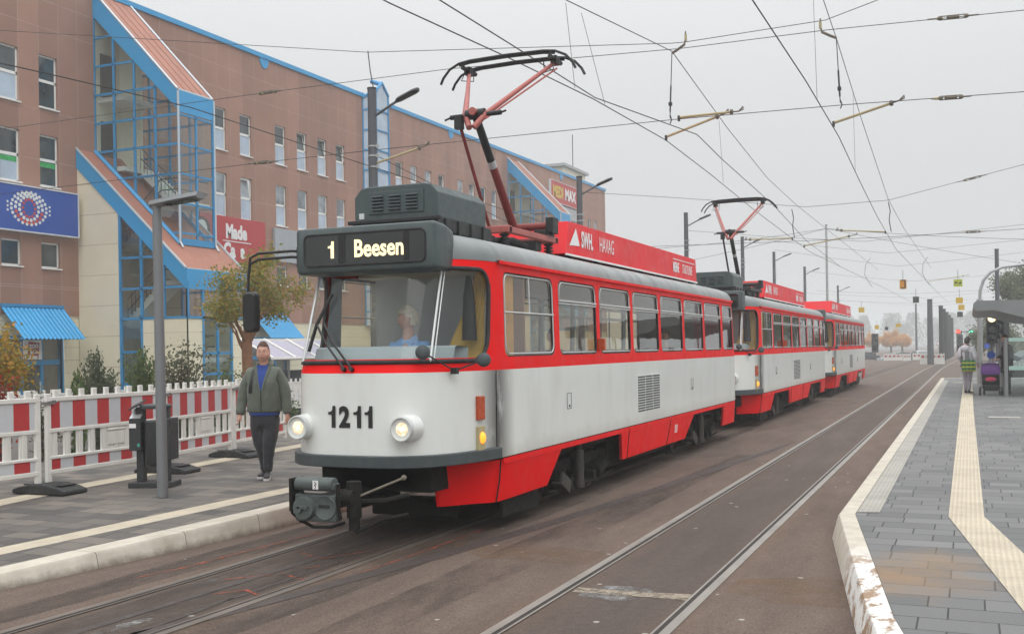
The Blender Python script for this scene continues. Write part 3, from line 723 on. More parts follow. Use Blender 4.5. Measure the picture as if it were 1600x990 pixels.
def make_car():
    t = thing('tram', 'front tram car', 'tram', (0.1, 8.4, 0))
    ss = grid_s()
    # --- white lower body, red belt and window band, grey roof
    b = MB(); band(b, 0.77, 1.65, ss, nz=4)
    body = obj('body', b, M['white'], t, smooth=50)
    g = MB()
    sA = s_of_u(1.19)
    for sg in (1, -1): g.tube([SP(sg * sA, z, .002) for z in (.78, 1.2, 1.65)], .005, 4)
    obj('seam', g, M['under'], body)
    wins = []
    for u0, u1 in SIDEW:
        a, c = s_of_u(u0), s_of_u(u1); wins += [(a, c, 'side'), (-c, -a, 'side')]
    sW = s_of_u(1.02)
    wins.append((-sW, sW, 'front')); sR = STOT - s_of_x(0.80)
    rb = STOT - s_of_x(.78)
    red = MB(); band(red, 1.65, 1.70, ss); band(red, 1.70, WZ0, ss); band(red, WZ1, 2.735, ss)
    allw = sorted([w for w in wins])
    zs_open = {}
    cur = -STOT; lin = MB()
    for a, c, k in allw:
        for p, q in ((cur, a),):
            if q - p > 1e-4: band(red, WZ0, WZ1, srange(p, q, .06)); band(lin, WZ0 - .06, WZ1, srange(p, q, .06), -.04)
        cols = opening(a, c, WZ0, WZ1, .10 if k == 'side' else .22)
        if k == 'front': cols = opening(a, c, WZ0 - .03, WZ1, .24); cols = [(s, max(zl, WZ0 - .03), zh) for s, zl, zh in cols]
        zs_open[(a, c)] = cols
        lo = [SP(s, WZ0, 0) for s, zl, zh in cols]; l2 = [SP(s, max(zl, WZ0), 0) for s, zl, zh in cols]
        red.loft([lo, l2], closed=False)
        red.loft([[SP(s, zh, 0) for s, zl, zh in cols], [SP(s, WZ1, 0) for s, zl, zh in cols]], closed=False)
        cur = c
    band(red, WZ0, WZ1, srange(cur, STOT, .06))
    belt = obj('window_band', red, M['red'], t, smooth=50); obj('pillar_lining', lin, M['cabgrey'], t)
    gut = MB()
    gs = [s for s in srange(s_of_u(1.2), STOT - .4, .12)]
    for sg in (1, -1):
        gut.loft([[SP(sg * s, 2.715, o) for s in gs] for o in (.0, .035)], closed=False); gut.loft([[SP(sg * s, z, .035) for s in gs] for z in (2.715, 2.75)], closed=False)
        gut.loft([[SP(sg * s, 2.75, o) for s in gs] for o in (.035, -.02)], closed=False)
    obj('gutter', gut, M['red'], belt)
    for a, c, k in allw:
        cols = zs_open[(a, c)]
        w = thing('window', '', '', (0, 0, 0)); w.parent = t; del w['label']; del w['category']
        if k == 'front':
            w.name = 'windscreen'
            p = MB(); zz = 5
            fine = []
            for i in range(len(cols) - 1):
                (s0, l0, h0), (s1, l1, h1) = cols[i], cols[i + 1]
                m = max(1, int(abs(s1 - s0) / .05))
                fine += [(s0 + (s1 - s0) * j / m, l0 + (l1 - l0) * j / m, h0 + (h1 - h0) * j / m) for j in range(m)]
            fine.append(cols[-1])
            p.loft([[SP(s, zl + (zh - zl) * j / zz, -.012) for s, zl, zh in fine] for j in range(zz + 1)], closed=False)
            obj('pane', p, M['windscreen'], w, smooth=60)
            f = MB(); ring_tube(f, win_outline(fine, .004), .022, 6)
            obj('gasket', f, M['rubber'], w, smooth=60)
            sD = s_of_x(.70)
            for sg in (1, -1):
                f = MB(); f.tube([SP(sg * (sD + .02 * k), zz_, .012) for k, zz_ in ((0, 1.75), (0, 2.2), (0, 2.63))], .013, 6)
                f.tube([SP(sg * (sD + .035), zz_, .012) for zz_ in (1.75, 2.2, 2.63)], .007, 6)
                obj('divider_bar', f, M['chrome'], w, smooth=60)
            continue
        p = MB(); p.loft([[SP(s, zl, -.02) for s, zl, zh in cols], [SP(s, zh, -.02) for s, zl, zh in cols]], closed=False)
        obj('pane', p, M['tramglass'], w)
        f = MB(); ring_tube(f, win_outline(cols, -.016), .014, 5)
        q = [(s, zl + .02, zh - .02) for s, zl, zh in cols]
        obj('gasket', f, M['rubber'], w, smooth=60)
        u0 = abs(plan_at(abs(a))[1])
        first = min(abs(a), abs(c)) < s_of_u(1.5)
        zt = 2.235 if first else 2.405
        f = MB()
        L = [a + .012, c - .012]
        f.tube([SP(s, zt, .004) for s in srange(a + .01, c - .01, .4)], .010 if first else .016, 6)
        iw = [(a + .03 + (c - a - .06) * (s - a) / (c - a), zl + .03, zh - .028) for s, zl, zh in cols]
        top = [(s, max(zl, zt), zh) for s, zl, zh in iw]
        ring_tube(f, win_outline(top, .0), .008, 5)
        if first:
            sm = (a + c) / 2 ; f.tube([SP(sm, zt, 0), SP(sm, WZ1 - .02, 0)], .008, 5)
            ring_tube(f, win_outline(iw, .0), .008, 5)
        else:
            f.tube([SP(s, zt - .03, .002) for s in srange(a + .01, c - .01, .4)], .01, 5)
            f.tube([SP(s, WZ0 + .03, .0) for s in srange(a + .08, c - .08, .4)], .008, 5)
        obj('frame', f, M['chrome'], w, smooth=60)
    # roof
    prof = [(1.0, 2.735), (.992, 2.79), (.965, 2.85), (.915, 2.905), (.84, 2.95), (.72, 2.99), (.55, 3.025), (.3, 3.048), (.0, 3.055)]
    rf = MB(); rings = []
    for fx, z in prof:
        ring = []
        for s in ss:
            q = SP(s, 2.735, .004); k = 1 - fx
            ring.append(V(q.x * fx, min(max(q.y, .45 + k * .9), LEN - .25 - k * 1.1) if abs(q.x) < .99 else min(max(q.y, .45 + k * .9), LEN - .25 - k * 1.1), z))
        rings.append(ring)
    rf.loft(rings, closed=False)
    roof = obj('roof', rf, M['roofgrey'], t, smooth=60)
    # floor, ceiling and dark underframe inside the shell
    fl = MB(); fl.loft([[V(0, SP(s, .9).y, .88) if i == 0 else SP(s, .88, -.03) for s in ss if s >= 0] for i in (0, 1)], closed=False)
    fl.loft([[V(0, SP(s, .9).y, .88) if i == 0 else SP(s, .88, -.03) for s in ss if s <= 0] for i in (0, 1)], closed=False)
    obj('floor', fl, M['under'], t)
    ce = MB(); ce.bb(-.93, .93, 1.75, LEN - .9, 2.66, 2.70); ce.bb(-.55, .55, .75, 1.75, 2.66, 2.70); obj('ceiling', ce, M['interior'], t)
    li = MB(); band(li, .95, 1.72, [s for s in ss if abs(s) > s_of_u(1.7)], -.04); obj('wall_lining', li, M['interior'], t)
    # bumper
    bz0, bz1 = .775, .885
    bp = MB(); bs = [s for s in srange(-s_of_u(1.2), s_of_u(1.2), .05)]
    rings = [[SP(s, .8, o) + V(0, 0, z - .8) for s in bs] for o, z in ((-.02, bz0 - .002), (.052, bz0), (.058, bz0 + .006), (.058, bz1 - .006), (.052, bz1), (-.02, bz1 + .002))]
    bp.loft(rings, closed=False)
    obj('bumper', bp, M['bumper'], t, smooth=40)
    # skirts
    def skirt(pl, zt, zb_fn, name='skirt'):
        k = MB(); top = [V(x, u, zt) for x, u in pl]; bot = []
        for i, (x, u) in enumerate(pl): bot.append(zb_fn(i, x, u))
        mid = [(a * .5 + b_ * .5) for a, b_ in zip(top, bot)]
        k.loft([top, mid, bot], closed=False)
        inn = [V(p.x * .965, p.y, p.z) for p in bot]; tin = [V(p.x * .965, p.y, p.z) for p in top]
        k.loft([bot, inn, tin], closed=False)
        return obj(name, k, M['red'], t, smooth=50)
    for sg in (1, -1):
        pl = [(.53, .70), (.60, .78), (.72, .93), (.84, 1.07), (.94, 1.19), (.99, 1.32), (1.0, 1.6), (1.0, 2.0), (1.0, 2.6), (1.0, 3.03)]
        def zb(i, x, u):
            uu = min(u, 2.60); t_ = .335
            return V(sg * x * .96, uu if u < 2.6 else (2.60 + (u - 2.60) * .0), t_)
        def zb1(i, x, u):
            return V(sg * (x * .955 + (.02 if i == 0 else 0)), (u + (.10 if i == 0 else .04) if u < 1.1 else .0 + 1.19 + (u - 1.19) * (2.62 - 1.19) / (3.03 - 1.19)), .325)
        sk = skirt([(sg * x, u) for x, u in pl], .745, lambda i, x, u: zb1(i, abs(x), u)); obj('joint', MB().tube([V(sg * .992, 1.28, .745), V(sg * .975, 1.27, .53), V(sg * .945, 1.25, .325)], .008, 4), M['under'], sk)
        pl = [(1.0, 5.25 + .3 * k) for k in range(15)] + [(1.0, 9.42)]; pl = sorted(set(pl), key=lambda p: p[1]); pl = [p for p in pl if p[1] <= 9.42]
        sk = skirt([(sg * x, u) for x, u in pl], .735, lambda i, x, u: V(x * .975, 5.35 + (u - 5.25) * (8.80 - 5.35) / (9.42 - 5.25), .335))
        jn = MB()
        for ua, ub in ((5.62, 5.55), (7.85, 7.62)): jn.tube([V(sg * 1.003, ua, .735), V(sg * .992, (ua + ub) / 2, .53), V(sg * .978, ub, .335)], .006, 4)
        obj('joint', jn, M['under'], sk)
        pl = [(1.0, 11.72), (1.0, 12.0), (1.0, 12.4), (1.0, 12.68), (.98, 12.9), (.94, 13.1), (.86, 13.3)]
        skirt([(sg * x, u) for x, u in pl], .745, lambda i, x, u: V(x * .97, u, .335))
        st = MB(); st.loft([[V(sg * (1.003), u, z) for u in (1.32, 4, 8, 12.75)] for z in (.70, .76)], closed=False)
        obj('lower_rail', st, M['red'], t)
    # underframe boxes, bogies and wheels
    uf = MB(); uf.bb(-.80, .80, 1.7, LEN - .8, .58, .86); uf.bb(-.45, .45, .5, 1.8, .52, .86); uf.bb(-.78, .78, 5.3, 9.0, .22, .6); uf.bb(-.62, .62, .5, 1.9, .5, .74)
    uf.bb(-.5, .5, 1.25, 1.32, .14, .35)
    obj('underframe', uf, M['under'], t, bevel=.015)
    for sg in (1, -1): obj('guard_board', MB().bb(sg * .86, sg * .90, 1.5, 2.5, .13, .36), M['under'], t)
    for yc in (4.12, 10.55):
        bg_ = thing('bogie', '', '', (0, yc, 0)); bg_.parent = t; del bg_['label']; del bg_['category']
        fr = MB()
        for sg in (1, -1):
            fr.bb(sg * .66, sg * .76, -1.35, 1.35, .36, .50); fr.bb(sg * .60, sg * .80, -.22, .22, .30, .62)
            fr.bb(sg * .62, sg * .84, -.18, .18, .12, .2)
            for yy in (-.95, .95): fr.box((sg * .80, yy * .78, .30), (.16, .34, .13), M=Matrix.Rotation(R(24 if yy > 0 else -24), 3, 'X')); fr.bb(sg * .70, sg * .86, yy * .45 - .06, yy * .45 + .06, .13, .28)
            fr.tube([(sg * .84, -1.2, .2), (sg * .84, -.6, .16), (sg * .84, .6, .16), (sg * .84, 1.2, .2)], .02, 6)
        fr.bb(-.7, .7, -.25, .25, .3, .55); fr.bb(-.55, .55, -.75, -.35, .14, .45); fr.bb(-.55, .55, .35, .75, .14, .45)
        obj('frame', fr, M['under'], bg_, bevel=.01)
        for sg in (1, -1):
            for yy in (-.22,):
                sp = MB(); sp.cyl((sg * .88, yy, .20), (sg * .88, yy, .60), .055, n=14); sp.cyl((sg * .88, yy, .58), (sg * .88, yy, .70), .03, n=12); sp.cyl((sg * .88, yy, .14), (sg * .88, yy, .2), .065, n=14)
                obj('damper', sp, M['bogiemetal'], bg_, smooth=40)
            for yy in (-.95,):
                ax = MB(); ax.box((sg * .84, yy * .78, .26), (.14, .30, .16), M=Matrix.Rotation(R(28 if yy > 0 else -28), 3, 'X')); obj('axle_box', ax, M['bogiemetal'], bg_, bevel=.01)
            for yy in (-.95, .95):
                w_ = MB(); Mx = Matrix.Rotation(R(90 * sg), 3, 'Y')
                w_.lathe([(.05, -.07), (.36, -.07), (.36, -.045), (.335, -.04), (.33, .05), (.27, .05), (.25, .02), (.12, .015), (.11, .06), (.04, .065)], 28, (sg * .53, yy, .332), Mx)
                obj('wheel', w_, M['bogiemetal'], bg_, smooth=35)
    # destination box
    db = MB(); zc, hz = 2.845, .222
    def rrect(hx, hz_, r, n=5):
        o = []
        for cx, cz, a0 in ((hx - r, hz_ - r, 0), (-(hx - r), hz_ - r, 90), (-(hx - r), -(hz_ - r), 180), (hx - r, -(hz_ - r), 270)):
            for k in range(n + 1):
                a = R(a0 + 90 * k / n); o.append((cx + r * math.cos(a), cz + r * math.sin(a)))
        return o
    prof = [(.75, .205, .03, .36), (.768, .218, .035, .372), (.775, .225, .04, .40), (.775, .222, .045, .60), (.745, .205, .06, .80), (.62, .16, .10, 1.08), (.40, .10, .08, 1.3)]
    rings = [[V(x, y - .02 * (abs(x) < 2), zc + z - (0 if i < 3 else (.0 + .01 * (i - 2)))) for x, z in rrect(hx, h_, r)] for i, (hx, h_, r, y) in enumerate(prof)]
    db.loft(rings, cap=True)
    box = obj('destination_box', db, M['boxgrey'], t, smooth=45)
    dw = MB(); ring = [V(x, .337, zc + z) for x, z in rrect(.665, .145, .05)]; dw.poly(list(reversed(ring)))
    obj('display', dw, M['displayglass'], box)
    dr = MB(); ring_tube(dr, [V(x, .337, zc + z) for x, z in rrect(.672, .152, .055)], .012, 6); obj('display_rim', dr, M['rubber'], box)
    for xa, xb in ((-.28, -.20), (.44, .50)): obj('display_mask', MB().bb(xa, xb, .333, .3365, zc - .135, zc + .135), M['letterblack'], box)
    for txt, x, sz, sq in (('1', -.36, .17, .95), ('Beesen', .175, .232, .83)):
        tb = digits_mb('1', .165, 0, 1, 0) if txt == '1' else text_mb(txt, sz, .0055, sq, .003)
        tb.xf(Matrix.Translation((x, .330, zc + (.0 if txt == '1' else .0))))
        obj('lettering', tb, M['textglow'], box)
    # lamps
    for sg in (1, -1):
        hl = MB(); Mx = Matrix.Rotation(R(90), 3, 'X')
        cx = sg * .565; y0 = .16
        hl.lathe([(.128, -.06), (.126, 0), (.120, .06), (.113, .105), (.114, .13), (.112, .145), (.100, .145), (.10, .13)], 28, (cx, y0, 1.14), Mx)
        h = obj('headlight', hl, M['white'], t, smooth=40)
        rm = MB(); rm.lathe([(.114, .10), (.117, .13), (.113, .150), (.104, .152), (.100, .135), (.112, .10)], 28, (cx, y0, 1.14), Mx); obj('rim', rm, M['chrome'], h, smooth=40)
        gl = MB(); gl.lathe([(.0, .137), (.05, .134), (.10, .118)], 24, (cx, y0, 1.14), Mx); obj('lamp', gl, M['lampglow'], h, smooth=60); gl = MB(); gl.lathe([(.0, .1405), (.02, .1405), (.024, .132)], 16, (cx, y0, 1.14), Mx); obj('bulb', gl, M['bulbglow'], h, smooth=60)
        sI = s_of_u(.88)
        for nm, zz, mt in (('turn_lamp', 1.29, M['orange_lens']), ('side_lamp', 1.0, M['amberglow'])):
            lm = MB(); P = [SP(sg * (sI + ds), zz + dz, o) for o in (0, .035) for ds, dz in ((-.055, -.115 if nm == 'turn_lamp' else -.12), (.055, -.115 if nm == 'turn_lamp' else -.12), (.055, .115), (-.055, .115))]
            lm.add(P, ((4, 5, 6, 7), (0, 1, 5, 4), (1, 2, 6, 5), (2, 3, 7, 6), (3, 0, 4, 7)))
            if nm == 'turn_lamp': obj(nm, lm, mt, t, bevel=.006)
            else:
                base = obj(nm, lm, M['insul'], t, bevel=.006)
                gm = MB(); P = SP(sg * sI, 1.0, .033); gm.ball(P, (.04, .04, .06), 10, 6); obj('bulb', gm, M['amberglow'], base, smooth=60)
    P0 = s_of_u(4.36)
    for sg in (1, -1): obj('side_marker', MB().box(SP(sg * P0, 1.90, .05), (.09, .05, .15)), M['orange_lens'], t, bevel=.005)
    # wipers and small screen mirrors
    for k in (0, 1):
        wp = MB(); bs_ = -.08 + .085 * k
        wp.tube([SP(bs_ + .0, 1.70, .03), SP(bs_ - .24, 1.94, .05), SP(bs_ - .40, 2.12 + .02 * k, .045)], .012, 5)
        wp.cyl(SP(bs_, 1.68, -.01), SP(bs_, 1.70, .05), .022, n=8)
        obj('wiper', wp, M['black'], t, smooth=50)
    wp = MB(); wp.tube([SP(-.36, 2.42, .03), SP(-.50, 2.12, .035), SP(-.56, 1.86, .03)], .018, 5)
    obj('wiper_blade', wp, M['black'], t, smooth=50)
    for sg in (1,):
        mm = MB(); s0 = s_of_x(.83)
        B0 = SP(s0, 1.66, .06)
        mm.box(B0, (.06, .06, .06)); mm.tube([SP(s0, 1.66, .02), B0], .02, 6)
        e1 = SP(s0 - .36, 1.84, .16); e2 = SP(s0 + .20, 1.76, .22)
        mm.tube([B0, e1], .008, 6); mm.tube([B0, e2], .008, 6)
        mir = obj('close_mirror', mm, M['black'], t, smooth=50)
        for e in (e1, e2):
            q = MB(); Mx = Matrix.Rotation(R(80), 3, 'X') @ Matrix.Rotation(R(25), 3, 'Y'); q.lathe([(.0, .02), (.04, .018), (.066, .0), (.069, -.010), (.062, -.016), (0, -.017)], 20, e, Mx)
            obj('mirror_head', q, M['bumper'], mir, smooth=50)
    ml = MB()
    for dz in (0, .06): ml.tube([(-.78, .45, 2.86 - dz), (-.85, .38, 2.865 - dz), (-1.16, .25, 2.845 - dz), (-1.235, .22, 2.80 - dz), (-1.245, .20, 2.62), (-1.245, .19, 2.40)], .014, 6)
    ml.box((-.79, .45, 2.80), (.05, .08, .2)); ml.tube([(-1.245, .19, 2.42), (-1.22, .18, 2.25)], .02, 6)
    mir = obj('wing_mirror', ml, M['black'], t, smooth=50)
    q = MB(); q.loft([[V(-1.19 + x * k, y, 2.26 + z * k) for x, z in rrect(.075, .20, .05)] for y, k in ((.12, .9), (.14, 1), (.20, 1), (.235, .7))], cap=True); obj('mirror_housing', q, M['black'], mir, smooth=40)
    # coupler
    cp = MB(); cx, y0 = -.02, -.50
    cp.bb(cx - .25, cx + .23, y0, y0 + .10, .30, .585)
    c = obj('coupler', cp, M['coupler'], t, bevel=.02)
    q = MB(); Mx = Matrix.Rotation(R(90), 3, 'X'); q.lathe([(0, .055), (.115, .05), (.13, .0), (.13, -.02)], 24, (cx - .12, y0, .445), Mx); q.bb(cx - .17, cx - .05, y0 - .08, y0 - .05, .44, .47); q.bb(cx - .17, cx - .14, y0 - .08, y0 - .05, .39, .46)
    q.cyl((cx - .145, y0 - .05, .42), (cx - .145, y0 - .09, .42), .022, n=10)
    obj('buffer_disc', q, M['coupler'], c, smooth=40)
    q = MB(); q.lathe([(.108, .004), (.12, .012), (.13, .0), (.115, -.01)], 24, (cx + .11, y0, .45), Mx); obj('socket_rim', q, M['coupler'], c, smooth=40)
    q = MB(); q.lathe([(0, .003), (.108, .003)], 24, (cx + .11, y0, .45), Mx); q.bb(cx + .04, cx + .16, y0 - .012, y0 - .003, .45, .48); obj('socket', q, M['black'], c)
    q = MB(); q.cyl((cx - .22, y0 + .02, .69), (cx + .21, y0 + .02, .69), .072, n=18); q.bb(cx - .22, cx + .22, y0 - .01, y0 + .10, .63, .70); obj('connector_box', q, M['coupler'], c, smooth=40, bevel=.01)
    q = MB(); q.bb(cx + .005, cx + .068, y0 - .056, y0 - .052, .645, .735); obj('warning_label', q, M['letterwhite'], c)
    q = MB(); q.tube([(cx + .03, y0 - .06, .725), (cx + .05, y0 - .06, .695), (cx + .028, y0 - .06, .695), (cx + .042, y0 - .06, .668)], .004, 4); q.bb(cx + .03, cx + .04, y0 - .062, y0 - .058, .65, .658); obj('flash_mark', q, M['letterblack'], c)
    q = MB(); q.bb(cx - .3, cx - .27, y0 - .02, y0 + .2, .4, .74); q.tube([(cx - .28, y0, .72), (cx - .28, y0, .38), (cx - .2, y0 + .05, .28)], .014, 6); q.tube([(cx + .27, y0 - .02, .70), (cx + .275, y0 - .03, .50), (cx + .30, y0 - .02, .34)], .018, 6)
    q.cyl((cx + .30, y0 + .06, .56), (cx + .42, y0 + .06, .56), .09, n=14); q.cyl((cx + .38, y0 + .10, .35), (cx + .38, y0 + .10, .72), .075, n=14); q.bb(cx + .34, cx + .42, y0 + .06, y0 + .14, .22, .5)
    q.tube([(cx + .4, y0 + .1, .2), (cx + .55, y0 + .35, .30), (cx + .7, y0 + .6, .32)], .022, 7); q.tube([(cx + .35, y0 + .15, .5), (cx + .6, y0 + .3, .5), (cx + .7, y0 + .6, .52)], .03, 7)
    q.tube([(cx - .2, y0 + .04, .30), (cx - .05, y0 + .03, .24), (cx + .15, y0 + .03, .25), (cx + .3, y0 + .05, .3)], .018, 6)
    q.bb(cx - .08, cx + .08, y0 + .1, y0 + .9, .40, .56)
    obj('coupler_linkage', q, M['under'], c, smooth=40)
    q = MB(); q.tube([(cx + .42, y0 + .08, .56), (cx + .76, y0 + .42, .73)], .012, 6); q.ball((cx + .76, y0 + .42, .73), .03, 8, 6); obj('steady_rod', q, M['dustymetal'], c, smooth=40)
    sc_ = V(.9, .9, .86); c.scale = sc_; pv = V(cx, y0, .66); c.location = V(pv.x * (1 - sc_.x), pv.y * (1 - sc_.y), pv.z * (1 - sc_.z))
    # rear coupler stub
    obj('rear_coupler', MB().bb(-.12, .12, LEN - .4, LEN + .35, .42, .56).bb(-.2, .2, LEN + .2, LEN + .36, .34, .62), M['under'], t, bevel=.02)
    for sg in (1, -1): obj('rear_lamp', MB().cyl((sg * .62, LEN - .25, 1.15), (sg * .62, LEN + .02, 1.15), .09, n=16), M['white'], t, smooth=40)
    # side details
    for sg in (1, -1):
        vt = MB(); vf = MB(); y0, y1, z0, z1 = 6.05, 7.22, .93, 1.45
        for cI in range(3):
            ya = y0 + (y1 - y0) * cI / 3 + .02; yb = y0 + (y1 - y0) * (cI + 1) / 3 - .02
            for k in range(14):
                z = z0 + (z1 - z0) * (k + .5) / 14
                vt.bb(sg * 1.0005, sg * 1.004, ya, yb, z - .011, z + .007); vf.box((sg * 1.008, (ya + yb) / 2, z + .016), (.012, yb - ya, .010))
        v = obj('vent', vf, M['white'], t); obj('slot', vt, M['black'], v)
    for yc, zc_ in ((3.25, 1.24), (9.25, 1.22)):
        for sg in (1, -1):
            hb = MB(); ring_tube(hb, [V(sg * 1.001, yc + a_, zc_ + b_) for a_, b_ in ((-.07, -.09), (.07, -.09), (.07, .09), (-.07, .09))], .004, 4); hb.box((sg * 1.003, yc + .01, zc_ - .06), (.006, .03, .025)); obj('hatch', hb, M['under'], t)
    return t, belt, roof

car, car_belt, car_roof = make_car()

def roof_kit(t):
    # resistor box over the cab
    rbx = MB(); rbx.bb(-.56, .44, 1.05, 2.35, 3.06, 3.20); rbx.bb(-.60, .48, 1.02, 1.06, 3.17, 3.21)
    for k in range(4): rbx.bb(.42, .46, 1.2 + .3 * k, 1.24 + .3 * k, 3.02, 3.2)
    base = obj('resistor_base', rbx, M['black'], t, bevel=.008)
    b = MB(); pr = [(-.56, 3.20), (.42, 3.20), (.42, 3.46), (.34, 3.545), (.26, 3.56), (-.40, 3.56), (-.48, 3.545), (-.56, 3.46)]
    b.loft([[V(x, y, z) for x, z in pr] for y in (1.10, 2.25)], cap=True)
    bx = obj('resistor_box', b, M['boxgrey'], t, bevel=.012)
    q = MB(); q.bb(-.38, .26, 1.088, 1.10, 3.27, 3.50); gp = obj('grille_plate', q, M['boxgrey'], bx, bevel=.004)
    q = MB()
    for c_ in (-.27, -.07, .13):
        for k in range(5): q.box((c_, 1.078, 3.31 + .034 * k), (.13, .022, .014), M=Matrix.Rotation(R(-35), 3, 'X'))
    obj('louvre', q, M['bumper'], bx)
    q = MB(); q.bb(-.50, -.44, 1.088, 1.10, 3.23, 3.29); obj('lamp_glass', q, M['chrome'], bx)
    # red advertising boxes on the roof
    s = MB(); y0, y1 = 4.55, 11.72; z0, z1 = 3.13, 3.53
    s.add([V(-.60, y0 - .05, z0 - .04), V(.52, y0 - .05, z0 - .04), V(.50, y0 + .12, z1), V(-.58, y0 + .12, z1), V(-.60, y1, z0 - .04), V(.52, y1, z0 - .04), V(.50, y1, z1), V(-.58, y1, z1)],
          ((0, 1, 2, 3), (5, 4, 7, 6), (1, 5, 6, 2), (4, 0, 3, 7), (3, 2, 6, 7), (1, 0, 4, 5)))
    sg = obj('roof_sign', s, M['signred'], t, bevel=.008)
    q = MB(); q.bb(.515, .535, y0 - .05, y1, z0 - .06, z0 - .035); obj('edge_rail', q, M['letterwhite'], sg)
    for k in range(7): obj('bracket', MB().bb(.44, .50, y0 + .2 + k * 1.1, y0 + .3 + k * 1.1, 2.99, z0 - .03), M['under'], sg)
    Rz = Matrix.Rotation(R(90), 4, 'Z')
    def side_text(txt, size, y, z, sq, bold, name='lettering'):
        tb = text_mb(txt, size, bold, sq, .003, 'LEFT'); xo = .523
        tb.xf(Matrix.Translation((xo, y, z)) @ Rz); return obj(name, tb, M['letterwhite'], sg)
    side_text('SWH.', .30, y0 + .56, 3.325, .66, .009); side_text('HAVAG', .30, y0 + 1.32, 3.325, .66, -.002)
    q = MB(); q.poly([V(.519, y0 + .10, 3.21), V(.519, y0 + .50, 3.23), V(.511, y0 + .38, 3.46)][::-1]); q.v += []; obj('arrow_mark', q, M['letterwhite'], sg)
    side_text('MEINE', .24, y1 - 1.78, 3.28, .62, .007); side_text('STADTLINIE', .24, y1 - 1.12, 3.28, .58, -.001)
    q = MB(); q.bb(.512, .515, y1 - 1.75, y1 - .15, 3.415, 3.43); obj('underline', q, M['letterwhite'], sg)
roof_kit(car)

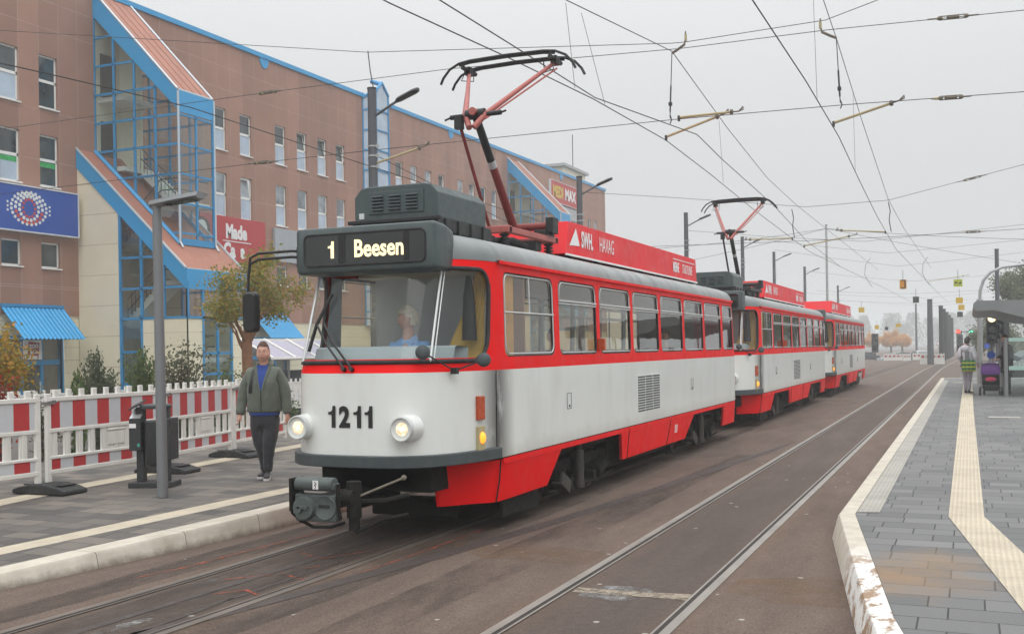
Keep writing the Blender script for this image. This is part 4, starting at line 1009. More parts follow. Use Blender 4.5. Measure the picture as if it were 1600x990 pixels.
def panto(t):
    p = thing('pantograph', '', '', (0, 0, 0)); p.parent = t; del p['label']; del p['category']
    fr = MB()
    for sg in (1, -1): fr.bb(sg * .42, sg * .50, 2.7, 4.3, 3.20, 3.27)
    fr.bb(-.5, .5, 2.72, 2.8, 3.20, 3.28); fr.bb(-.5, .5, 4.2, 4.28, 3.2, 3.28); obj('base_frame', fr, M['pantopink'], p, bevel=.008)
    iz = MB()
    for sx in (1, -1):
        for yy in (2.8, 4.2):
            for k in range(4): iz.cyl((sx * .40, yy, 3.05 + .04 * k), (sx * .40, yy, 3.07 + .04 * k), .06, n=12)
            iz.cyl((sx * .40, yy, 3.02), (sx * .40, yy, 3.2), .035, n=10)
    iz.bb(-.35, .3, 3.0, 3.6, 3.06, 3.18); iz.bb(-.45, .4, 3.75, 3.95, 3.08, 3.2); iz.tube([(.3, 2.6, 3.1), (.42, 3.0, 3.14), (.35, 3.6, 3.12)], .03, 6); iz.tube([(-.3, 2.6, 3.3), (-.36, 2.7, 3.5), (-.1, 3.0, 3.35), (-.2, 3.5, 3.3)], .012, 6); iz.tube([(-.15, 2.6, 3.4), (-.2, 2.75, 3.52), (.05, 3.1, 3.3)], .012, 6)
    obj('insulator', iz, M['black'], p, smooth=40)
    PV = V(.0, 4.02, 3.40); KN = V(0, 2.92, 4.62)
    a = MB(); a.cyl((-.55, 4.02, 3.40), (.55, 4.02, 3.40), .05, n=14); obj('pivot_tube', a, M['pantored'], p, smooth=40)
    
    for sx in (.52, -.52): obj('bearing', MB().box((sx, 4.02, 3.40), (.10, .2, .2)).box((sx * .8, 4.02, 3.30), (.16, .32, .08)), M['black'], p, bevel=.01)
    a = MB(); a.cyl(PV, PV.lerp(KN, .56), .054, .050, n=14, cap=True); la = obj('lower_arm', a, M['pantored'], p, smooth=40)
    a = MB(); a.cyl(PV.lerp(KN, .56), PV.lerp(KN, .62), .050, n=14); obj('stripe', a, M['alu'], p, smooth=40)
    a = MB(); a.cyl(PV.lerp(KN, .62), KN, .050, .048, n=14); obj('arm_tip', a, M['black'], p, smooth=40)
    a = MB(); a.tube([(-.14, 3.62, 3.30), (-.17, 2.85, 4.50)], .022, 8); obj('guide_rod', a, M['pantored'], p, smooth=40)
    kn = MB(); kn.cyl((-.33, 2.92, 4.63), (.33, 2.92, 4.63), .03, n=10); kn.cyl((-.12, 2.92, 4.64), (.12, 2.92, 4.64), .062, n=14); kn.box((-.17, 2.82, 4.54), (.09, .09, .16)); kn.tube([(-.33, 2.92, 4.63), (-.40, 2.9, 4.60)], .012, 6); kn.tube([(.33, 2.92, 4.63), (.40, 2.9, 4.64)], .012, 6)
    obj('knuckle', kn, M['black'], p, smooth=40)
    a = MB(); a.cyl((0, 2.82, 4.66), (0, 2.90, 4.66), .046, n=14); obj('knuckle_cap', a, M['pantopink'], p, smooth=40)
    HY, HZ = 4.02, 5.50
    for sg, m_ in ((-1, M['pantopink']), (1, M['pantopink'])):
        a = MB(); a.cyl((sg * .03, 2.80, 4.46), (sg * .13, 2.92, 4.63), .036, n=10); a.cyl((sg * .13, 2.92, 4.63), (sg * .60, HY, HZ - .05), .033, .024, n=12)
        a.tube([(sg * .15, 2.86, 4.56), (sg * .62, HY + .0, HZ - .13)], .011, 6)
        obj('upper_arm', a, m_, p, smooth=40)
    hd = MB()
    for dy in (-.17, .17):
        pts = [(-.93, HY + dy, HZ - .20), (-.89, HY + dy, HZ - .12), (-.80, HY + dy, HZ - .02), (-.66, HY + dy, HZ + .045), (-.5, HY + dy, HZ + .065), (0, HY + dy, HZ + .075), (.5, HY + dy, HZ + .065), (.66, HY + dy, HZ + .045), (.80, HY + dy, HZ - .02), (.89, HY + dy, HZ - .12), (.93, HY + dy, HZ - .20)]
        hd.tube(pts, .017, 6); hd.tube([(x, y, z - .03) for x, y, z in pts[3:8]], .014, 6)
    h = obj('collector_head', hd, M['black'], p, smooth=40)
    for sx in (-.6, .6):
        hb = MB(); hb.cyl((sx, HY - .19, HZ - .02), (sx, HY + .19, HZ - .02), .03, n=10); hb.box((sx, HY, HZ - .03), (.08, .14, .10))
        for dy in (-.17, .17): hb.cyl((sx, HY + dy, HZ - .04), (sx, HY + dy, HZ + .05), .016, n=8)
        hb.tube([(sx, HY - .1, HZ - .04), (sx * 1.06, HY - .16, HZ - .18), (sx * .82, HY - .1, HZ - .19), (sx * .8, HY - .1, HZ - .03)], .008, 5); obj('head_spring', hb, M['black'], p, smooth=40)
panto(car)

# seats and people-sized furniture inside
def inside(t):
    for k in range(7):
        for x in (-.62, .62):
            s = MB(); s.bb(x - .2, x + .2, 3.5 + k * 1.3, 3.9 + k * 1.3, 1.28, 1.36); s.bb(x - .2, x + .2, 3.86 + k * 1.3, 3.94 + k * 1.3, 1.30, 1.82); obj('seat', s, M['seat'], t, bevel=.03)
    h = MB()
    for k in range(6):
        h.tube([(-.42, 3.94 + k * 1.3, .9), (-.42, 3.94 + k * 1.3, 2.66)], .016, 6)
    h.tube([(-.42, 3, 2.5), (-.42, 12, 2.5)], .016, 6); h.tube([(.42, 3, 2.5), (.42, 12, 2.5)], .016, 6)
    obj('handrail', h, M['chrome'], t, smooth=40)
    p = MB(); p.bb(-.9, .33, 2.08, 2.11, .9, 2.68); obj('cab_partition', p, M['cabgrey'], t)
    p = MB(); p.bb(.33, .93, 2.08, 2.11, .9, 2.68); obj('cab_door', p, M['wood'], t)
    d = MB(); d.loft([[SP(s_, z, -.08) + V(0, dy, 0) for s_ in srange(-s_of_u(.55), s_of_u(.55), .08)] for z, dy in ((1.5, .0), (1.885, .05), (1.90, .10), (1.885, .34), (1.5, .38))], closed=False)
    obj('dashboard', d, M['dash'], t, smooth=40)
    d = MB(); d.bb(-.38, .14, 1.86, 1.96, 1.0, 1.85); d.bb(-.36, .12, 1.45, 1.86, 1.2, 1.3); obj('driver_seat', d, M['black'], t, bevel=.04)
    c = MB()
    for sg, y0, y1 in ((1, 1.36, 1.74),):
        pts = [(.93 - .02 * math.sin(k * 2.1), y0 + (y1 - y0) * k / 24) for k in range(25)]
        c.loft([[V(x + .012 * (i % 2), y, z) for i, (x, y) in enumerate(pts)] for z in (1.55, 2.66)], closed=False)
    cu = MB(); pts = [(.60 + .28 * k / 16 + .012 * (k % 2), 1.30 + .0 * k) for k in range(17)]
    c.loft([[V(x0 + (.90 - x0) * i / 16, 1.30 + .014 * (i % 2), z) for i in range(17)] for z, x0 in ((1.45, .20), (1.9, .42), (2.3, .62), (2.64, .74))], closed=False)
    obj('curtain', c, M['curtain'], t, smooth=60)
    co = MB(); co.loft([[V(.70 + .07 * math.cos(a) * k, 1.20 + .04 * math.sin(a) * k, z) for a in [2 * PI * q / 10 for q in range(10)]] for z, k in ((1.95, 1.2), (2.15, 1.1), (2.4, .9), (2.6, .4))], cap=True)
    obj('hanging_coat', co, M['black'], t, smooth=60)
inside(car)

M['pantodark'] = paint('pantograph_black', (.025, .018, .018), .5, var=.3, scale=6)
# windscreen-side number and marks belong to the first car only
car2 = dup(car, loc=(0.1, 8.4 + 14.55, 0), label='second tram car, coupled between two others, its pantograph raised')
car3 = dup(car, loc=(0.1, 8.4 + 29.0, 0), label='last tram car of the train, without pantograph, farthest down the track', skip=('pantograph', 'resistor_base', 'resistor_box'))
for ch in car2.children:
    if ch.name.startswith('pantograph'):
        for g_ in ch.children:
            for sl in g_.material_slots:
                if sl.material in (M['pantored'],) or (sl.material is M['pantopink'] and not g_.name.startswith('upper')): sl.link = 'OBJECT'; sl.material = M['pantodark']
car['label'] = 'front tram car with lit destination display, black number and two lit round headlights'
for c_ in (car, car2, car3): c_['group'] = 'coupled tram cars'; 
nb = digits_mb('1211', .205, .012, .80, .040)
for i, v in enumerate(nb.v):
    q = SP(v[0] - .0, 1.245, .004); nb.v[i] = (v[0] - .01, q.y + v[1] - .004, 1.245 + v[2])
obj('number', nb, M['letterblack'], car)
nb = text_mb('1211', .17, .006, .55, .003); nb.xf(Matrix.Translation((1.0, 8.15, .55)) @ Matrix.Rotation(R(90), 4, 'Z') @ Matrix.Rotation(R(4), 4, 'X')); obj('small_number', nb, M['letterwhite'], car)
# ------------------------------------------------------------------ shopping centre
FX = -31.0; GZ = -0.58
def cladding(name, base, joint, py, oy, zs, w=.022, stain=.15, zper=None):
    m, n, b = newmat(name); vec = coords(n, True)
    sx = N(n, 'ShaderNodeSeparateXYZ'); n.links.new(vec, sx.inputs[0])
    c = ramp(n, noise(n, vec, .5, 6, .6), [(.3, grey3(base, 1 - stain)), (.7, grey3(base, 1 + stain))])
    if py:
        fy = mth(n, 'FRACT', mth(n, 'DIVIDE', mth(n, 'SUBTRACT', sx.outputs['Y'], oy), py))
        cell = mth(n, 'FLOOR', mth(n, 'DIVIDE', mth(n, 'SUBTRACT', sx.outputs['Y'], oy), py))
        wn = N(n, 'ShaderNodeTexWhiteNoise'); wn.noise_dimensions = '1D'; n.links.new(cell, wn.inputs['W'])
        c = mixc(n, .12, c, wn.outputs['Value'], 'OVERLAY')
        k = mth(n, 'LESS_THAN', fy, w / py)
    else: k = None
    for z0 in zs:
        kk = mth(n, 'LESS_THAN', mth(n, 'ABSOLUTE', mth(n, 'SUBTRACT', sx.outputs['Z'], z0)), w * .55); k = kk if k is None else mth(n, 'MAXIMUM', k, kk)
    if zper:
        kk = mth(n, 'LESS_THAN', mth(n, 'FRACT', mth(n, 'DIVIDE', sx.outputs['Z'], zper)), w / zper); k = kk if k is None else mth(n, 'MAXIMUM', k, kk)
    jn = noise(n, vec, 1.3, 3)
    c = mixc(n, mth(n, 'MULTIPLY', k, mth(n, 'MULTIPLY_ADD', jn, .9, .1)), c, joint)
    st = ramp(n, noise(n, vec, 1.6, 6, .7, (1, 1, .08)), [(.55, (0,) * 3), (.8, (.35,) * 3)]); c = mixc(n, st, c, grey3(base, .6))
    n.links.new(c, b.inputs['Base Color']); b.inputs['Roughness'].default_value = .7
    bump(n, b, k, -.4, .01); return m
M['brownpanel'] = cladding('brown_facade_panels', (0.335, 0.182, 0.132), (0.52, 0.39, 0.33), 1.065, 33.55 - 1.065 * 20, [17.22, 16.02, 10.3, 4.9, 7.0, 3.6 + 1.2, 12.45, 8.3], stain=.10)
M['creampanel'] = cladding('cream_panels', (0.76, 0.71, 0.53), (0.30, 0.24, 0.18), None, 0, [], zper=.56, w=.02, stain=.08)
M['creambig'] = cladding('cream_big_panels', (0.74, 0.68, 0.52), (0.28, 0.20, 0.15), None, 0, [], zper=1.35, w=.03, stain=.06)
M['blue'] = paint('blue_metal', (0.028, 0.32, 0.64), 0.4, 0.1, var=0.06, scale=.6, world=True)
M['bluedark'] = paint('blue_frame', (0.022, 0.26, 0.54), 0.4, 0.1, var=0.06, scale=.6, world=True)
M['terracotta'] = paint('copper_red_roof', (0.36, 0.145, 0.095), 0.6, var=0.12, scale=.9, world=True, dirt=.2, dirtcol=(.22, .09, .06), streak=(1, 1, .2))
M['zinc'] = paint('zinc_edge', (0.50, 0.56, 0.60), 0.4, 0.3, var=0.05, scale=1)
M['winframe'] = paint('window_frame_white', (0.82, 0.82, 0.79), 0.4, var=0.03)
M['roomglass'] = darkglass('room_glass', (0.24, 0.28, 0.31), 0.06, 0.12, .5)
M['roomglassdark'] = darkglass('dark_room_glass', (0.035, 0.05, 0.055), 0.05, 0.12, .5)
M['blind'] = darkglass('glass_before_blind', (0.42, 0.52, 0.63), 0.12, 0.05, .12)
M['stairglass'] = glass('stair_tower_glass', (0.86, 0.93, 0.92), 0.92, 0.03, 0.5)
M['stairconcrete'] = paint('stair_concrete', (0.80, 0.78, 0.72), 0.8, var=.08, scale=.6)
M['stairwall'] = paint('stair_wall', (0.80, 0.76, 0.62), 0.8, var=.08, scale=.5)
bl = thing('shopping_centre', 'long brown panelled shopping centre with blue roof edge and glazed stair towers', 'building', (FX, 36, GZ))
TOPZ = 18.6
def topz(y): return 18.45 + (y - 36) * .0085
def facade():
    """wall with holes: brown above, cream at street level"""
    wins = []                                 # (y0, z0, z1, kind)
    for y in (29.36, 31.5, 33.55):
        wins += [(y, 12.58, 14.84, 'tall'), (y, 9.2, 11.40, 'tall'), (y, 5.68, 6.78, 'small')]
    for y in (44.98, 47.15, 50.35, 52.5, 54.66, 56.72):
        wins += [(y, 12.75, 14.98, 'tall'), (y, 9.2, 11.52, 'tall'), (y, 5.75, 6.88, 'small')]
    for y in (64.27, 66.40, 68.60, 70.73): wins += [(y, 12.85, 15.12, 'tall')]
    for y in (74.0, 76.07, 78.24, 80.38): wins += [(y, 12.85, 15.20, 'tall'), ]
    for y in (100.1, 104.6, 106.7): wins += [(y, 13.2, 15.4, 'tall')]
    yb = sorted({-10.0, 110.5} | {w[0] for w in wins} | {w[0] + 1.0 for w in wins})
    b = MB()
    for y0, y1 in zip(yb, yb[1:]):
        holes = sorted([(w[1], w[2]) for w in wins if abs(w[0] - y0) < 1e-6])
        z = 3.62
        for h0, h1 in holes + [(None, None)]:
            if h0 is None: b.quad((FX, y0, z), (FX, y1, z), (FX, y1, topz(y1)), (FX, y0, topz(y0)))
            else: b.quad((FX, y0, z), (FX, y1, z), (FX, y1, h0), (FX, y0, h0)); z = h1
    for y, z0, z1, kd in wins:
        for q in (((FX, y, z0), (FX, y + 1, z0), (FX - .16, y + 1, z0), (FX - .16, y, z0)), ((FX, y, z1), (FX, y + 1, z1), (FX - .16, y + 1, z1), (FX - .16, y, z1)), ((FX, y, z0), (FX, y, z1), (FX - .16, y, z1), (FX - .16, y, z0)), ((FX, y + 1, z0), (FX, y + 1, z1), (FX - .16, y + 1, z1), (FX - .16, y + 1, z0))): b.quad(*q)
    b.quad((FX, 110.5, GZ), (FX - 25, 110.5, GZ), (FX - 25, 110.5, topz(110)), (FX, 110.5, topz(110)))
    b.quad((FX, -10, GZ), (FX - 25, -10, GZ), (FX - 25, -10, topz(-10)), (FX, -10, topz(-10)))
    obj('wall', b, M['brownpanel'], bl, world=True)
    tilted = {(45, 9), (47, 9), (52, 12), (54, 12), (56, 12), (70, 12), (76, 12)}
    for i, (y, z0, z1, kd) in enumerate(wins):
        w = MB(); X = FX - .09
        t = .07; dp = .06
        def bar(ya, yb_, za, zb): w.bb(X - dp, X, ya, yb_, za, zb)
        bar(y, y + t, z0, z1); bar(y + 1 - t, y + 1, z0, z1); bar(y, y + 1, z0 + .0, z0 + t); bar(y, y + 1, z1 - t, z1)
        zm = z0 + (z1 - z0) * .52
        if kd == 'tall': bar(y, y + 1, zm - .07, zm + .05)
        wo = obj('window', w, M['winframe'], bl, world=True)
        s = MB(); s.bb(FX - .09, FX + .09, y - .04, y + 1.06, z0 - .06, z0 - .005); obj('sill', s, M['winframe'], wo, world=True)
        near_left = y < 36
        if kd == 'tall':
            g = MB(); g.quad((X - .03, y, z0), (X - .03, y + 1, z0), (X - .03, y + 1, zm), (X - .03, y, zm))
            obj('pane', g, M['roomglassdark'] if near_left and y > 33 else M['blind'], wo, world=True)
            g = MB(); 
            if (int(y), int(z0)) in tilted:
                g.quad((X - .03, y + .05, zm + .04), (X - .03, y + .95, zm + .04), (X - .20, y + .95, z1 - .08), (X - .20, y + .05, z1 - .08))
                f = MB(); f.tube([(X - .02, y + .93, zm + .04), (X - .19, y + .93, z1 - .08), (X - .19, y + .07, z1 - .08), (X - .02, y + .07, zm + .04)], .025, 4); obj('sash', f, M['winframe'], wo, world=True)
            else: g.quad((X - .03, y, zm), (X - .03, y + 1, zm), (X - .03, y + 1, z1), (X - .03, y, z1))
            obj('pane', g, M['roomglassdark'] if near_left or i % 3 == 0 else M['roomglass'], wo, world=True)
            if near_left and z0 < 10:
                g = MB(); g.bb(X - .028, X - .024, y + .07, y + .93, zm - .32, zm - .10); obj('green_strip', g, M['greenstrip'], wo, world=True)
        else:
            g = MB(); g.quad((X - .03, y, z0), (X - .03, y + 1, z0), (X - .03, y + 1, z1), (X - .03, y, z1)); obj('pane', g, M['roomglassdark'], wo, world=True)
M['greenstrip'] = paint('green_window_strip', (0.03, 0.38, 0.10), .4, var=.3, scale=6)
facade()
rf = MB(); rf.add([V(FX, -10, topz(-10) - .03), V(FX - 25, -10, topz(-10) - .03), V(FX - 25, 110.5, topz(110) - .03), V(FX, 110.5, topz(110) - .03)], ((0, 1, 2, 3),)); obj('roof', rf, M['under'], bl, world=True)
# blue roof edge and half-round ornaments
e = MB(); e.add([V(FX + o, y, topz(y) + z) for y in (-10, 110.6) for o, z in ((-.2, -.05), (.10, -.05), (.10, .2), (-.2, .2))], ((0, 1, 2, 3), (4, 7, 6, 5), (0, 4, 5, 1), (1, 5, 6, 2), (2, 6, 7, 3), (3, 7, 4, 0))); obj('roof_edge', e, M['blue'], bl, world=True)
for y in (49.4, 72.9, 96.9):
    d = MB(); pts = [(y + .42 * math.cos(a), topz(y) - .05 + .55 * math.sin(a)) for a in [PI + PI * k / 12 for k in range(13)]]
    d.prism(pts, 'x', FX, FX + .05); obj('half_round_ornament', d, M['blue'], bl, world=True)
# street level
g0 = MB()
for a, b_ in ((-10, 31.2), (34.75, 47.8), (51.2, 110.5)): g0.quad((FX - .05, a, GZ), (FX - .05, b_, GZ), (FX - .05, b_, 3.62), (FX - .05, a, 3.62))
for a in (31.2, 47.8): g0.quad((FX - .05, a, 2.75), (FX - .05, a + 3.5, 2.75), (FX - .05, a + 3.5, 3.62), (FX - .05, a, 3.62))
obj('ground_floor_wall', g0, M['creampanel'], bl, world=True)
for a, nm in ((31.2, 1), (47.8, 2)):
    w = MB(); X = FX - .12
    for y in (a, a + 1.22, a + 2.25, a + 3.28): w.bb(X, X + .1, y, y + .13, GZ, 2.75)
    for z in (-.55, 1.52, 1.62, 2.66): w.bb(X, X + .09, a, a + 3.41, z, z + .10)
    w.bb(X, X + .1, a + 3.28, a + 3.5, GZ, 2.75)
    d = obj('shop_door', w, M['bluedark'], bl, world=True)
    g = MB(); g.quad((X + .02, a, GZ), (X + .02, a + 3.4, GZ), (X + .02, a + 3.4, 2.75), (X + .02, a, 2.75)); obj('pane', g, M['shopglass'] if 'shopglass' in M else M.setdefault('shopglass', darkglass('shop_glass', (0.10, 0.10, 0.075), .08, .1, .5)), d, world=True)
    h = MB(); h.bb(X + .1, X + .15, a + 2.16, a + 2.2, .3, .8); obj('handle', h, M['chrome'], d, world=True)
# awnings: ribbed blue sheets
def awning(y0, y1, zt, zb, out, flat=False):
    b = MB(); k = int((y1 - y0) / .055); rows = []
    for dx, z in ((.02, zt), (out, zb)):
        rows.append([V(FX + dx, y0 + (y1 - y0) * i / k, z + (.025 * (1 if (i // 2) % 2 else -1) if not flat else 0)) for i in range(k + 1)])
    b.loft(rows, closed=False); o = obj('awning', b, M['blue'], bl, world=True)
    f = MB(); f.bb(FX, FX + .10, y0, y1, zt - .02, zt + .10); obj('flashing', f, M['bluedark'], o, world=True)
    for y in (y0 + .03, y1 - .03):
        f = MB(); f.add([V(FX, y, zt), V(FX + out, y, zb), V(FX, y, zb)], ((0, 1, 2),)); 
        s = MB(); s.tube([(FX, y, zb + .02), (FX + out - .05, y, zb + .02)], .03, 6); obj('strut', s, M['bluedark'], o, world=True)
awning(31.4, 34.65, 3.98, 2.60, 1.32); awning(47.9, 51.1, 4.08, 2.70, 1.32, True)

# glazed stair tower, roof slopes down and out
def tower(oy):
    t = thing('stair_tower', '', '', (FX, 36.7 + oy, GZ)); t.parent = bl; t.location = (0, .7 + oy, 0); del t['label']; del t['category']
    Y0, Y1 = 36.7 + oy, 38.95 + oy; XO = -26.2; zT0, zT1 = topz(37), 13.45
    def zr(x): return zT0 + (zT1 - zT0) * (x - FX) / (XO - FX)
    L0, L1 = 35.6 + oy, 39.6 + oy; LX = -24.95; lT0, lT1 = 11.1, 5.5
    def zl(x): return lT0 + (lT1 - lT0) * (x - FX) / (LX - FX)
    # upper roof with zinc edges and blue verge boards
    b = MB(); b.add([V(FX, Y0, zr(FX)), V(XO, Y0, zr(XO)), V(XO, Y1, zr(XO)), V(FX, Y1, zr(FX)), V(FX, Y0, zr(FX) - .1), V(XO, Y0, zr(XO) - .1), V(XO, Y1, zr(XO) - .1), V(FX, Y1, zr(FX) - .1)], ((0, 1, 2, 3), (4, 7, 6, 5), (0, 4, 5, 1), (2, 6, 7, 3), (1, 5, 6, 2)))
    r = obj('roof', b, M['terracotta'], t, world=True)
    b = MB()
    for i in range(1, 4):
        y = Y0 + (Y1 - Y0) * i / 4; b.tube([(FX, y, zr(FX) + .02), (XO, y, zr(XO) + .02)], .015, 4)
    obj('standing_seam', b, M['terracotta'], t, world=True)
    b = MB()
    for y in (Y0 - .04, Y1 + .04): b.tube([(FX, y, zr(FX) + .04), (XO, y, zr(XO) + .04)], .06, 5)
    b.tube([(XO, Y0 - .04, zr(XO) + .02), (XO, Y1 + .04, zr(XO) + .02)], .06, 5); obj('edge_trim', b, M['zinc'], t, world=True)
    b = MB(); bw = 1.12
    for y, dy in ((Y0, -.05), (Y1, .05)): b.prism([(FX, zr(FX) - .02), (XO, zr(XO) - .02), (XO, zr(XO) - .02 - bw * .75), (FX, zr(FX) - .02 - bw)], 'y', y, y + dy)
    b.bb(XO, XO + .05, Y0 - .05, Y1 + .05, zr(XO) - .95, zr(XO)); obj('fascia', b, M['blue'], t, world=True)
    # side glazing on the two flanks and the front
    zb = lambda x: zl(x) + .12
    b = MB(); fr = MB()
    xs = [FX, -29.85, -28.67, -27.49, XO]
    for y in (Y0, Y1):
        b.add([V(FX, y, zl(FX)), V(XO, y, zl(XO)), V(XO, y, zr(XO) - .7), V(FX, y, zr(FX) - 1.0)], ((0, 1, 2, 3),))
        for x in xs: fr.bb(x - .05, x + .05, y - .04, y + .04, zl(x), zr(x) - .5)
        z = 5.9
        while z < 18:
            xa = max(FX, FX + (XO - FX) * (lT0 - z) / (lT0 - (zl(XO)))) if z < lT0 else FX
            xb = XO if z < zr(XO) - .8 else FX + (XO - FX) * (zT0 - 1.0 - z) / (zT0 - zT1)
            if xb - xa > .3: fr.bb(xa, xb, y - .04, y + .04, z - .05, z + .05)
            z += 1.30
        fr.tube([(FX, y, zl(FX) + .05), (XO, y, zl(XO) + .05)], .12, 6)
    b.quad((XO, Y0, zl(XO)), (XO, Y1, zl(XO)), (XO, Y1, zr(XO) - .9), (XO, Y0, zr(XO) - .9))
    for y in (Y0, (Y0 + Y1) / 2, Y1): fr.bb(XO - .04, XO + .04, y - .05, y + .05, zl(XO), zr(XO) - .5)
    z = 5.9
    while z < 12.6:
        if z > zl(XO): fr.bb(XO - .04, XO + .04, Y0, Y1, z - .04, z + .04)
        z += 1.30
    fr.bb(XO - .05, XO + .05, Y0, Y1, zl(XO) + .02, zl(XO) + .3)
    obj('glazing', b, M['stairglass'], t, world=True); obj('mullion', fr, M['bluedark'], t, world=True)
    b = MB(); 
    for y in (Y0 - .07, Y1 + .07): b.tube([(XO + .05, y, zr(XO) - .05), (XO + .05, y, zl(XO) + .15), (XO + .22, y, zl(XO) - .12)], .05, 6)
    obj('downpipe', b, M['zinc'], t, world=True)
    # lower volume
    b = MB(); b.add([V(FX, L0, zl(FX)), V(LX, L0, zl(LX)), V(LX, L1, zl(LX)), V(FX, L1, zl(FX)), V(FX, L0, zl(FX) - .1), V(LX, L0, zl(LX) - .1), V(LX, L1, zl(LX) - .1), V(FX, L1, zl(FX) - .1)], ((0, 1, 2, 3), (4, 7, 6, 5), (0, 4, 5, 1), (2, 6, 7, 3), (1, 5, 6, 2)))
    r = obj('lower_roof', b, M['terracotta'], t, world=True)
    b = MB()
    for y in (L0 - .04, L1 + .04): b.tube([(FX, y, zl(FX) + .04), (LX, y, zl(LX) + .04)], .055, 5)
    b.tube([(LX, L0, zl(LX)), (LX, L1, zl(LX))], .055, 5); obj('edge_trim', b, M['zinc'], t, world=True)
    b = MB()
    for y, dy in ((L0, -.05), (L1, .05)): b.prism([(FX, zl(FX) - .02), (LX, zl(LX) - .02), (LX, zl(LX) - .85), (FX, zl(FX) - .85)], 'y', y, y + dy)
    b.bb(LX, LX + .05, L0 - .05, L1 + .05, zl(LX) - .85, zl(LX)); obj('lower_fascia', b, M['blue'], t, world=True)
    b = MB()
    for y in (L0 + .02, L1 - .02): b.prism([(FX, GZ), (-28.65, GZ), (-28.65, zl(-28.65) - .4), (FX, zl(FX) - .4)], 'y', y - .02, y + .02)
    obj('flank_wall', b, M['creambig'], t, world=True)
    b = MB(); b.bb(-27.42, LX, L0, L0 + .06, GZ, 3.45); b.bb(-27.42, LX, L1 - .06, L1, GZ, 3.45); b.bb(LX - .06, LX, L0, L0 + 1.0, GZ, 3.45); b.bb(LX - .06, LX, L0 + 2.9, L1, GZ, 3.45)
    obj('plinth_wall', b, M['creampanel'], t, world=True)
    g = MB(); fr = MB()
    for y in (L0 + .03, L1 - .03):
        g.add([V(-28.65, y, GZ), V(-27.42, y, GZ), V(-27.42, y, 3.45), V(LX, y, 3.45), V(LX, y, zl(LX) - .3), V(-28.65, y, zl(-28.65) - .3)], ((0, 1, 2, 3, 4, 5),))
        for x in (-28.6, -27.42, -26.2, LX + .0):
            fr.bb(x - .06, x + .06, y - .05, y + .05, GZ if x < -27 else 3.45, zl(x) - .5)
        for z in (.6, 2.0, 3.45, 4.75, 6.1):
            xb = -27.42 if z < 3 else (LX if z < zl(LX) - .6 else FX + (LX - FX) * (lT0 - .6 - z) / (lT0 - lT1))
            fr.bb(-28.6, xb, y - .05, y + .05, z - .05, z + .05)
    g.quad((LX - .02, L0, 3.45), (LX - .02, L1, 3.45), (LX - .02, L1, 4.8), (LX - .02, L0, 4.8)); g.quad((LX - .02, L0 + 1.0, GZ), (LX - .02, L0 + 2.9, GZ), (LX - .02, L0 + 2.9, 3.45), (LX - .02, L0 + 1, 3.45))
    for y in (L0 + .03, L0 + 1.0, L0 + 1.95, L0 + 2.9, L1 - .03): fr.bb(LX - .05, LX + .04, y - .05, y + .05, GZ if L0 + .5 < y < L1 - .5 else 3.45, 4.7)
    for z in (.2, 1.0, 1.9, 3.45): fr.bb(LX - .05, LX + .04, L0 + 1.0, L0 + 2.9, z - .05, z + .05)
    fr.bb(LX - .05, LX + .04, L0, L1, 3.4, 3.5)
    obj('lower_glazing', g, M['stairglass'], t, world=True); obj('lower_mullion', fr, M['bluedark'], t, world=True)
    # stairs inside
    s = MB(); yc = (Y0 + Y1) / 2
    ya, yb_ = Y0 + .12, Y1 - .12
    def flight(x0, z0, x1, z1, y0, y1):
        k = 12; prof = []
        for i in range(k):
            xa = x0 + (x1 - x0) * i / k; za = z0 + (z1 - z0) * i / k; zb_ = z0 + (z1 - z0) * (i + 1) / k
            prof += [(xa, za), (xa, zb_)]
        prof += [(x1, z1), (x1, z1 - .32), (x0, z0 - .32)]
        s.prism(prof, 'y', y0, y1)
    lev = [0.0, 3.4, 6.9, 10.4, 13.6]
    lv = [(-30.6, -25.4), (-30.6, -25.6), (-30.6, -26.6), (-30.4, -26.8)]
    for i in range(3):
        z0 = lev[i]; zm = (lev[i] + lev[i + 1]) / 2; xo = -26.4 if i == 2 else -26.2
        flight(-29.4, z0, xo - 1.0, zm, ya, yc - .05); s.bb(xo - 1.0, xo + .1 if i else xo + .9, ya, yb_, zm - .2, zm)
        flight(xo - 1.0, zm, -29.4, lev[i + 1], yc + .05, yb_); s.bb(FX + .05, -29.4, ya, yb_, lev[i + 1] - .2, lev[i + 1])
    obj('stairs', s, M['stairconcrete'], t, world=True)
    h = MB()
    for i in range(3):
        z0 = lev[i]; zm = (lev[i] + lev[i + 1]) / 2; xo = -26.4 if i == 2 else -26.2
        for y, (xa, za, xb, zb_) in ((ya + .06, (-29.4, z0, xo - 1, zm)), (yc, (-29.4, lev[i + 1], xo - 1, zm))):
            for o in (.5, 1.0): h.tube([(xa, y, za + o), (xb, y, zb_ + o)], .03, 5)
            for k in range(11): x = xa + (xb - xa) * k / 10; z = za + (zb_ - za) * k / 10; h.tube([(x, y, z), (x, y, z + 1.0)], .012, 4)
        for o in (.5, 1.0): h.tube([(xo - 1, ya + .06, zm + o), (xo, ya + .06, zm + o), (xo, yb_, zm + o)], .03, 5)
    obj('railing', h, M['bumper'], t, world=True)
    b = MB(); b.quad((FX + .03, L0, GZ), (FX + .03, L1, GZ), (FX + .03, L1, zl(FX) - .2), (FX + .03, L0, zl(FX) - .2)); b.quad((FX + .04, Y0, GZ), (FX + .04, Y1, GZ), (FX + .04, Y1, zr(FX) - .3), (FX + .04, Y0, zr(FX) - .3))
    b.quad((FX + .04, yc + .4, 10.4), (-29.6, yc + .4, 10.4), (-29.6, yc + .4, 16), (FX + .04, yc + .4, 16.5))
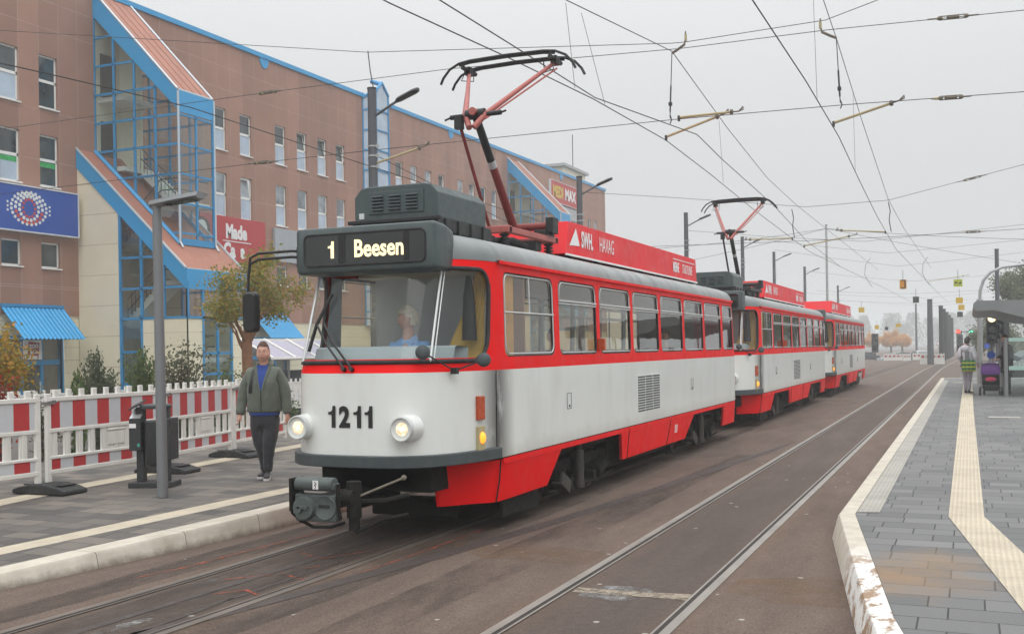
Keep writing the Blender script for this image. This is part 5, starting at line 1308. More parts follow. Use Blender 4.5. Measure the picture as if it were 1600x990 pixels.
    obj('inner_wall', b, M['stairwall'], t, world=True)
    b = MB(); b.bb(FX + .05, FX + .12, Y0 + .3, Y0 + 1.2, 13.6 - 3.2, 12.6); b.bb(FX + .05, FX + .12, Y0 + .3, Y0 + 1.2, 13.7, 15.7); obj('inner_door', b, M['bumper'], t, world=True)
    b = MB(); b.bb(FX + .05, -29.4, ya, yb_, 13.4, 13.6); obj('landing', b, M['stairconcrete'], t, world=True)
    return t
tower(0.0); tower(47.15)
# glazed bay with a pointed head
b = MB(); fr = MB(); y0, y1, xo = 60.0, 62.3, FX + .8; ym = (y0 + y1) / 2
hd = [(y0, 18.55), (y0 + .55, 18.8), (ym, 19.75), (y1 - .55, 18.8), (y1, 18.55)]
P = [(FX, y0), (xo, y0 + .35), (xo, y1 - .35), (FX, y1)]
b.add([V(P[0][0], P[0][1], 3.6), V(P[1][0], P[1][1], 3.6), V(P[1][0], P[1][1], 19.0), V(P[0][0], P[0][1], 18.6)], ((0, 1, 2, 3),)); b.add([V(P[1][0], P[1][1], 3.6), V(P[2][0], P[2][1], 3.6), V(P[2][0], P[2][1], 19.0), V(P[1][0], ym, 19.6), V(P[1][0], P[1][1], 19.0)], ((0, 1, 2, 3, 4),)); b.add([V(P[2][0], P[2][1], 3.6), V(P[3][0], P[3][1], 3.6), V(P[3][0], P[3][1], 18.6), V(P[2][0], P[2][1], 19.0)], ((0, 1, 2, 3),))
for x, y in P: fr.bb(x - .06, x + .06, y - .06, y + .06, 3.6, 18.9)
z = 4.5
while z < 18.6:
    fr.tube([(x + .03, y, z) for x, y in P], .07, 4); z += 1.33
fr.tube([(P[0][0], P[0][1], 18.6), (xo, P[1][1], 19.0), (xo, ym, 19.7), (xo, P[2][1], 19.0), (P[3][0], P[3][1], 18.6)], .12, 6); fr.tube([(xo, ym, 19.6), (FX, ym, 19.9)], .15, 6); 
ob = obj('glazed_bay', b, M['blind'], bl, world=True); obj('mullion', fr, M['bluedark'], ob, world=True)

# signs on the facade: things of their own
Rz90 = Matrix.Rotation(R(90), 4, 'Z')
def signboard(name, label, y0, y1, z0, z1, mat, dx=.18, rimmat=None):
    t = thing(name, label, 'sign', (FX, (y0 + y1) / 2, z0))
    b = MB(); b.bb(FX + .02, FX + dx, y0, y1, z0, z1); obj('panel', b, mat, t, world=True, bevel=.01)
    if rimmat:
        r = MB()
        for a in ((y0 - .05, y0, z0, z1), (y1, y1 + .05, z0, z1), (y0 - .05, y1 + .05, z0 - .05, z0), (y0 - .05, y1 + .05, z1, z1 + .05)): r.bb(FX + .02, FX + dx + .03, *a)
        obj('rim', r, rimmat, t, world=True)
    return t
def onface(t, txt, size, y, z, mat, sq=1, bold=0.0, dx=.186, tilt=0):
    tb = text_mb(txt, size, bold, sq, .01); tb.xf(Matrix.Translation((FX + dx, y, z)) @ Matrix.Rotation(R(90), 4, 'Z') @ Matrix.Rotation(R(tilt), 4, 'Y')); return obj('lettering', tb, mat, t, world=True)
M['signblue'] = paint('sign_blue', (0.016, 0.075, 0.37), .35, var=.05, scale=.5)
M['signrim'] = paint('sign_rim', (.68, .7, .72), .4)
M['dotwhite'] = paint('white_dots', (.75, .77, .75), .4); M['dotred'] = paint('red_dots', (.62, .06, .03), .4)
t = signboard('sign_board', 'blue sign with an eye pattern of white and red dots, on the brown facade', 28.6, 35.27, 7.12, 8.98, M['signblue'], .35, M['signrim'])
yc, zc = 32.62, 8.08
dw, dr = MB(), MB()
for k, (a_, b_, n_) in enumerate(((.30, .37, 12), (.47, .50, 16), (.66, .60, 20), (.86, .68, 24))):
    for i in range(n_):
        a = 2 * PI * (i + .5 * (k % 2)) / n_; yy, zz = yc + a_ * math.cos(a) * 1.05, zc + b_ * math.sin(a)
        red_ = k == 0 or (k == 1 and 195 < math.degrees(a) % 360 < 345 and False) or (k == 2 and 190 < math.degrees(a) % 360 < 350)
        r_ = .075 if k < 3 else .068
        (dr if red_ else dw).cyl((FX + .35, yy, zz), (FX + .362, yy, zz), r_ * (.8 if red_ and k == 0 else 1), n=12)
for sg in (1, -1):
    for i in range(3): dw.cyl((FX + .35, yc + sg * 1.08, zc + .17 * (i - 1)), (FX + .362, yc + sg * 1.08, zc + .17 * (i - 1)), .05, n=10)
obj('white_dots', dw, M['dotwhite'], t, world=True); obj('red_dots', dr, M['dotred'], t, world=True)
M['made_red'] = paint('sign_red', (.46, .035, .04), .5, var=.06, scale=.4)
t = signboard('sign_board', 'red sign with puffy white letters, half hidden by the autumn tree', 43.6, 49.1, 6.75, 9.2, M['made_red'], .15)
onface(t, 'Made', 1.02, 46.55, 8.42, M['letterwhite'], .80, .05, .16); onface(t, 'Ca  a', 1.05, 46.35, 7.42, M['letterwhite'], .80, .05, .16)
b = MB(); b.bb(FX + .15, FX + .165, 45.4, 47.8, 7.87, 7.92); obj('underline', b, M['letterwhite'], t, world=True)
b = MB(); b.cyl((FX + .15, 43.75, 8.35), (FX + .17, 43.75, 8.35), .62, n=24); o = obj('dark_disc', b, M['anthracite'], t, world=True); b = MB(); b.cyl((FX + .17, 43.7, 8.4), (FX + .18, 43.7, 8.4), .42, n=24); obj('white_disc', b, M['letterwhite'], t, world=True)
signboard('sign_board', 'blank grey sign board between the red sign and the tram', 49.95, 58.5, 7.1, 9.02, paint('blank_grey', (.36, .39, .42), .5, var=.04), .2)
M['mmred'] = paint('sign_red_bright', (.50, .04, .04), .5); M['mmyellow'] = paint('sign_yellow', (.62, .46, .05), .5)
t = signboard('sign_board', 'red sign with yellow and white capitals high on the far facade', 93.5, 100.75, 15.95, 17.95, M['mmred'], .25, M['signrim'])
b = MB(); b.bb(FX + .25, FX + .26, 93.7, 97.0, 16.3, 17.75); obj('yellow_field', b, M['mmred'], t, world=True)
onface(t, 'MEDI', 1.45, 95.35, 16.98, M['mmyellow'], .84, .07, .27); onface(t, 'MAX', 1.45, 98.85, 16.98, M['letterwhite'], .95, .07, .27)
t = signboard('sign_board', 'grey strip sign right under the red sign with yellow capitals', 94.6, 100.7, 14.6, 15.75, paint('pale_grey', (.42, .44, .46), .5), .2)
t = thing('hanging_sign', 'white square sign with a tilted red patch, over the blue shop door', 'sign', (FX + .1, 33, 1.75))
b = MB(); b.bb(FX + .02, FX + .08, 32.5, 33.42, 1.75, 2.58); obj('panel', b, M['letterwhite'], t, world=True)
b = MB(); b.box((FX + .09, 32.98, 2.2), (.02, .56, .56), M=Matrix.Rotation(R(-6), 3, 'X')); obj('red_patch', b, paint('zoo_red', (.36, .03, .04), .5), t, world=True)
onface(t, 'ZOO', .22, 32.97, 2.31, M['letterwhite'], 1.0, .01, .103, -4); onface(t, '&Co', .22, 32.98, 2.07, M['letterwhite'], 1.0, .01, .103, -4)
# roof plant room
b = MB(); b.bb(-38, -34, 105.6, 112.6, 19, 21.3); t = thing('plant_room', 'pale roof-top plant room behind the blue roof edge', 'plant room', (-36, 109, 19)); obj('wall', b, M['stairwall'], t, world=True); b = MB(); b.bb(-38.3, -33.7, 105.2, 113, 21.3, 21.6); obj('roof', b, M['galv'], t, world=True); b = MB(); b.tube([(-34.5, 110, 21.6), (-34.5, 110, 25.5)], .05, 5); obj('antenna', b, M['wire'], t, world=True)
# ------------------------------------------------------------------ construction barrier along the left platform
def stripes(name, x0, w, a, c):
    m, n, b = newmat(name); vec = coords(n); q = N(n, 'ShaderNodeSeparateXYZ'); n.links.new(vec, q.inputs[0])
    k = mth(n, 'LESS_THAN', mth(n, 'FRACT', mth(n, 'DIVIDE', mth(n, 'SUBTRACT', q.outputs['X'], x0), 2 * w)), .5)
    d = mth(n, 'MULTIPLY', noise(n, vec, 7, 6, .7), .3); col = mixc(n, k, a, c); n.links.new(mixc(n, d, col, (.25, .22, .2)), b.inputs['Base Color']); b.inputs['Roughness'].default_value = .4; return m
M['stripes'] = stripes('red_white_stripes', .0, .213, (.60, .63, .66), (.50, .008, .016))
def barrier_panel(L=2.06):
    """panel in its own frame: x from 0 to L, z from 0"""
    t = thing('barricade', '', 'barrier', (0, 0, 0), 0, 'red and white barrier panels along the left platform')
    f = MB()
    for x in (0.03, L - .03): f.bb(x - .035, x + .035, -.025, .025, .02, 1.10)
    for z, h in ((.14, .05), (.315, .035), (.645, .045), (1.03, .055)): f.bb(.03, L - .03, -.03, .03, z - h / 2, z + h / 2)
    k = 0
    n = 9
    for i in range(n):
        x = .16 + (L - .32) * i / (n - 1); f.bb(x - .035, x + .035, -.02, .02, 1.03, 1.145)
    for i in range(18):
        x = .12 + (L - .24) * i / 17
        if i % 2 == 0 or 9 <= i <= 11: f.bb(x - .052, x + .052, -.014, .014, .315, .645)
    for i in range(0, 18, 2):
        x = .12 + (L - .24) * i / 17; f.bb(x - .02, x + .02, -.022, .022, .325, .635)
    x = .12 + (L - .24) * 10 / 17; f.bb(x - .15, x + .15, -.024, .024, .39, .56); f.bb(x - .16, x + .16, -.03, .03, .575, .60)
    f.bb(.05, L - .05, -.012, .012, .14, .315); f.bb(.05, L - .05, -.012, .012, .65, 1.02)
    obj('frame', f, M['barrierwhite'], t, bevel=.006)
    for z0, z1 in ((.675, 1.0), (.17, .297)): obj('stripe_board', MB().bb(.075, L - .075, -.0155, .0155, z0, z1), M['stripes'], t)
    cl = MB(); cl.bb(-.05, .12, -.04, .04, .97, 1.0); cl.tube([(-.06, -.035, 1.0), (.1, -.04, 1.02), (.14, -.04, .99)], .012, 5); obj('clamp', cl, M['steel'], t)
    return t
def barrier_foot():
    t = thing('barrier_weight', '', 'barrier foot', (0, 0, 0), 0, 'black recycled plastic barrier feet')
    b = MB(); pr = [(-.42, 0), (.42, 0), (.42, .05), (.30, .085), (.12, .115), (-.12, .115), (-.30, .085), (-.42, .05)]
    b.prism(pr, 'x', -.19, .19); obj('block', b, M['recycled'], t, bevel=.015)
    b = MB(); b.bb(-.12, .12, -.30, -.17, .095, .108); b.bb(-.12, .12, .17, .30, .095, .108); obj('handle_recess', b, M['black'], t)
    return t
FP = [(-5.15, 7.42), (-4.93, 9.56), (-5.02, 11.72), (-5.46, 13.80), (-5.90, 15.86), (-6.15, 17.95), (-6.3, 20.05)]
def flip_face(a, b): return math.atan2(b[1] - a[1], b[0] - a[0])
PL = ['leftmost barrier panel with red and white stripes, cut by the photo edge', 'red and white barrier panel behind the black litter bin', 'red and white barrier panel beside the walking woman, right of the lamp post', 'red and white barrier panel behind the walking woman and the tram front', None, None]
bp0 = barrier_panel(); bf0 = barrier_foot()
FL = ['black barrier foot at the left photo edge', 'black barrier foot at the joint of the two leftmost panels', 'black barrier foot behind the litter bin', 'black barrier foot behind the walking woman', None, None]
for i in range(4):
    a, b = FP[i], FP[i + 1]
    o = bp0 if i == 0 else dup(bp0)
    o.location = (a[0], a[1], .30); o.rotation_euler = (0, 0, flip_face(a, b)); o['label'] = PL[i]
for i in range(1, 4):
    f = bf0 if i == 1 else dup(bf0)
    f.location = (FP[i][0] + .05, FP[i][1], .20); f.rotation_euler = (0, 0, R((10, 75, 80, 70)[i] + 15)); f['label'] = FL[i]
# far picket barriers beyond the shrubs
fb = thing('barricade', '', 'barrier', (0, 0, 0), 0, 'white barriers in front of the shopping centre')
b = MB(); b.bb(0, 2.0, -.02, .02, .1, .98); 
for i in range(9): b.bb(.1 + i * .225 - .03, .1 + i * .225 + .03, -.02, .02, .98, 1.08)
b.bb(0, 2.0, -.03, .03, .93, .98); b.bb(0, .05, -.03, .03, 0, 1.08); b.bb(1.95, 2.0, -.03, .03, 0, 1.08)
obj('frame', b, M['barrierwhite'], fb)
b = MB()
for i in range(8): b.bb(.2 + i * .22, .24 + i * .22, -.022, -.0205, .3, .75)
obj('slot', b, M['reflwhite'], fb)
for i in range(7):
    o = fb if i == 0 else dup(fb)
    o.location = (-16.3 + .25 * i, 17.4 + i * 2.03, -.06); o.rotation_euler = (0, 0, R(83))
    o['label'] = 'white picket-topped barrier in the row before the shopping centre, behind the shrubs'

# litter bin with ashtray post
t = thing('litter_bin', 'black litter bin with a covered ashtray post, standing before the barrier', 'litter bin', (-4.02, 10.42, .2), R(20))
b = MB(); b.prism([(-.36, -.20), (.36, -.20), (.36, .20), (-.36, .20)], 'z', 0, .07); obj('base_plate', b, M['anthracite'], t, bevel=.01)
b = MB(); b.bb(-.28, -.16, -.06, .06, .07, 1.0); b.bb(.20, .26, -.05, .05, .07, 1.0); obj('post', b, M['anthracite'], t, bevel=.006)
b = MB(); b.bb(-.36, -.16, -.14, .06, .46, .86); b.add([V(-.36, -.14, .86), V(-.16, -.14, .86), V(-.16, .06, .98), V(-.36, .06, .98), V(-.36, .06, .86), V(-.16, .06, .86)], ((0, 1, 2, 3), (0, 3, 4), (1, 5, 2), (3, 2, 5, 4))); ash = obj('ashtray', b, M['anthracite'], t, bevel=.006)
b = MB(); b.add([V(-.35, -.135, .866), V(-.17, -.135, .866), V(-.17, .02, .962), V(-.35, .02, .962)], ((0, 1, 2, 3),)); obj('top_plate', b, M['alu'], ash)
b = MB(); b.box((-.27, -.02, 1.03), (.22, .24, .02), M=Matrix.Rotation(R(-20), 3, 'Y') @ Matrix.Rotation(R(12), 3, 'X')); obj('hood', b, M['anthracite'], ash)
b = MB(); b.bb(-.355, -.24, -.143, -.1405, .745, .80); obj('sticker', b, M['letterwhite'], ash)
b = MB(); b.cyl((-.2, -.145, .53), (-.2, -.139, .53), .022, n=12); obj('lock', b, paint('green_lock', (.05, .35, .28), .4), ash)
b = MB(); b.lathe([(.165, .27), (.18, .30), (.18, .82), (.17, .83)], 26, (.03, 0, 0)); obj('drum', b, M['anthracite'], t, smooth=40)
b = MB(); b.bb(.22, .34, -.16, .16, .34, .86); obj('side_panel', b, M['anthracite'], t, bevel=.01)
b = MB(); b.loft([[V(.03 + .26 * math.cos(a) * k, .17 * math.sin(a) * k, z) for a in [2 * PI * q / 20 for q in range(20)]] for z, k in ((.98, .95), (1.0, 1.0), (1.02, 1.0), (1.035, .9))], cap=True); obj('lid', b, M['bumper'], t, smooth=40)
b = MB(); b.bb(.19, .25, -.1625, -.161, .42, .60); obj('label_plate', b, M['letterwhite'], t)
t.scale = (.76, .9, 1)
# foreground lamp post
t = thing('street_lamp', 'short grey street lamp with a flat head, beside the litter bin', 'street lamp', (-3.22, 9.66, .2))
b = MB(); b.cyl((0, 0, 0), (-.02, 0, 3.28), .062, .054, n=20); b.cyl((-.02, 0, 3.28), (-.02, 0, 3.40), .047, n=20); obj('post', b, M['lamppost'], t, smooth=40)
b = MB(); b.loft([[V(x, y * w, z + dz) for y, dz in ((-.10, 0), (-.07, .05), (.07, .05), (.10, 0), (.07, -.025), (-.07, -.025))] for x, w, z in ((-.10, .55, 3.40), (.02, .8, 3.405), (.3, 1.1, 3.425), (.58, 1.0, 3.45), (.62, .8, 3.455))], cap=True); b.cyl((-.02, 0, 3.36), (-.02, 0, 3.42), .055, n=16)
h = obj('lamp_head', b, M['lamppost'], t, smooth=40)
b = MB(); b.add([V(.12, -.08, 3.385), V(.55, -.08, 3.415), V(.55, .08, 3.415), V(.12, .08, 3.385)], ((0, 1, 2, 3),)); obj('lens', b, M['displayglass'], h)

# ------------------------------------------------------------------ catenary poles with lamps, on the left
cpole = thing('catenary_pole', '', 'pole', (0, 0, 0), 0, 'grey catenary poles with street lamps behind the train')
b = MB(); b.cyl((0, 0, -.3), (0, 0, 7.35), .115, .092, n=18); obj('post', b, M['polegrey'], cpole, smooth=40)
b = MB(); b.cyl((0, 0, 7.35), (0, 0, 7.38), .10, n=18); obj('cap', b, M['anthracite'], cpole, smooth=40)
b = MB(); b.tube([(.10, 0, 6.80), (.3, .0, 6.90), (.62, 0, 7.05)], .028, 7); ar = obj('lamp_arm', b, M['polegrey'], cpole, smooth=40)
b = MB(); b.loft([[V(x, y, z + dz) for y, dz in ((-w, 0), (-w * .6, .05), (w * .6, .05), (w, 0), (w * .6, -.02), (-w * .6, -.02))] for x, w, z in ((.58, .05, 7.03), (.66, .12, 7.06), (1.00, .13, 7.18), (1.10, .07, 7.21))], cap=True); obj('lamp_head', b, M['anthracite'], ar, smooth=40)
for z in (5.95, 6.15, 5.72):
    b = MB(); b.cyl((0, 0, z - .015), (0, 0, z + .015), .106, n=16); b.box((.11, 0, z), (.06, .06, .08)); obj('clamp', b, M['galv'], cpole)
PP = [(-6, 19.2, 0), (-6, 32.05, 0), (-6, 46.0, .40), (-6, 58.7, .5), (-6, 69.0, .48), (-6, 82.8, .44), (-6.0, 105, .1)]
OR = ['nearest', 'second nearest', 'third nearest', 'fourth nearest', 'fifth nearest', 'sixth nearest', 'farthest']
for i, (x, y, dz) in enumerate(PP):
    o = cpole if i == 0 else dup(cpole)
    o.location = (x, y, dz); o['label'] = ('nearest grey catenary pole, above the tram roof with a lamp arm' if i == 0 else f'{OR[i]} grey catenary pole with a lamp arm, counted along the train')
for (x, y, h, r, lab) in ((-3.0, 71.3, 9.6, .09, 'tall thin pale mast rising above the other poles behind the last tram'), (2.35, 98.5, 5.6, .28, 'thick dark mast standing between the tracks beyond the crossing'), (-1.4, 160, 7.4, .16, 'thin dark pole left of the thick mast, beyond the crossing'), (6.8, 60, 6.6, .13, 'slim dark mast behind the shelter roof, beside the curved lamp')):
    t = thing('mast', lab, 'pole', (x, y, 0)); b = MB(); b.cyl((0, 0, 0), (0, 0, h), r, r * .75, n=14); obj('post', b, M['polegrey'] if 'pale' not in lab else M['galv'], t, smooth=40); b = MB(); b.cyl((0, 0, h), (0, 0, h + .05), r * .85, n=14); obj('cap', b, M['anthracite'], t)
mrow = thing('median_mast', 'dark mast in the dense row receding behind the thick mast', 'pole', (2.98, 110, 0), 0, 'dense row of dark masts between the tracks')
b = MB(); b.cyl((0, 0, -.3), (0, 0, 5.4), .23, .20, n=14); obj('post', b, M['anthracite'], mrow, smooth=40); b = MB(); b.cyl((0, 0, 5.4), (0, 0, 5.44), .22, n=14); obj('cap', b, M['anthracite'], mrow)
for x, y in ((3.05, 119), (3.13, 130), (3.22, 142), (3.33, 156)):
    o = dup(mrow); o.location = (x, y, -.004 * (y - 110))
# ------------------------------------------------------------------ overhead line
def wire(name, label, pts, r=.008, cat='wire', group=None, mat=None, sag=0):
    P = [Vector(p) for p in pts]; q = []
    for a, c in zip(P, P[1:]):
        k = max(2, int((c - a).length / 3))
        for i in range(k):
            u = i / k; p = a.lerp(c, u); p.z -= sag * 4 * u * (1 - u); q.append(p)
    q.append(P[-1])
    t = obj(name, MB().tube(q, r, 5), mat or M['wire'], None, smooth=60); return tag(t, label, cat, group)
ZC = 5.72
wire('contact_wire', 'contact wire above the left track, running over the front pantograph', [(-.9, -3, ZC), (-.44, 10.24, ZC), (-.14, 12.8, ZC), (.12, 15.6, ZC), (.27, 19.3, ZC), (.14, 23.6, ZC), (-.08, 30.2, ZC - .05), (-.44, 44, ZC - .1), (.2, 75, ZC - .1), (.6, 110, ZC)], .0085)
wire('contact_wire', 'second contact wire of the left track, crossing the first near the front pantograph', [(.1, -3, ZC), (.11, 10.5, ZC), (.14, 12.4, ZC), (.17, 15.5, ZC), (.86, 19.3, ZC + .05), (.78, 21.9, ZC), (.52, 29.8, ZC), (-.07, 40.4, ZC), (-.4, 55, ZC)], .0085)
wire('contact_wire', 'contact wire above the empty right track', [(3.2, -3, ZC), (3.25, 12, ZC), (3.28, 16, ZC), (3.25, 20.5, ZC), (3.12, 26, ZC - .04), (2.97, 33, ZC - .08), (2.8, 45, ZC - .1), (3.2, 75, ZC - .1), (3.6, 110, ZC)], .0085)
wire('contact_wire', 'contact wire on the far left, passing in front of the nearest pole', [(-6.6, 8, ZC), (-6.05, 11.0, ZC), (-5.72, 13.2, ZC), (-5.95, 18.1, ZC), (-6.05, 20.5, ZC), (-6.3, 26, ZC), (-7, 45, ZC)], .0085)
wire('carrier_wire', 'thin carrier cable above the left track', [(-.5, -3, 7.2), (-.1, 10, 6.95), (.05, 14, 6.9), (.36, 19.5, 7.42), (.05, 26, 7.2), (-.2, 33, 7.0), (-.05, 38, 6.75), (-.1, 75, 6.8)], .008)
wire('carrier_wire', 'thin carrier cable above the right track', [(3.1, 4, 9.8), (3.08, 14, 8.6), (3.06, 22.2, 8.0), (3.05, 27.4, 7.45), (3.04, 37, 6.62), (3.05, 46, 6.55), (3.2, 75, 6.8)], .008)
SPAN = 'cross-span wires over the street'
wire('span_wire', 'highest cross-span wire, held above the nearest pole by a rod', [(-17.1, 19.5, 10.16), (-8.64, 19.5, 8.66), (-6.29, 19.5, 8.24), (.37, 19.5, 7.57), (.61, 19.5, 7.56), (3.16, 19.5, 7.62), (12, 19.5, 9.9)], .007, group=SPAN)
wire('span_wire', 'middle cross-span wire with insulators, just under the highest one', [(-17.1, 19.6, 7.68), (-8.92, 19.6, 7.70), (-4.4, 19.6, 7.68), (.49, 19.6, 7.48), (3.16, 19.6, 7.47), (12, 19.6, 7.2)], .007, group=SPAN)
wire('span_wire', 'lowest near cross-span wire carrying the steady arms', [(-17.1, 19.4, 5.98), (-8.95, 19.4, 6.10), (-6.2, 19.4, 6.12), (.47, 19.4, 6.11), (3.47, 19.4, 6.06), (12, 19.4, 5.8)], .007, group=SPAN)
wire('span_wire', 'upper cross-span wire at the second support, above the second tram', [(-7.95, 37.5, 7.73), (-4.6, 37.5, 7.3), (.34, 37.5, 6.61), (3.01, 37.5, 6.65), (7.1, 37.5, 7.5), (14, 37.5, 9.0)], .008, group=SPAN)
wire('span_wire', 'lower cross-span wire at the second support', [(-6, 37.5, 5.55), (-.3, 37.5, 5.45), (3, 37.5, 5.42), (14, 37.5, 5.5)], .008, group=SPAN)
for i, (p, q) in enumerate((((-3, 71.3, 9.4), (-14, 60, 7.6)), ((-3, 71.3, 9.4), (14, 66, 7.2)), ((-3, 71.3, 9.4), (16, 90, 6.5)), ((-3, 71.3, 9.4), (-20, 78, 7.5)))):
    wire('stay_wire', ('stay wire from the tall pale mast towards the far left', 'stay wire from the tall pale mast to the right edge', 'stay wire from the tall pale mast to the far right', 'stay wire from the tall pale mast behind the poles')[i], (p, q), .012, sag=.2)
for i, (y, zl, zr_, zm) in enumerate(((46, 7.0, 7.2, 6.1), (58.7, 7.9, 7.6, 6.6), (69, 8.0, 7.8, 6.6), (82.8, 7.5, 7.2, 6.4), (90, 6.3, 6.3, 5.8), (112, 7.2, 7.4, 6.3), (125, 7.0, 7.4, 6.2), (140, 7.5, 7.5, 6.4))):
    wire('span_wire', 'thin far cross-span wire between the distant poles', [(-6 if y < 100 else -10, y, zl), (1.5, y, zm), (14, y + 3, zr_)], .007, group='distant cross-span wires', sag=.05)
# feeder cables along the pole row and sloping guy wires
wire('guy_wire', 'bracing wire from the nearest pole down to the far left contact wire', [(-6, 19.2, 6.0), (-5.5, 22.5, 5.4), (-5.2, 26, 4.9)], .008)
def insulator(label, c, d, L=.45, group='insulators in the span wires'):
    d = Vector(d).normalized(); c = Vector(c); t = thing('insulator', label, 'insulator', c, 0, group); b = MB()
    b.tube([-d * L * .9, -d * L * .5], .014, 5); b.tube([d * L * .9, d * L * .5], .014, 5)
    for k in (-.03, .03): b.tube([-d * L * .5 + V(0, 0, k), d * L * .5 + V(0, 0, k)], .010, 5)
    b.cyl(-d * .10, d * .10, .026, n=8); b.cyl(-d * L * .5 - d * .02, -d * L * .5 + d * .05, .03, n=8); b.cyl(d * L * .5 - d * .05, d * L * .5 + d * .02, .03, n=8)
    obj('body', b, M['dustymetal'], t, smooth=40); b = MB(); b.cyl(-d * .26, -d * .16, .024, n=8); obj('ceramic', b, M['insul'], t, smooth=40)
insulator('insulator left in the middle cross-span, before the brown facade top', (-8.92, 19.6, 7.70), (1, 0, 0)); insulator('insulator in the lowest near cross-span, before the facade windows', (-8.95, 19.4, 6.10), (1, 0, -.02))
insulator('insulator in the middle cross-span near the top right corner', (5.25, 19.6, 7.41), (1, 0, -.03)); insulator('insulator in the lowest near cross-span at the right', (5.2, 19.4, 6.0), (1, 0, -.03), .35)
insulator('insulator in the upper second cross-span at the right', (5.6, 37.5, 7.18), (1, 0, .2), .5); insulator('insulator in the lower second cross-span at the right', (5.6, 37.5, 5.44), (1, 0, 0), .4)
def steady_arm(label, a, c):
    a, c = Vector(a), Vector(c); t = thing('steady_arm', label, 'steady arm', a, 0, 'pale steady arms holding the contact wires'); d = c - a; b = MB(); b.cyl(V(0, 0, 0), d * .86, .024, n=8); obj('rod', b, M['insul'], t, smooth=40)
    b = MB(); b.cyl(d * .86, d * .90, .05, n=8); b.tube([d * .88, d, d + V(.08, 0, .03), d + V(.08, 0, .08), d], .014, 5); obj('insulator_end', b, M['dustymetal'], t, smooth=40)
    b = MB(); b.box((0, 0, -.02), (.04, .05, .10)); obj('clamp', b, M['wire'], t)
steady_arm('steady arm in front of the nearest catenary pole', (-6.0, 19.2, 5.78), (-4.85, 19.4, 6.10)); steady_arm('lower of the two steady arms over the left track', (.25, 19.4, 5.80), (1.35, 19.4, 6.12)); steady_arm('upper of the two steady arms over the left track, nearly level', (.86, 19.4, 6.02) if False else (.50, 19.4, 6.14), (1.62, 19.4, 6.14)); steady_arm('steady arm over the right track', (3.26, 19.6, 5.80), (4.38, 19.4, 6.04))
steady_arm('left of the far steady arms by the second support', (-.15, 37.5, 5.55), (-1.8, 37.5, 5.6)); steady_arm('middle of the far steady arms by the second support', (-.1, 40, 5.5), (1.7, 40, 5.8)); steady_arm('right of the far steady arms by the second support', (2.9, 37.5, 5.6), (1.3, 37.5, 5.75))
steady_arm('steady arm on the thick mast beyond the crossing', (2.35, 98.5, 7.2), (5.4, 98.5, 7.6)); 
def dropper(label, pts, r=.007, grp='droppers in the overhead line'):
    t = obj('dropper', MB().tube(pts, r, 5), M['wire'], None); tag(t, label, 'dropper wire', grp)
def hanger(label, a, c, fork):
    a, c = Vector(a), Vector(c); t = thing('hanger', label, 'hanger', a, 0, 'hangers between carrier and span wires'); d = c - a; b = MB(); b.tube([V(0, 0, 0), d], .009, 5); obj('rod', b, M['wire'], t)
    b = MB(); b.cyl(d * .5, d * .9, .017, n=6); b.box(d * .78, (.06, .06, .06)); b.tube([d * .95, d + V(.03, 0, -.03), d + V(0, 0, -.1)], .012, 5); obj('insulator_body', b, M['wire'], t)
    b = MB(); b.tube([V(0, 0, 0), V(fork * .10, 0, .05), V(fork * .25, 0, .14)], .024, 6); b.tube([V(fork * .25, 0, .14), V(fork * .27, 0, .38)], .014, 5); obj('bracket', b, M['dustymetal'], t); b = MB(); b.tube([V(fork * .27, 0, .20), V(fork * .27, 0, .32)], .026, 6); obj('ceramic', b, M['insul'], t)
hanger('hanger left of centre with its bracket leaning right', (.36, 19.5, 7.38), (.33, 19.4, 6.14), 1); hanger('hanger right of centre with its bracket leaning left', (3.34, 19.5, 7.28), (3.40, 19.4, 6.1), -1)
b = MB()
dropper('rod holding the highest cross-span above the nearest pole', [(-6, 19.3, 7.3), (-6.15, 19.4, 7.8), (-6.26, 19.5, 8.26)], .012)
for lab, pts in (('dropper above the left contact wire, right of the pantograph', [(.05, 14.6, 6.93), (.10, 14.8, ZC)]), ('dropper above the second contact wire of the left track', [(.08, 15.2, 6.95), (.17, 16.0, ZC)]), ('slanting dropper above the right contact wire', [(3.06, 18.6, 8.3), (3.28, 17.2, ZC)]), ('faint dropper over the right track beyond the steady arm', [(3.05, 25.5, 7.6), (3.12, 25.0, ZC)]), ('faint dropper over the left track beyond the steady arms', [(.05, 25, 7.2), (.13, 25, ZC)])):
    dropper(lab, pts, .004)
for lab, x, y in (('bent jumper cable at the second support, left one', -.2, 37.8), ('bent jumper cable at the second support, right one', 3.0, 37.6)):
    dropper(lab, [(x, y, 6.6), (x + .06, y, 6.3), (x + .02, y, 6.0), (x + .08, y, 5.6)], .016, 'bent jumper cables')
for lab, x, y in (('bent jumper cable at the third support, left one', -.3, 71), ('bent jumper cable at the third support, right one', 3.1, 72)):
    dropper(lab, [(x, y, 7.3), (x - .28, y, 6.9), (x - .34, y, 6.3), (x - .1, y, 5.8), (x + .1, y, 5.5)], .014, 'bent jumper cables')
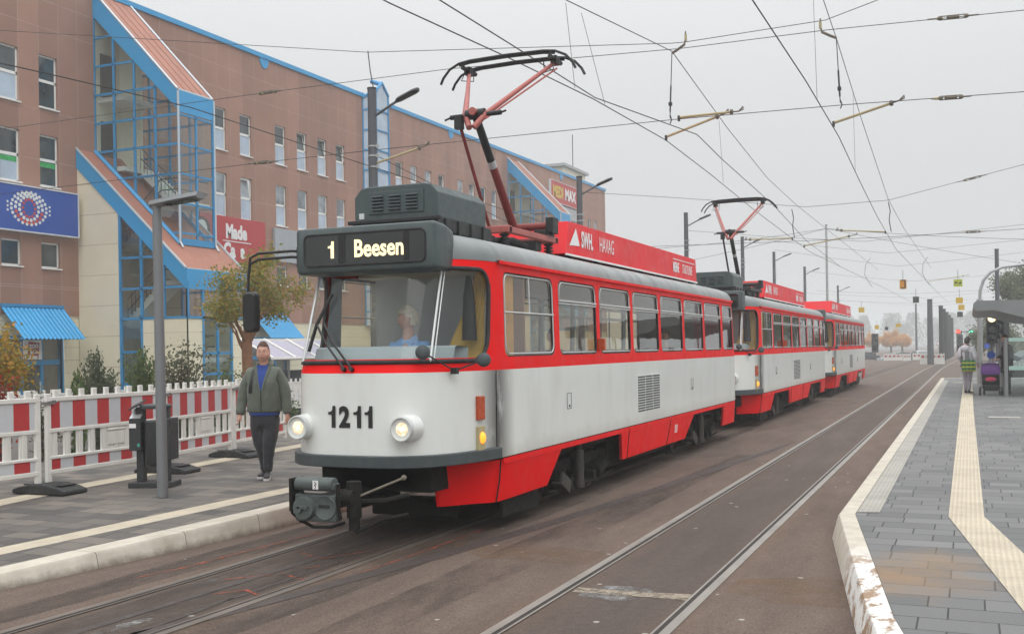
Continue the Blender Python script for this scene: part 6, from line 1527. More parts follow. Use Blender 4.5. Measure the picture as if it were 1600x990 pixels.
# ------------------------------------------------------------------ people
def skin_mesh(name, verts, edges, radii, root=0, sub=2, extra=None):
    me = bpy.data.meshes.new(name); me.from_pydata([tuple(v) for v in verts], edges, [])
    o = bpy.data.objects.new(name, me); COL.objects.link(o)
    sk = o.modifiers.new('skin', 'SKIN'); sk.use_smooth_shade = True
    lay = me.skin_vertices[0] if me.skin_vertices else None
    if lay is None:
        bm = bmesh.new(); bm.from_mesh(me); bm.verts.layers.skin.verify(); bm.to_mesh(me); bm.free(); lay = me.skin_vertices[0]
    for i, r in enumerate(radii):
        k_ = 1.22 if sub == 2 else 1.05
        lay.data[i].radius = (r[0] * k_, r[1] * k_) if isinstance(r, tuple) else (r * k_, r * k_)
        lay.data[i].use_root = (i == root)
    if sub: ss = o.modifiers.new('sub', 'SUBSURF'); ss.levels = sub; ss.render_levels = sub
    m2 = eval_mesh(o); bpy.data.objects.remove(o); bpy.data.meshes.remove(me)
    mb = MB(); mb.add([v.co.copy() for v in m2.vertices], [tuple(p.vertices) for p in m2.polygons]); bpy.data.meshes.remove(m2); return mb
def chain(spec):
    """spec: list of chains; each a list of (name, pos, radius) or name of an earlier joint"""
    idx = {}; vs = []; es = []; rs = []
    for ch in spec:
        prev = None
        for j in ch:
            if isinstance(j, str): i = idx[j]
            else:
                i = len(vs); idx[j[0]] = i; vs.append(j[1]); rs.append(j[2])
            if prev is not None: es.append((prev, i))
            prev = i
    return vs, es, rs
def head_fn(p, jaw=.30, fat=0.0):
    x, y, z = p.x, p.y, p.z
    k = 1.0
    if z < 0: k = 1 - jaw * (-z) ** 1.6 + fat * math.sin(PI * min(1, -z)) 
    x2 = x * k
    y2 = y * (1 - (.10 * (-z) ** 2 if z < 0 and y > 0 else 0))
    if y < 0:
        y2 = y * (.93 if abs(x) < .9 else 1)
        y2 -= .16 * math.exp(-((x / .13) ** 2 + ((z + .14) / .16) ** 2))          # nose
        y2 -= .07 * math.exp(-((x / .10) ** 2 + ((z - .02) / .18) ** 2))
        for sx in (.36, -.36): y2 += .10 * math.exp(-(((x - sx) / .19) ** 2 + ((z - .06) / .13) ** 2))   # eye sockets
        y2 -= .05 * math.exp(-((x / .5) ** 2 + ((z - .26) / .12) ** 2))            # brow
        y2 -= .07 * math.exp(-((x / .24) ** 2 + ((z + .48) / .10) ** 2))           # lips
        y2 += .04 * math.exp(-((x / .2) ** 2 + ((z + .62) / .06) ** 2))
        y2 -= .10 * math.exp(-((x / .28) ** 2 + ((z + .80) / .16) ** 2))           # chin
        for sx in (.5, -.5): y2 -= .04 * math.exp(-(((x - sx) / .22) ** 2 + ((z + .22) / .2) ** 2))
    return V(x2, y2, z)
def add_head(mb, c, s, yaw=0.0, tilt=0.0, fat=0.0):
    st = len(mb.v)
    mb.mi = 0; mb.ball((0, 0, 0), (.078 * s, .098 * s, .122 * s), 40, 30, lambda p: head_fn(p, .30, fat))
    for sg in (1, -1):
        mb.ball((sg * .077 * s, .012 * s, .0), (.014 * s, .022 * s, .034 * s), 10, 8)
        mb.mi = 2; mb.ball((sg * .029 * s, -.078 * s, .007 * s), (.0125 * s, .009 * s, .0050 * s), 10, 8); mb.mi = 3; mb.ball((sg * .029 * s, -.0858 * s, .007 * s), (.0050 * s, .003 * s, .0045 * s), 8, 6); mb.mi = 0
        mb.mi = 3; mb.tube([(sg * .017 * s, -.0905 * s, .026 * s), (sg * .030 * s, -.0915 * s, .031 * s), (sg * .045 * s, -.082 * s, .026 * s)], .0018 * s, 5); mb.mi = 0
    mb.mi = 1; mb.tube([(-.025 * s, -.0905 * s, -.057 * s), (-.008 * s, -.0975 * s, -.0545 * s), (.008 * s, -.0975 * s, -.0545 * s), (.025 * s, -.0905 * s, -.057 * s)], .0045 * s, 6); mb.mi = 0
    Mx = Matrix.Translation(c) @ Matrix.Rotation(yaw, 4, 'Z') @ Matrix.Rotation(tilt, 4, 'X')
    mb.xf(Mx, st); return Mx
def hair_mb(c, s, yaw=0.0, tilt=0.0, front=.30, nape=-.55, grow=1.09, rough=.05, seed=1, long=0):
    mb = MB(); st = 0; nu, nv = 48, 36
    def fn(p):
        q = head_fn(V(p.x, max(p.y, -.95), p.z), .3)
        n = 1 + rough * (mnoise.noise(V(p.x * 5 + seed, p.y * 5, p.z * 5)) + .6 * mnoise.noise(V(p.x * 13, p.y * 13 + seed, p.z * 9)))
        return V(p.x, p.y * (.95 if p.y < 0 else 1.04), p.z) * (grow * n)
    b = MB(); b.ball((0, 0, 0), (.080 * s, .099 * s, .124 * s), nu, nv, fn)
    keep = []
    for f in b.f:
        ctr = sum((Vector(b.v[i]) for i in f), V(0, 0, 0)) / 4
        x, y, z = ctr.x / (.080 * s), ctr.y / (.099 * s), ctr.z / (.124 * s)
        lim = front + .22 * mnoise.noise(V(x * 4, seed, 0)) if y < -.35 else (front + (nape - front) * min(1, (y + .35) / .75))
        if z > lim and not (abs(x) > .75 and -.25 < y < .3 and z < .15): keep.append(f)
    b.f = keep; b.m = [0] * len(keep)
    b.xf(Matrix.Translation(c) @ Matrix.Rotation(yaw, 4, 'Z') @ Matrix.Rotation(tilt, 4, 'X')); return b
def hand_chains(tag_, wrist, d, side, s=1.0, curl=.5):
    """palm and five fingers hanging from the wrist; d = direction of the hand, side = palm's thumb side direction"""
    d = Vector(d).normalized(); u = Vector(side).normalized(); u = (u - d * u.dot(d)).normalized(); n = d.cross(u)
    w = Vector(wrist); ch = []
    palm = w + d * .055 * s
    base = [(tag_ + 'palm', palm, (.030 * s, .018 * s))]
    out_ = []
    for k, (off, L) in enumerate(((.028, .068), (.010, .076), (-.009, .071), (-.027, .056))):
        r0 = w + d * .075 * s + u * off * s
        c1 = r0 + d * L * .45 * s + n * curl * .015 * s; c2 = c1 + d * L * .35 * s * (1 - curl * .5) + n * curl * .03 * s; 
        out_.append([(f'{tag_}f{k}a', r0, .0095 * s), (f'{tag_}f{k}b', c1, .0088 * s), (f'{tag_}f{k}c', c2, .0075 * s)])
    r0 = w + d * .03 * s + u * .028 * s; out_.append([(tag_ + 'ta', r0, .011 * s), (tag_ + 'tb', r0 + d * .030 * s + u * .020 * s + n * .008 * s, .0105 * s), (tag_ + 'tc', r0 + d * .058 * s + u * .024 * s + n * .016 * s, .0085 * s)])
    return base, out_
HANDS = []
def add_hand(mb, wrist, elbow, side, s=1.0, curl=.5):
    d = (Vector(wrist) - Vector(elbow)).normalized(); base, fs = hand_chains('h', wrist, d, side, s, curl)
    w = Vector(wrist)
    vs, es, rs = chain([[('w', w - d * .05 * s, .028 * s), ('w2', w, (.026 * s, .022 * s)), ('p', w + d * .045 * s, (.036 * s, .018 * s)), ('p2', w + d * .078 * s, (.034 * s, .015 * s))]])
    m = skin_mesh('hand', vs, es, rs, 0, 2); mb.add(m.v, m.f)
    for f in fs:
        vs, es, rs = chain([[(f[0][0] + 'r', Vector(f[0][1]) - d * .02 * s, f[0][2])] + f]); m = skin_mesh('finger', vs, es, rs, 0, 1); mb.add(m.v, m.f)
BODYM = None
def shoe(parent, c, yaw, s=1.0, mat=None, sole=None):
    b = MB(); rings = []
    for y, w, h, z0 in ((.085, .020, .055, .03), (.075, .034, .085, .022), (.03, .037, .095, .02), (-.03, .040, .075, .02), (-.09, .047, .052, .02), (-.145, .042, .042, .022), (-.175, .022, .032, .025)):
        rings.append([V(w * math.cos(a), y, z0 + h * .5 + h * .5 * math.sin(a)) for a in [2 * PI * k / 14 for k in range(14)]])
    b.loft(rings, cap=True); Mx = Matrix.Translation(c) @ Matrix.Rotation(yaw, 4, 'Z') @ Matrix.Scale(s, 4); b.xf(Mx); o = obj('shoe', b, mat, parent, smooth=60)
    b = MB(); b.loft([[V(x * k, y, z) for x, y in ((.034, .085), (.040, .0), (.049, -.09), (.040, -.16), (0, -.185), (-.040, -.16), (-.049, -.09), (-.040, 0), (-.034, .085))] for z, k in ((0, .95), (.012, 1.03), (.028, 1.0))], cap=True); b.xf(Mx); obj('sole', b, sole, o, smooth=40)

M['jacketgreen'] = cloth('grey_green_fleece', (0.105, 0.125, 0.10)); M['poloblue'] = cloth('blue_polo', (0.02, 0.055, 0.26)); M['jeans'] = cloth('dark_jeans', (0.028, 0.03, 0.036), var=.4); M['hairbrown'] = paint('short_brown_hair', (0.085, 0.036, 0.02), .6, var=.4, scale=60, bmp=.6)
M['hairfair'] = paint('fair_hair', (0.72, 0.66, 0.52), .6, var=.3, scale=60, bmp=.6); M['shirtblue'] = cloth('light_blue_shirt', (0.26, 0.50, 0.88)); M['trainer'] = paint('trainer_dark', (0.05, 0.045, 0.05), .6, var=.5, scale=30); M['sole'] = paint('sole_white', (.6, .58, .58), .6)
SKIN = [M['skin'], M['lips'], M['eyewhite'], M['iris']]

# woman walking on the left platform (faces the camera; local -y is forward)
t = thing('person', 'woman walking in a grey-green fleece jacket over a blue polo shirt, dark jeans and trainers', 'person', (-3.10, 11.45, .2), R(23))
mb = MB()
vs, es, rs = chain([[('pel', V(0, .03, .93), .10), ('ch', V(0, .03, 1.28), .11), ('nk', V(0, .035, 1.47), .062), ('nk2', V(0, .02, 1.56), .058), ('hd', V(0, .01, 1.63), .06)]]); m = skin_mesh('b', vs, es, rs); mb.add(m.v, m.f)
HM = add_head(mb, (0, -.005, 1.665), 1.12, 0.05, 0.02, .30)
for sg in (1, -1): add_hand(mb, (sg * .350, -.04 + .03 * sg, .84), (sg * .342, .0, 1.10), (-sg * .3, -1, 0), 1.0, .9)
body = obj('body', mb, SKIN, t, smooth=60)
obj('hair', hair_mb((0, -.005, 1.665), 1.12, .05, .02, .60, -.30, 1.055, .07, 3), M['hairbrown'], t, smooth=60)
vs, es, rs = chain([[('hem0', V(0, .02, .865), (.225, .155)), ('hem', V(0, .02, .90), (.235, .165)), ('wa', V(0, .015, 1.04), (.230, .175)), ('bu', V(0, -.0, 1.22), (.222, .170)), ('sh', V(0, .03, 1.38), (.180, .105)), ('nk', V(0, .04, 1.475), (.085, .08))],
    ['sh', ('sL', V(.19, .035, 1.385), .082), ('uL', V(.285, .04, 1.24), .084), ('eL', V(.325, .04, 1.08), .072), ('wL', V(.345, .0, .87), .056), ('xL', V(.346, -.005, .845), .05)], ['sh', ('sR', V(-.19, .035, 1.385), .082), ('uR', V(-.285, .04, 1.24), .084), ('eR', V(-.325, .03, 1.08), .072), ('wR', V(-.345, -.05, .87), .056), ('xR', V(-.346, -.055, .845), .05)]])
jm = skin_mesh('j', vs, es, rs); 
for i, v in enumerate(jm.v):
    q = Vector(v); n_ = mnoise.noise(q * 9) * .008 + mnoise.noise(V(q.x * 4, q.y * 4, q.z * 16)) * .007; d_ = V(q.x - (.32 if q.x > .27 else -.32 if q.x < -.27 else 0), q.y - .02, 0)
    if d_.length > .01: q += d_.normalized() * n_
    jm.v[i] = tuple(q)
jk = obj('jacket', jm, M['jacketgreen'], t, smooth=70)
# shirt showing in the open collar, following the jacket's front, and the zip
def front_y(x, z):
    zs = [(.86, .165), (1.02, .185), (1.22, .180), (1.38, .095), (1.47, .055)]
    y = lerp_tab(zs, z) ; return -(y - abs(x) ** 2 * 1.2) - .012
b = MB(); rows = []
for k in range(9):
    z = 1.17 + (1.50 - 1.17) * k / 8; w_ = .008 + .082 * (k / 8) ** .9
    rows.append([V(w_ * j / 3, front_y(w_ * j / 3, z) + .004 if z < 1.42 else -.045 - (1.5 - z) * .30, z) for j in range(-3, 4)])
BVW = bpy.data.meshes  # (kept short)
from mathutils.bvhtree import BVHTree
def snap_front(mbsrc, rows, off):
    tr = BVHTree.FromPolygons([Vector(v) for v in mbsrc.v], mbsrc.f)
    o = []
    for r in rows:
        rr = []
        for p in r:
            h = tr.ray_cast(V(p.x, -1, p.z), V(0, 1, 0)); rr.append(V(p.x, (h[0].y if h[0] else p.y) - off, p.z))
        o.append(rr)
    return o
shirt = snap_front(jm, rows, .006); b.loft(shirt, closed=False); obj('shirt', b, M['poloblue'], t, smooth=60)
for sg in (1, -1):
    e = [r[-1 if sg > 0 else 0] for r in shirt]
    b = MB(); b.loft([[p + V(-sg * .004, -.004, 0) for p in e], [p + V(sg * (.02 + .035 * max(0, (i - 5)) / 3), -.012, .0) for i, p in enumerate(e)]], closed=False); obj('lapel', b, M['jacketgreen'], jk, smooth=60)
col = MB(); col.loft([[V((.088 + dr) * math.cos(a), .035 + (.085 + dr) * math.sin(a), z + .02 * math.sin(a)) for a in [R(-50) + R(280) * k / 20 for k in range(21)]] for dr, z in ((.0, 1.47), (-.004, 1.535), (.014, 1.535), (.035, 1.47))], closed=False); obj('collar', col, M['jacketgreen'], jk, smooth=60)
zp = snap_front(jm, [[V(0, 0, .88 + (1.17 - .88) * k / 8)] for k in range(9)], .003); b = MB(); b.tube([r[0] for r in zp], .005, 5); obj('zip', b, M['black'], jk)
sp = snap_front(jm, [[V(-.10 - .03 * k / 8 - .002, 0, 1.47 - .33 * k / 8), V(-.145 - .05 * k / 8, 0, 1.46 - .33 * k / 8)] for k in range(9)], .006); b = MB(); b.loft(sp, closed=False); obj('rucksack_strap', b, M['black'], t, smooth=60)
b = MB(); b.ball((0, .20, 1.2), (.16, .09, .22), 16, 10); obj('rucksack', b, M['black'], t, smooth=60)
hm = MB(); vs, es, rs = chain([[('a', V(0, .02, .95), (.205, .145)), ('b', V(0, .02, .86), (.210, .15)), ('c', V(0, .02, .82), (.205, .15))]]); m = skin_mesh('hem', vs, es, rs); hm.add(m.v, m.f); obj('shirt_hem', hm, M['poloblue'], t, smooth=60)
vs, es, rs = chain([[('top', V(0, .03, .95), (.16, .13)), ('pel', V(0, .03, .84), (.17, .135)), ('hL', V(.10, .02, .72), .122), ('kL', V(.07, -.03, .45), .086), ('cL', V(.05, .0, .25), .066), ('aL', V(.045, -.02, .085), .058)], ['pel', ('hR', V(-.10, .03, .72), .122), ('kR', V(-.065, .02, .45), .086), ('cR', V(-.03, .08, .25), .066), ('aR', V(-.025, .10, .09), .058)]])
m = skin_mesh('t', vs, es, rs)
for i, v in enumerate(m.v):
    q = Vector(v); m.v[i] = tuple(q + V(1, 1, 0) * .008 * mnoise.noise(V(q.x * 6, q.y * 6, q.z * 14)))
obj('trousers', m, M['jeans'], t, smooth=70)
t.scale = (.88, .95, 1)
shoe(t, (.045, -.04, 0), R(8), 1.05, M['trainer'], M['sole']); shoe(t, (-.03, .09, .01), R(-12), 1.05, M['trainer'], M['sole'])

# tram driver, seated, looking to her right (towards the left platform)
t = thing('person', 'fair-haired tram driver in a light blue shirt behind the windscreen', 'person', (.08, 8.4 + 1.26, 1.44), 0)
mb = MB(); vs, es, rs = chain([[('pel', V(0, .05, .05), .13), ('ch', V(0, .0, .40), .12), ('nk', V(0, -.01, .56), .05), ('nk2', V(0, -.02, .64), .048), ('hd', V(0, -.025, .70), .05)]]); m = skin_mesh('b', vs, es, rs); mb.add(m.v, m.f)
add_head(mb, (0, -.04, .745), .98, R(-62), 0.02)
for sg in (1, -1): add_hand(mb, (sg * .18, -.42, .28), (sg * .24, -.2, .22), (-sg, 0, .3), .9, .8)
obj('body', mb, SKIN, t, smooth=60)
obj('hair', hair_mb((0, -.04, .745), .98, R(-62), .02, .42, -.55, 1.16, .12, 9), M['hairfair'], t, smooth=60)
vs, es, rs = chain([[('pel', V(0, .05, .02), (.17, .13)), ('wa', V(0, .03, .20), (.165, .13)), ('ch', V(0, .0, .42), (.16, .115)), ('nk', V(0, .0, .535), (.075, .07))], ['ch', ('sL', V(.17, .0, .45), .075), ('eL', V(.25, -.12, .22), .058), ('wL', V(.20, -.36, .26), .045)], ['ch', ('sR', V(-.17, .0, .45), .075), ('eR', V(-.25, -.12, .22), .058), ('wR', V(-.20, -.36, .26), .045)]])
sh = obj('shirt', skin_mesh('s', vs, es, rs), M['shirtblue'], t, smooth=70)
b = MB()
for sg in (1, -1): b.loft([[V(sg * .005, -.085, .50), V(sg * .05, -.07, .545), V(sg * .075, -.0, .585)], [V(sg * .055, -.115, .455), V(sg * .10, -.09, .51), V(sg * .10, 0, .545)]], closed=False)
obj('collar', b, M['shirtblue'], sh, smooth=60)
vs, es, rs = chain([[('pel', V(0, .06, .02), (.17, .12)), ('kL', V(.12, -.36, .06), .075), ('aL', V(.12, -.42, -.32), .055)], ['pel', ('kR', V(-.12, -.36, .06), .075), ('aR', V(-.12, -.42, -.32), .055)]]); obj('trousers', skin_mesh('t', vs, es, rs), M['jeans'], t, smooth=70)

# woman with the plaid bag on the right platform, seen from behind at an angle
M['jacketwhite'] = cloth('white_hooded_jacket', (.66, .65, .69)); M['jacketgrey'] = cloth('grey_quilted', (.20, .21, .22)); M['trousersgrey'] = cloth('pale_grey_trousers', (.33, .31, .35)); M['hairgrey'] = paint('dark_grey_hair', (.07, .065, .06), .7, var=.4, scale=50, bmp=.5)
t = thing('person', 'woman in a white and grey hooded jacket and pale trousers on the right platform', 'person', (5.36, 36.75, RZ), R(150))
mb = MB(); vs, es, rs = chain([[('pel', V(0, .0, .95), .11), ('ch', V(0, .0, 1.3), .11), ('nk', V(0, .01, 1.50), .055), ('hd', V(0, -.02, 1.62), .055)]]); m = skin_mesh('b', vs, es, rs); mb.add(m.v, m.f)
add_head(mb, (0, -.03, 1.69), 1.03, 0, .12)
add_hand(mb, (.26, -.40, 1.14), (.33, -.15, 1.15), (-1, 0, .3), 1, .8); add_hand(mb, (-.30, -.10, .93), (-.31, .02, 1.15), (.2, -1, 0), 1, .8)
obj('body', mb, SKIN, t, smooth=60); obj('hair', hair_mb((0, -.03, 1.69), 1.03, 0, .12, .35, -.75, 1.10, .08, 5), M['hairgrey'], t, smooth=60)
vs, es, rs = chain([[('hem', V(0, .0, .86), (.20, .15)), ('wa', V(0, .0, 1.08), (.19, .15)), ('ch', V(0, .01, 1.34), (.185, .135)), ('nk', V(0, .03, 1.50), (.10, .09))], ['ch', ('sL', V(.20, .01, 1.40), .085), ('eL', V(.32, .0, 1.16), .068), ('wL', V(.28, -.32, 1.14), .052)], ['ch', ('sR', V(-.20, .01, 1.40), .085), ('eR', V(-.30, .03, 1.17), .068), ('wR', V(-.30, -.06, .97), .052)]])
jm2 = skin_mesh('j', vs, es, rs); jk = obj('jacket', jm2, M['jacketwhite'], t, smooth=70)
g = MB(); tr = BVHTree.FromPolygons([Vector(v) for v in jm2.v], jm2.f)
for x0, x1, z0, z1 in ((-.17, -.02, .90, 1.36), (.05, .17, .86, 1.2)):
    rows = []
    for k in range(9):
        z = z0 + (z1 - z0) * k / 8; r_ = []
        for j in range(7):
            x = x0 + (x1 - x0) * j / 6; h = tr.ray_cast(V(x, 1, z), V(0, -1, 0)); r_.append(V(x, (h[0].y if h[0] else .14) + .006, z))
        rows.append(r_)
    g.loft(rows, closed=False)
obj('grey_panel', g, M['jacketgrey'], jk, smooth=60)
b = MB(); b.ball((0, .11, 1.44), (.17, .09, .12), 18, 10, lambda p: V(p.x * (1 - .3 * max(0, -p.z)), p.y, p.z)); obj('hood', b, M['jacketwhite'], jk, smooth=60)
vs, es, rs = chain([[('top', V(0, 0, .95), (.15, .12)), ('pel', V(0, .0, .84), (.16, .13)), ('hL', V(.08, .0, .72), .088), ('kL', V(.065, -.01, .45), .062), ('aL', V(.06, .0, .09), .050)], ['pel', ('hR', V(-.08, .0, .72), .088), ('kR', V(-.07, .0, .45), .062), ('aR', V(-.065, .04, .09), .050)]]); obj('trousers', skin_mesh('t', vs, es, rs), M['trousersgrey'], t, smooth=70)
shoe(t, (.07, -.03, 0), R(6), 1, M['black'], M['sole']); shoe(t, (-.075, .02, 0), R(-10), 1, M['black'], M['sole'])
def plaid():
    m, n, b = newmat('green_yellow_plaid'); vec = coords(n); s = N(n, 'ShaderNodeSeparateXYZ'); n.links.new(vec, s.inputs[0])
    a = mth(n, 'LESS_THAN', mth(n, 'FRACT', mth(n, 'MULTIPLY', s.outputs['X'], 9)), .4); c = mth(n, 'LESS_THAN', mth(n, 'FRACT', mth(n, 'MULTIPLY', s.outputs['Z'], 8)), .35)
    k = mixc(n, a, (.02, .22, .06), (.03, .06, .04)); k = mixc(n, mth(n, 'MULTIPLY', c, .85), k, (.55, .50, .04)); n.links.new(k, b.inputs['Base Color']); b.inputs['Roughness'].default_value = .8; return m
bag = thing('shoulder_bag', 'green and yellow plaid shoulder bag hanging at the woman in white', 'bag', (5.40, 36.52, RZ + .72), R(-8))
b = MB(); b.loft([[V(x * k, y * k2, z) for x, y in ((-.20, -.05), (.20, -.05), (.20, .05), (-.20, .05))] for z, k, k2 in ((0, .95, .8), (.05, 1, 1.2), (.3, 1, 1), (.36, .97, .5))], cap=True); obj('pouch', b, plaid(), bag, bevel=.015)
b = MB(); b.tube([(-.19, 0, .34), (-.22, .05, .6), (-.12, .12, .82), (.0, .22, .85)], .014, 5); obj('strap', b, M['black'], bag)

# man in black by the shelter
t = thing('person', 'man in a long black coat standing behind the shelter post, looking down', 'person', (6.52, 36.9, RZ), R(-75))
mb = MB(); vs, es, rs = chain([[('pel', V(0, .0, .98), .11), ('ch', V(0, .0, 1.38), .11), ('nk', V(0, -.0, 1.58), .058), ('hd', V(0, -.04, 1.70), .055)]]); m = skin_mesh('b', vs, es, rs); mb.add(m.v, m.f); add_head(mb, (0, -.07, 1.76), 1.04, R(10), .35)
add_hand(mb, (.20, -.32, 1.10), (.30, -.08, 1.15), (-1, 0, .2), 1, .9); add_hand(mb, (-.2, -.32, 1.10), (-.30, -.08, 1.15), (1, 0, .2), 1, .9)
obj('body', mb, SKIN, t, smooth=60); obj('hair', hair_mb((0, -.07, 1.76), 1.04, R(10), .35, .42, -.4, 1.06, .04, 8), M['hairbrown'], t, smooth=60)
M['coatblack'] = cloth('black_coat', (.012, .012, .014)); M['coatblack'].node_tree.nodes['Principled BSDF'].inputs['Sheen Weight'].default_value = 0.0; M['coatblack'].node_tree.nodes['Principled BSDF'].inputs['Specular IOR Level'].default_value = 0.15
vs, es, rs = chain([[('hem', V(0, .0, .70), (.20, .16)), ('wa', V(0, .0, 1.05), (.20, .15)), ('ch', V(0, .01, 1.42), (.19, .14)), ('nk', V(0, .01, 1.58), (.085, .085))], ['ch', ('sL', V(.21, .01, 1.47), .085), ('eL', V(.32, -.02, 1.18), .07), ('wL', V(.22, -.25, 1.11), .055)], ['ch', ('sR', V(-.21, .01, 1.47), .085), ('eR', V(-.32, -.02, 1.18), .07), ('wR', V(-.22, -.25, 1.11), .055)]]); obj('coat', skin_mesh('c', vs, es, rs), M['coatblack'], t, smooth=70)
vs, es, rs = chain([[('pel', V(0, .0, .9), (.16, .13)), ('hL', V(.09, .0, .78), .105), ('kL', V(.09, -.01, .48), .075), ('aL', V(.09, .0, .09), .06)], ['pel', ('hR', V(-.09, .0, .78), .105), ('kR', V(-.09, .0, .48), .075), ('aR', V(-.09, .03, .09), .06)]]); obj('trousers', skin_mesh('t', vs, es, rs), M['coatblack'], t, smooth=70)
shoe(t, (.09, -.02, 0), 0, 1.08, M['black'], M['black']); shoe(t, (-.09, .02, 0), 0, 1.08, M['black'], M['black'])
# two passengers seen through the windows of the front tram
for i, (x, y, hair, lab) in enumerate(((.55, 8.4 + 9.55, M['hairbrown'], 'dark-clothed passenger inside the front tram, by the sixth side window'), (-.5, 8.4 + 6.9, M['hairgrey'], 'seated passenger inside the front tram, by the fourth side window'))):
    t = thing('person', lab, 'person', (x, y, 1.32), 0, None); mb = MB(); vs, es, rs = chain([[('pel', V(0, .05, .05), .12), ('ch', V(0, .0, .38), .11), ('nk', V(0, 0, .54), .05), ('hd', V(0, -.02, .66), .05)]]); m = skin_mesh('b', vs, es, rs); mb.add(m.v, m.f); add_head(mb, (0, -.03, .72), 1, R(20)); obj('body', mb, SKIN, t, smooth=60); obj('hair', hair_mb((0, -.03, .72), 1, R(20), 0, .4, -.6, 1.12, .08, 4 + i), hair, t, smooth=60)
    vs, es, rs = chain([[('pel', V(0, .05, .0), (.18, .14)), ('ch', V(0, .0, .40), (.17, .12)), ('nk', V(0, .0, .53), (.075, .07))], ['ch', ('sL', V(.18, .0, .43), .08), ('eL', V(.24, -.12, .18), .06), ('wL', V(.12, -.26, .12), .05)], ['ch', ('sR', V(-.18, .0, .43), .08), ('eR', V(-.24, -.12, .18), .06), ('wR', V(-.12, -.26, .12), .05)]]); obj('jacket', skin_mesh('c', vs, es, rs), M['coatblack'] if i == 0 else M['jacketgrey'], t, smooth=70)
    vs, es, rs = chain([[('pel', V(0, .05, .02), (.16, .11)), ('kL', V(.11, -.34, .05), .075), ('aL', V(.11, -.38, -.34), .055)], ['pel', ('kR', V(-.11, -.34, .05), .075), ('aR', V(-.11, -.38, -.34), .055)]]); obj('trousers', skin_mesh('t', vs, es, rs), M['jeans'], t, smooth=70)

# push-chair
M['purple'] = cloth('purple_canopy', (.13, .045, .22)); M['pink'] = cloth('pink_lining', (.55, .04, .12))
t = thing('pushchair', 'purple-hooded black pushchair with a pink seat pad, seen from behind', 'pushchair', (6.02, 35.7, RZ), R(-4))
b = MB()
for sg in (1, -1): b.tube([(sg * .25, -.05, 1.02), (sg * .27, .0, .62), (sg * .28, .02, .20)], .016, 7); b.tube([(sg * .26, -.02, .75), (sg * .22, .45, .12)], .016, 7); b.tube([(sg * .27, 0, .3), (sg * .24, .42, .2)], .014, 6)
b.tube([(-.25, -.05, 1.02), (-.22, -.1, 1.06), (.22, -.1, 1.06), (.25, -.05, 1.02)], .02, 8); b.tube([(-.28, .02, .17), (.28, .02, .17)], .014, 7); fr = obj('frame', b, M['steel'], t, smooth=40)
for x, y, r in ((.31, .02, .135), (-.31, .02, .135), (.22, .5, .10), (-.22, .5, .10)):
    b = MB(); b.lathe([(r - .035, -.022), (r - .006, -.022), (r, 0), (r - .006, .022), (r - .035, .022)], 20, (x, y, r), Matrix.Rotation(R(90), 3, 'Y')); w = obj('wheel', b, M['rubber'], t, smooth=40); b = MB(); b.lathe([(.02, -.02), (r - .035, -.012), (r - .035, .012), (.02, .02)], 16, (x, y, r), Matrix.Rotation(R(90), 3, 'Y')); obj('rim', b, M['bumper'], w)
b = MB(); rings = []
for k in range(9):
    a = R(-15 + 135 * k / 8); rings.append([V(x, .18 - .33 * math.cos(a), .72 + .30 * math.sin(a) * (1 - .25 * (abs(x) / .27) ** 2.5)) for x in [-.27 + .54 * j / 10 for j in range(11)]])
b.loft(rings, closed=False); obj('hood', b, M['purple'], t, smooth=60)
b = MB(); b.loft([[V(-.24, -.02, .98), V(.24, -.02, .98)], [V(-.25, -.05, .78), V(.25, -.05, .78)], [V(-.25, .02, .42), V(.25, .02, .42)], [V(-.24, .12, .30), V(.24, .12, .30)]], closed=False); obj('backrest', b, M['black'], t)
b = MB(); b.loft([[V(-.23, -.075, .95), V(.23, -.075, .95)], [V(-.24, -.09, .78), V(.24, -.09, .78)]], closed=False); obj('canopy_flap', b, M['purple'], t)
b = MB(); b.ball((0, -.04, .50), (.16, .05, .075), 14, 8); obj('seat_pad', b, M['pink'], t, smooth=60)
b = MB(); b.loft([[V(x * k, y * k + .16, z) for x, y in ((-.24, -.2), (.24, -.2), (.24, .2), (-.24, .2))] for z, k in ((.14, .85), (.32, 1.0))], cap=True); obj('basket', b, M['black'], t, bevel=.02)
# ------------------------------------------------------------------ trees and shrubs
M['leafautumn'] = leafmat('autumn_leaves', [(0, (.15, .21, .05)), (.35, (.26, .28, .06)), (.6, (.46, .25, .05)), (.8, (.48, .36, .07)), (1, (.19, .25, .06))])
M['leafyellow'] = leafmat('yellow_leaves', [(0, (.16, .17, .03)), (.5, (.46, .30, .03)), (.8, (.50, .22, .02)), (1, (.19, .20, .04))])
M['leafred'] = leafmat('red_leaves', [(0, (.25, .02, .012)), (.5, (.42, .06, .02)), (1, (.15, .03, .015))])
M['leafgreen'] = leafmat('green_leaves', [(0, (.06, .10, .03)), (.5, (.11, .17, .045)), (1, (.16, .21, .07))])
M['leafgrey'] = leafmat('greygreen_leaves', [(0, (.07, .095, .055)), (.5, (.12, .145, .085)), (1, (.17, .19, .115))])
M['leaforange'] = leafmat('orange_leaves', [(0, (.60, .26, .05)), (.5, (.80, .42, .08)), (1, (.5, .32, .07))])
M['leafdark'] = leafmat('dull_leaves', [(0, (.075, .09, .05)), (.5, (.11, .12, .065)), (1, (.16, .14, .075))])
def leaf(b, p, d, s, r):
    u = Vector(d).orthogonal().normalized(); u.rotate(Matrix.Rotation(r.random() * 6.3, 3, Vector(d).normalized())); d = Vector(d).normalized()
    a = p; c = p + d * s; m = p + d * s * .45; n = d.cross(u) * s * .10
    b.add([a, m + u * s * .33 + n, c, m - u * s * .33 + n], ((0, 1, 2, 3),))
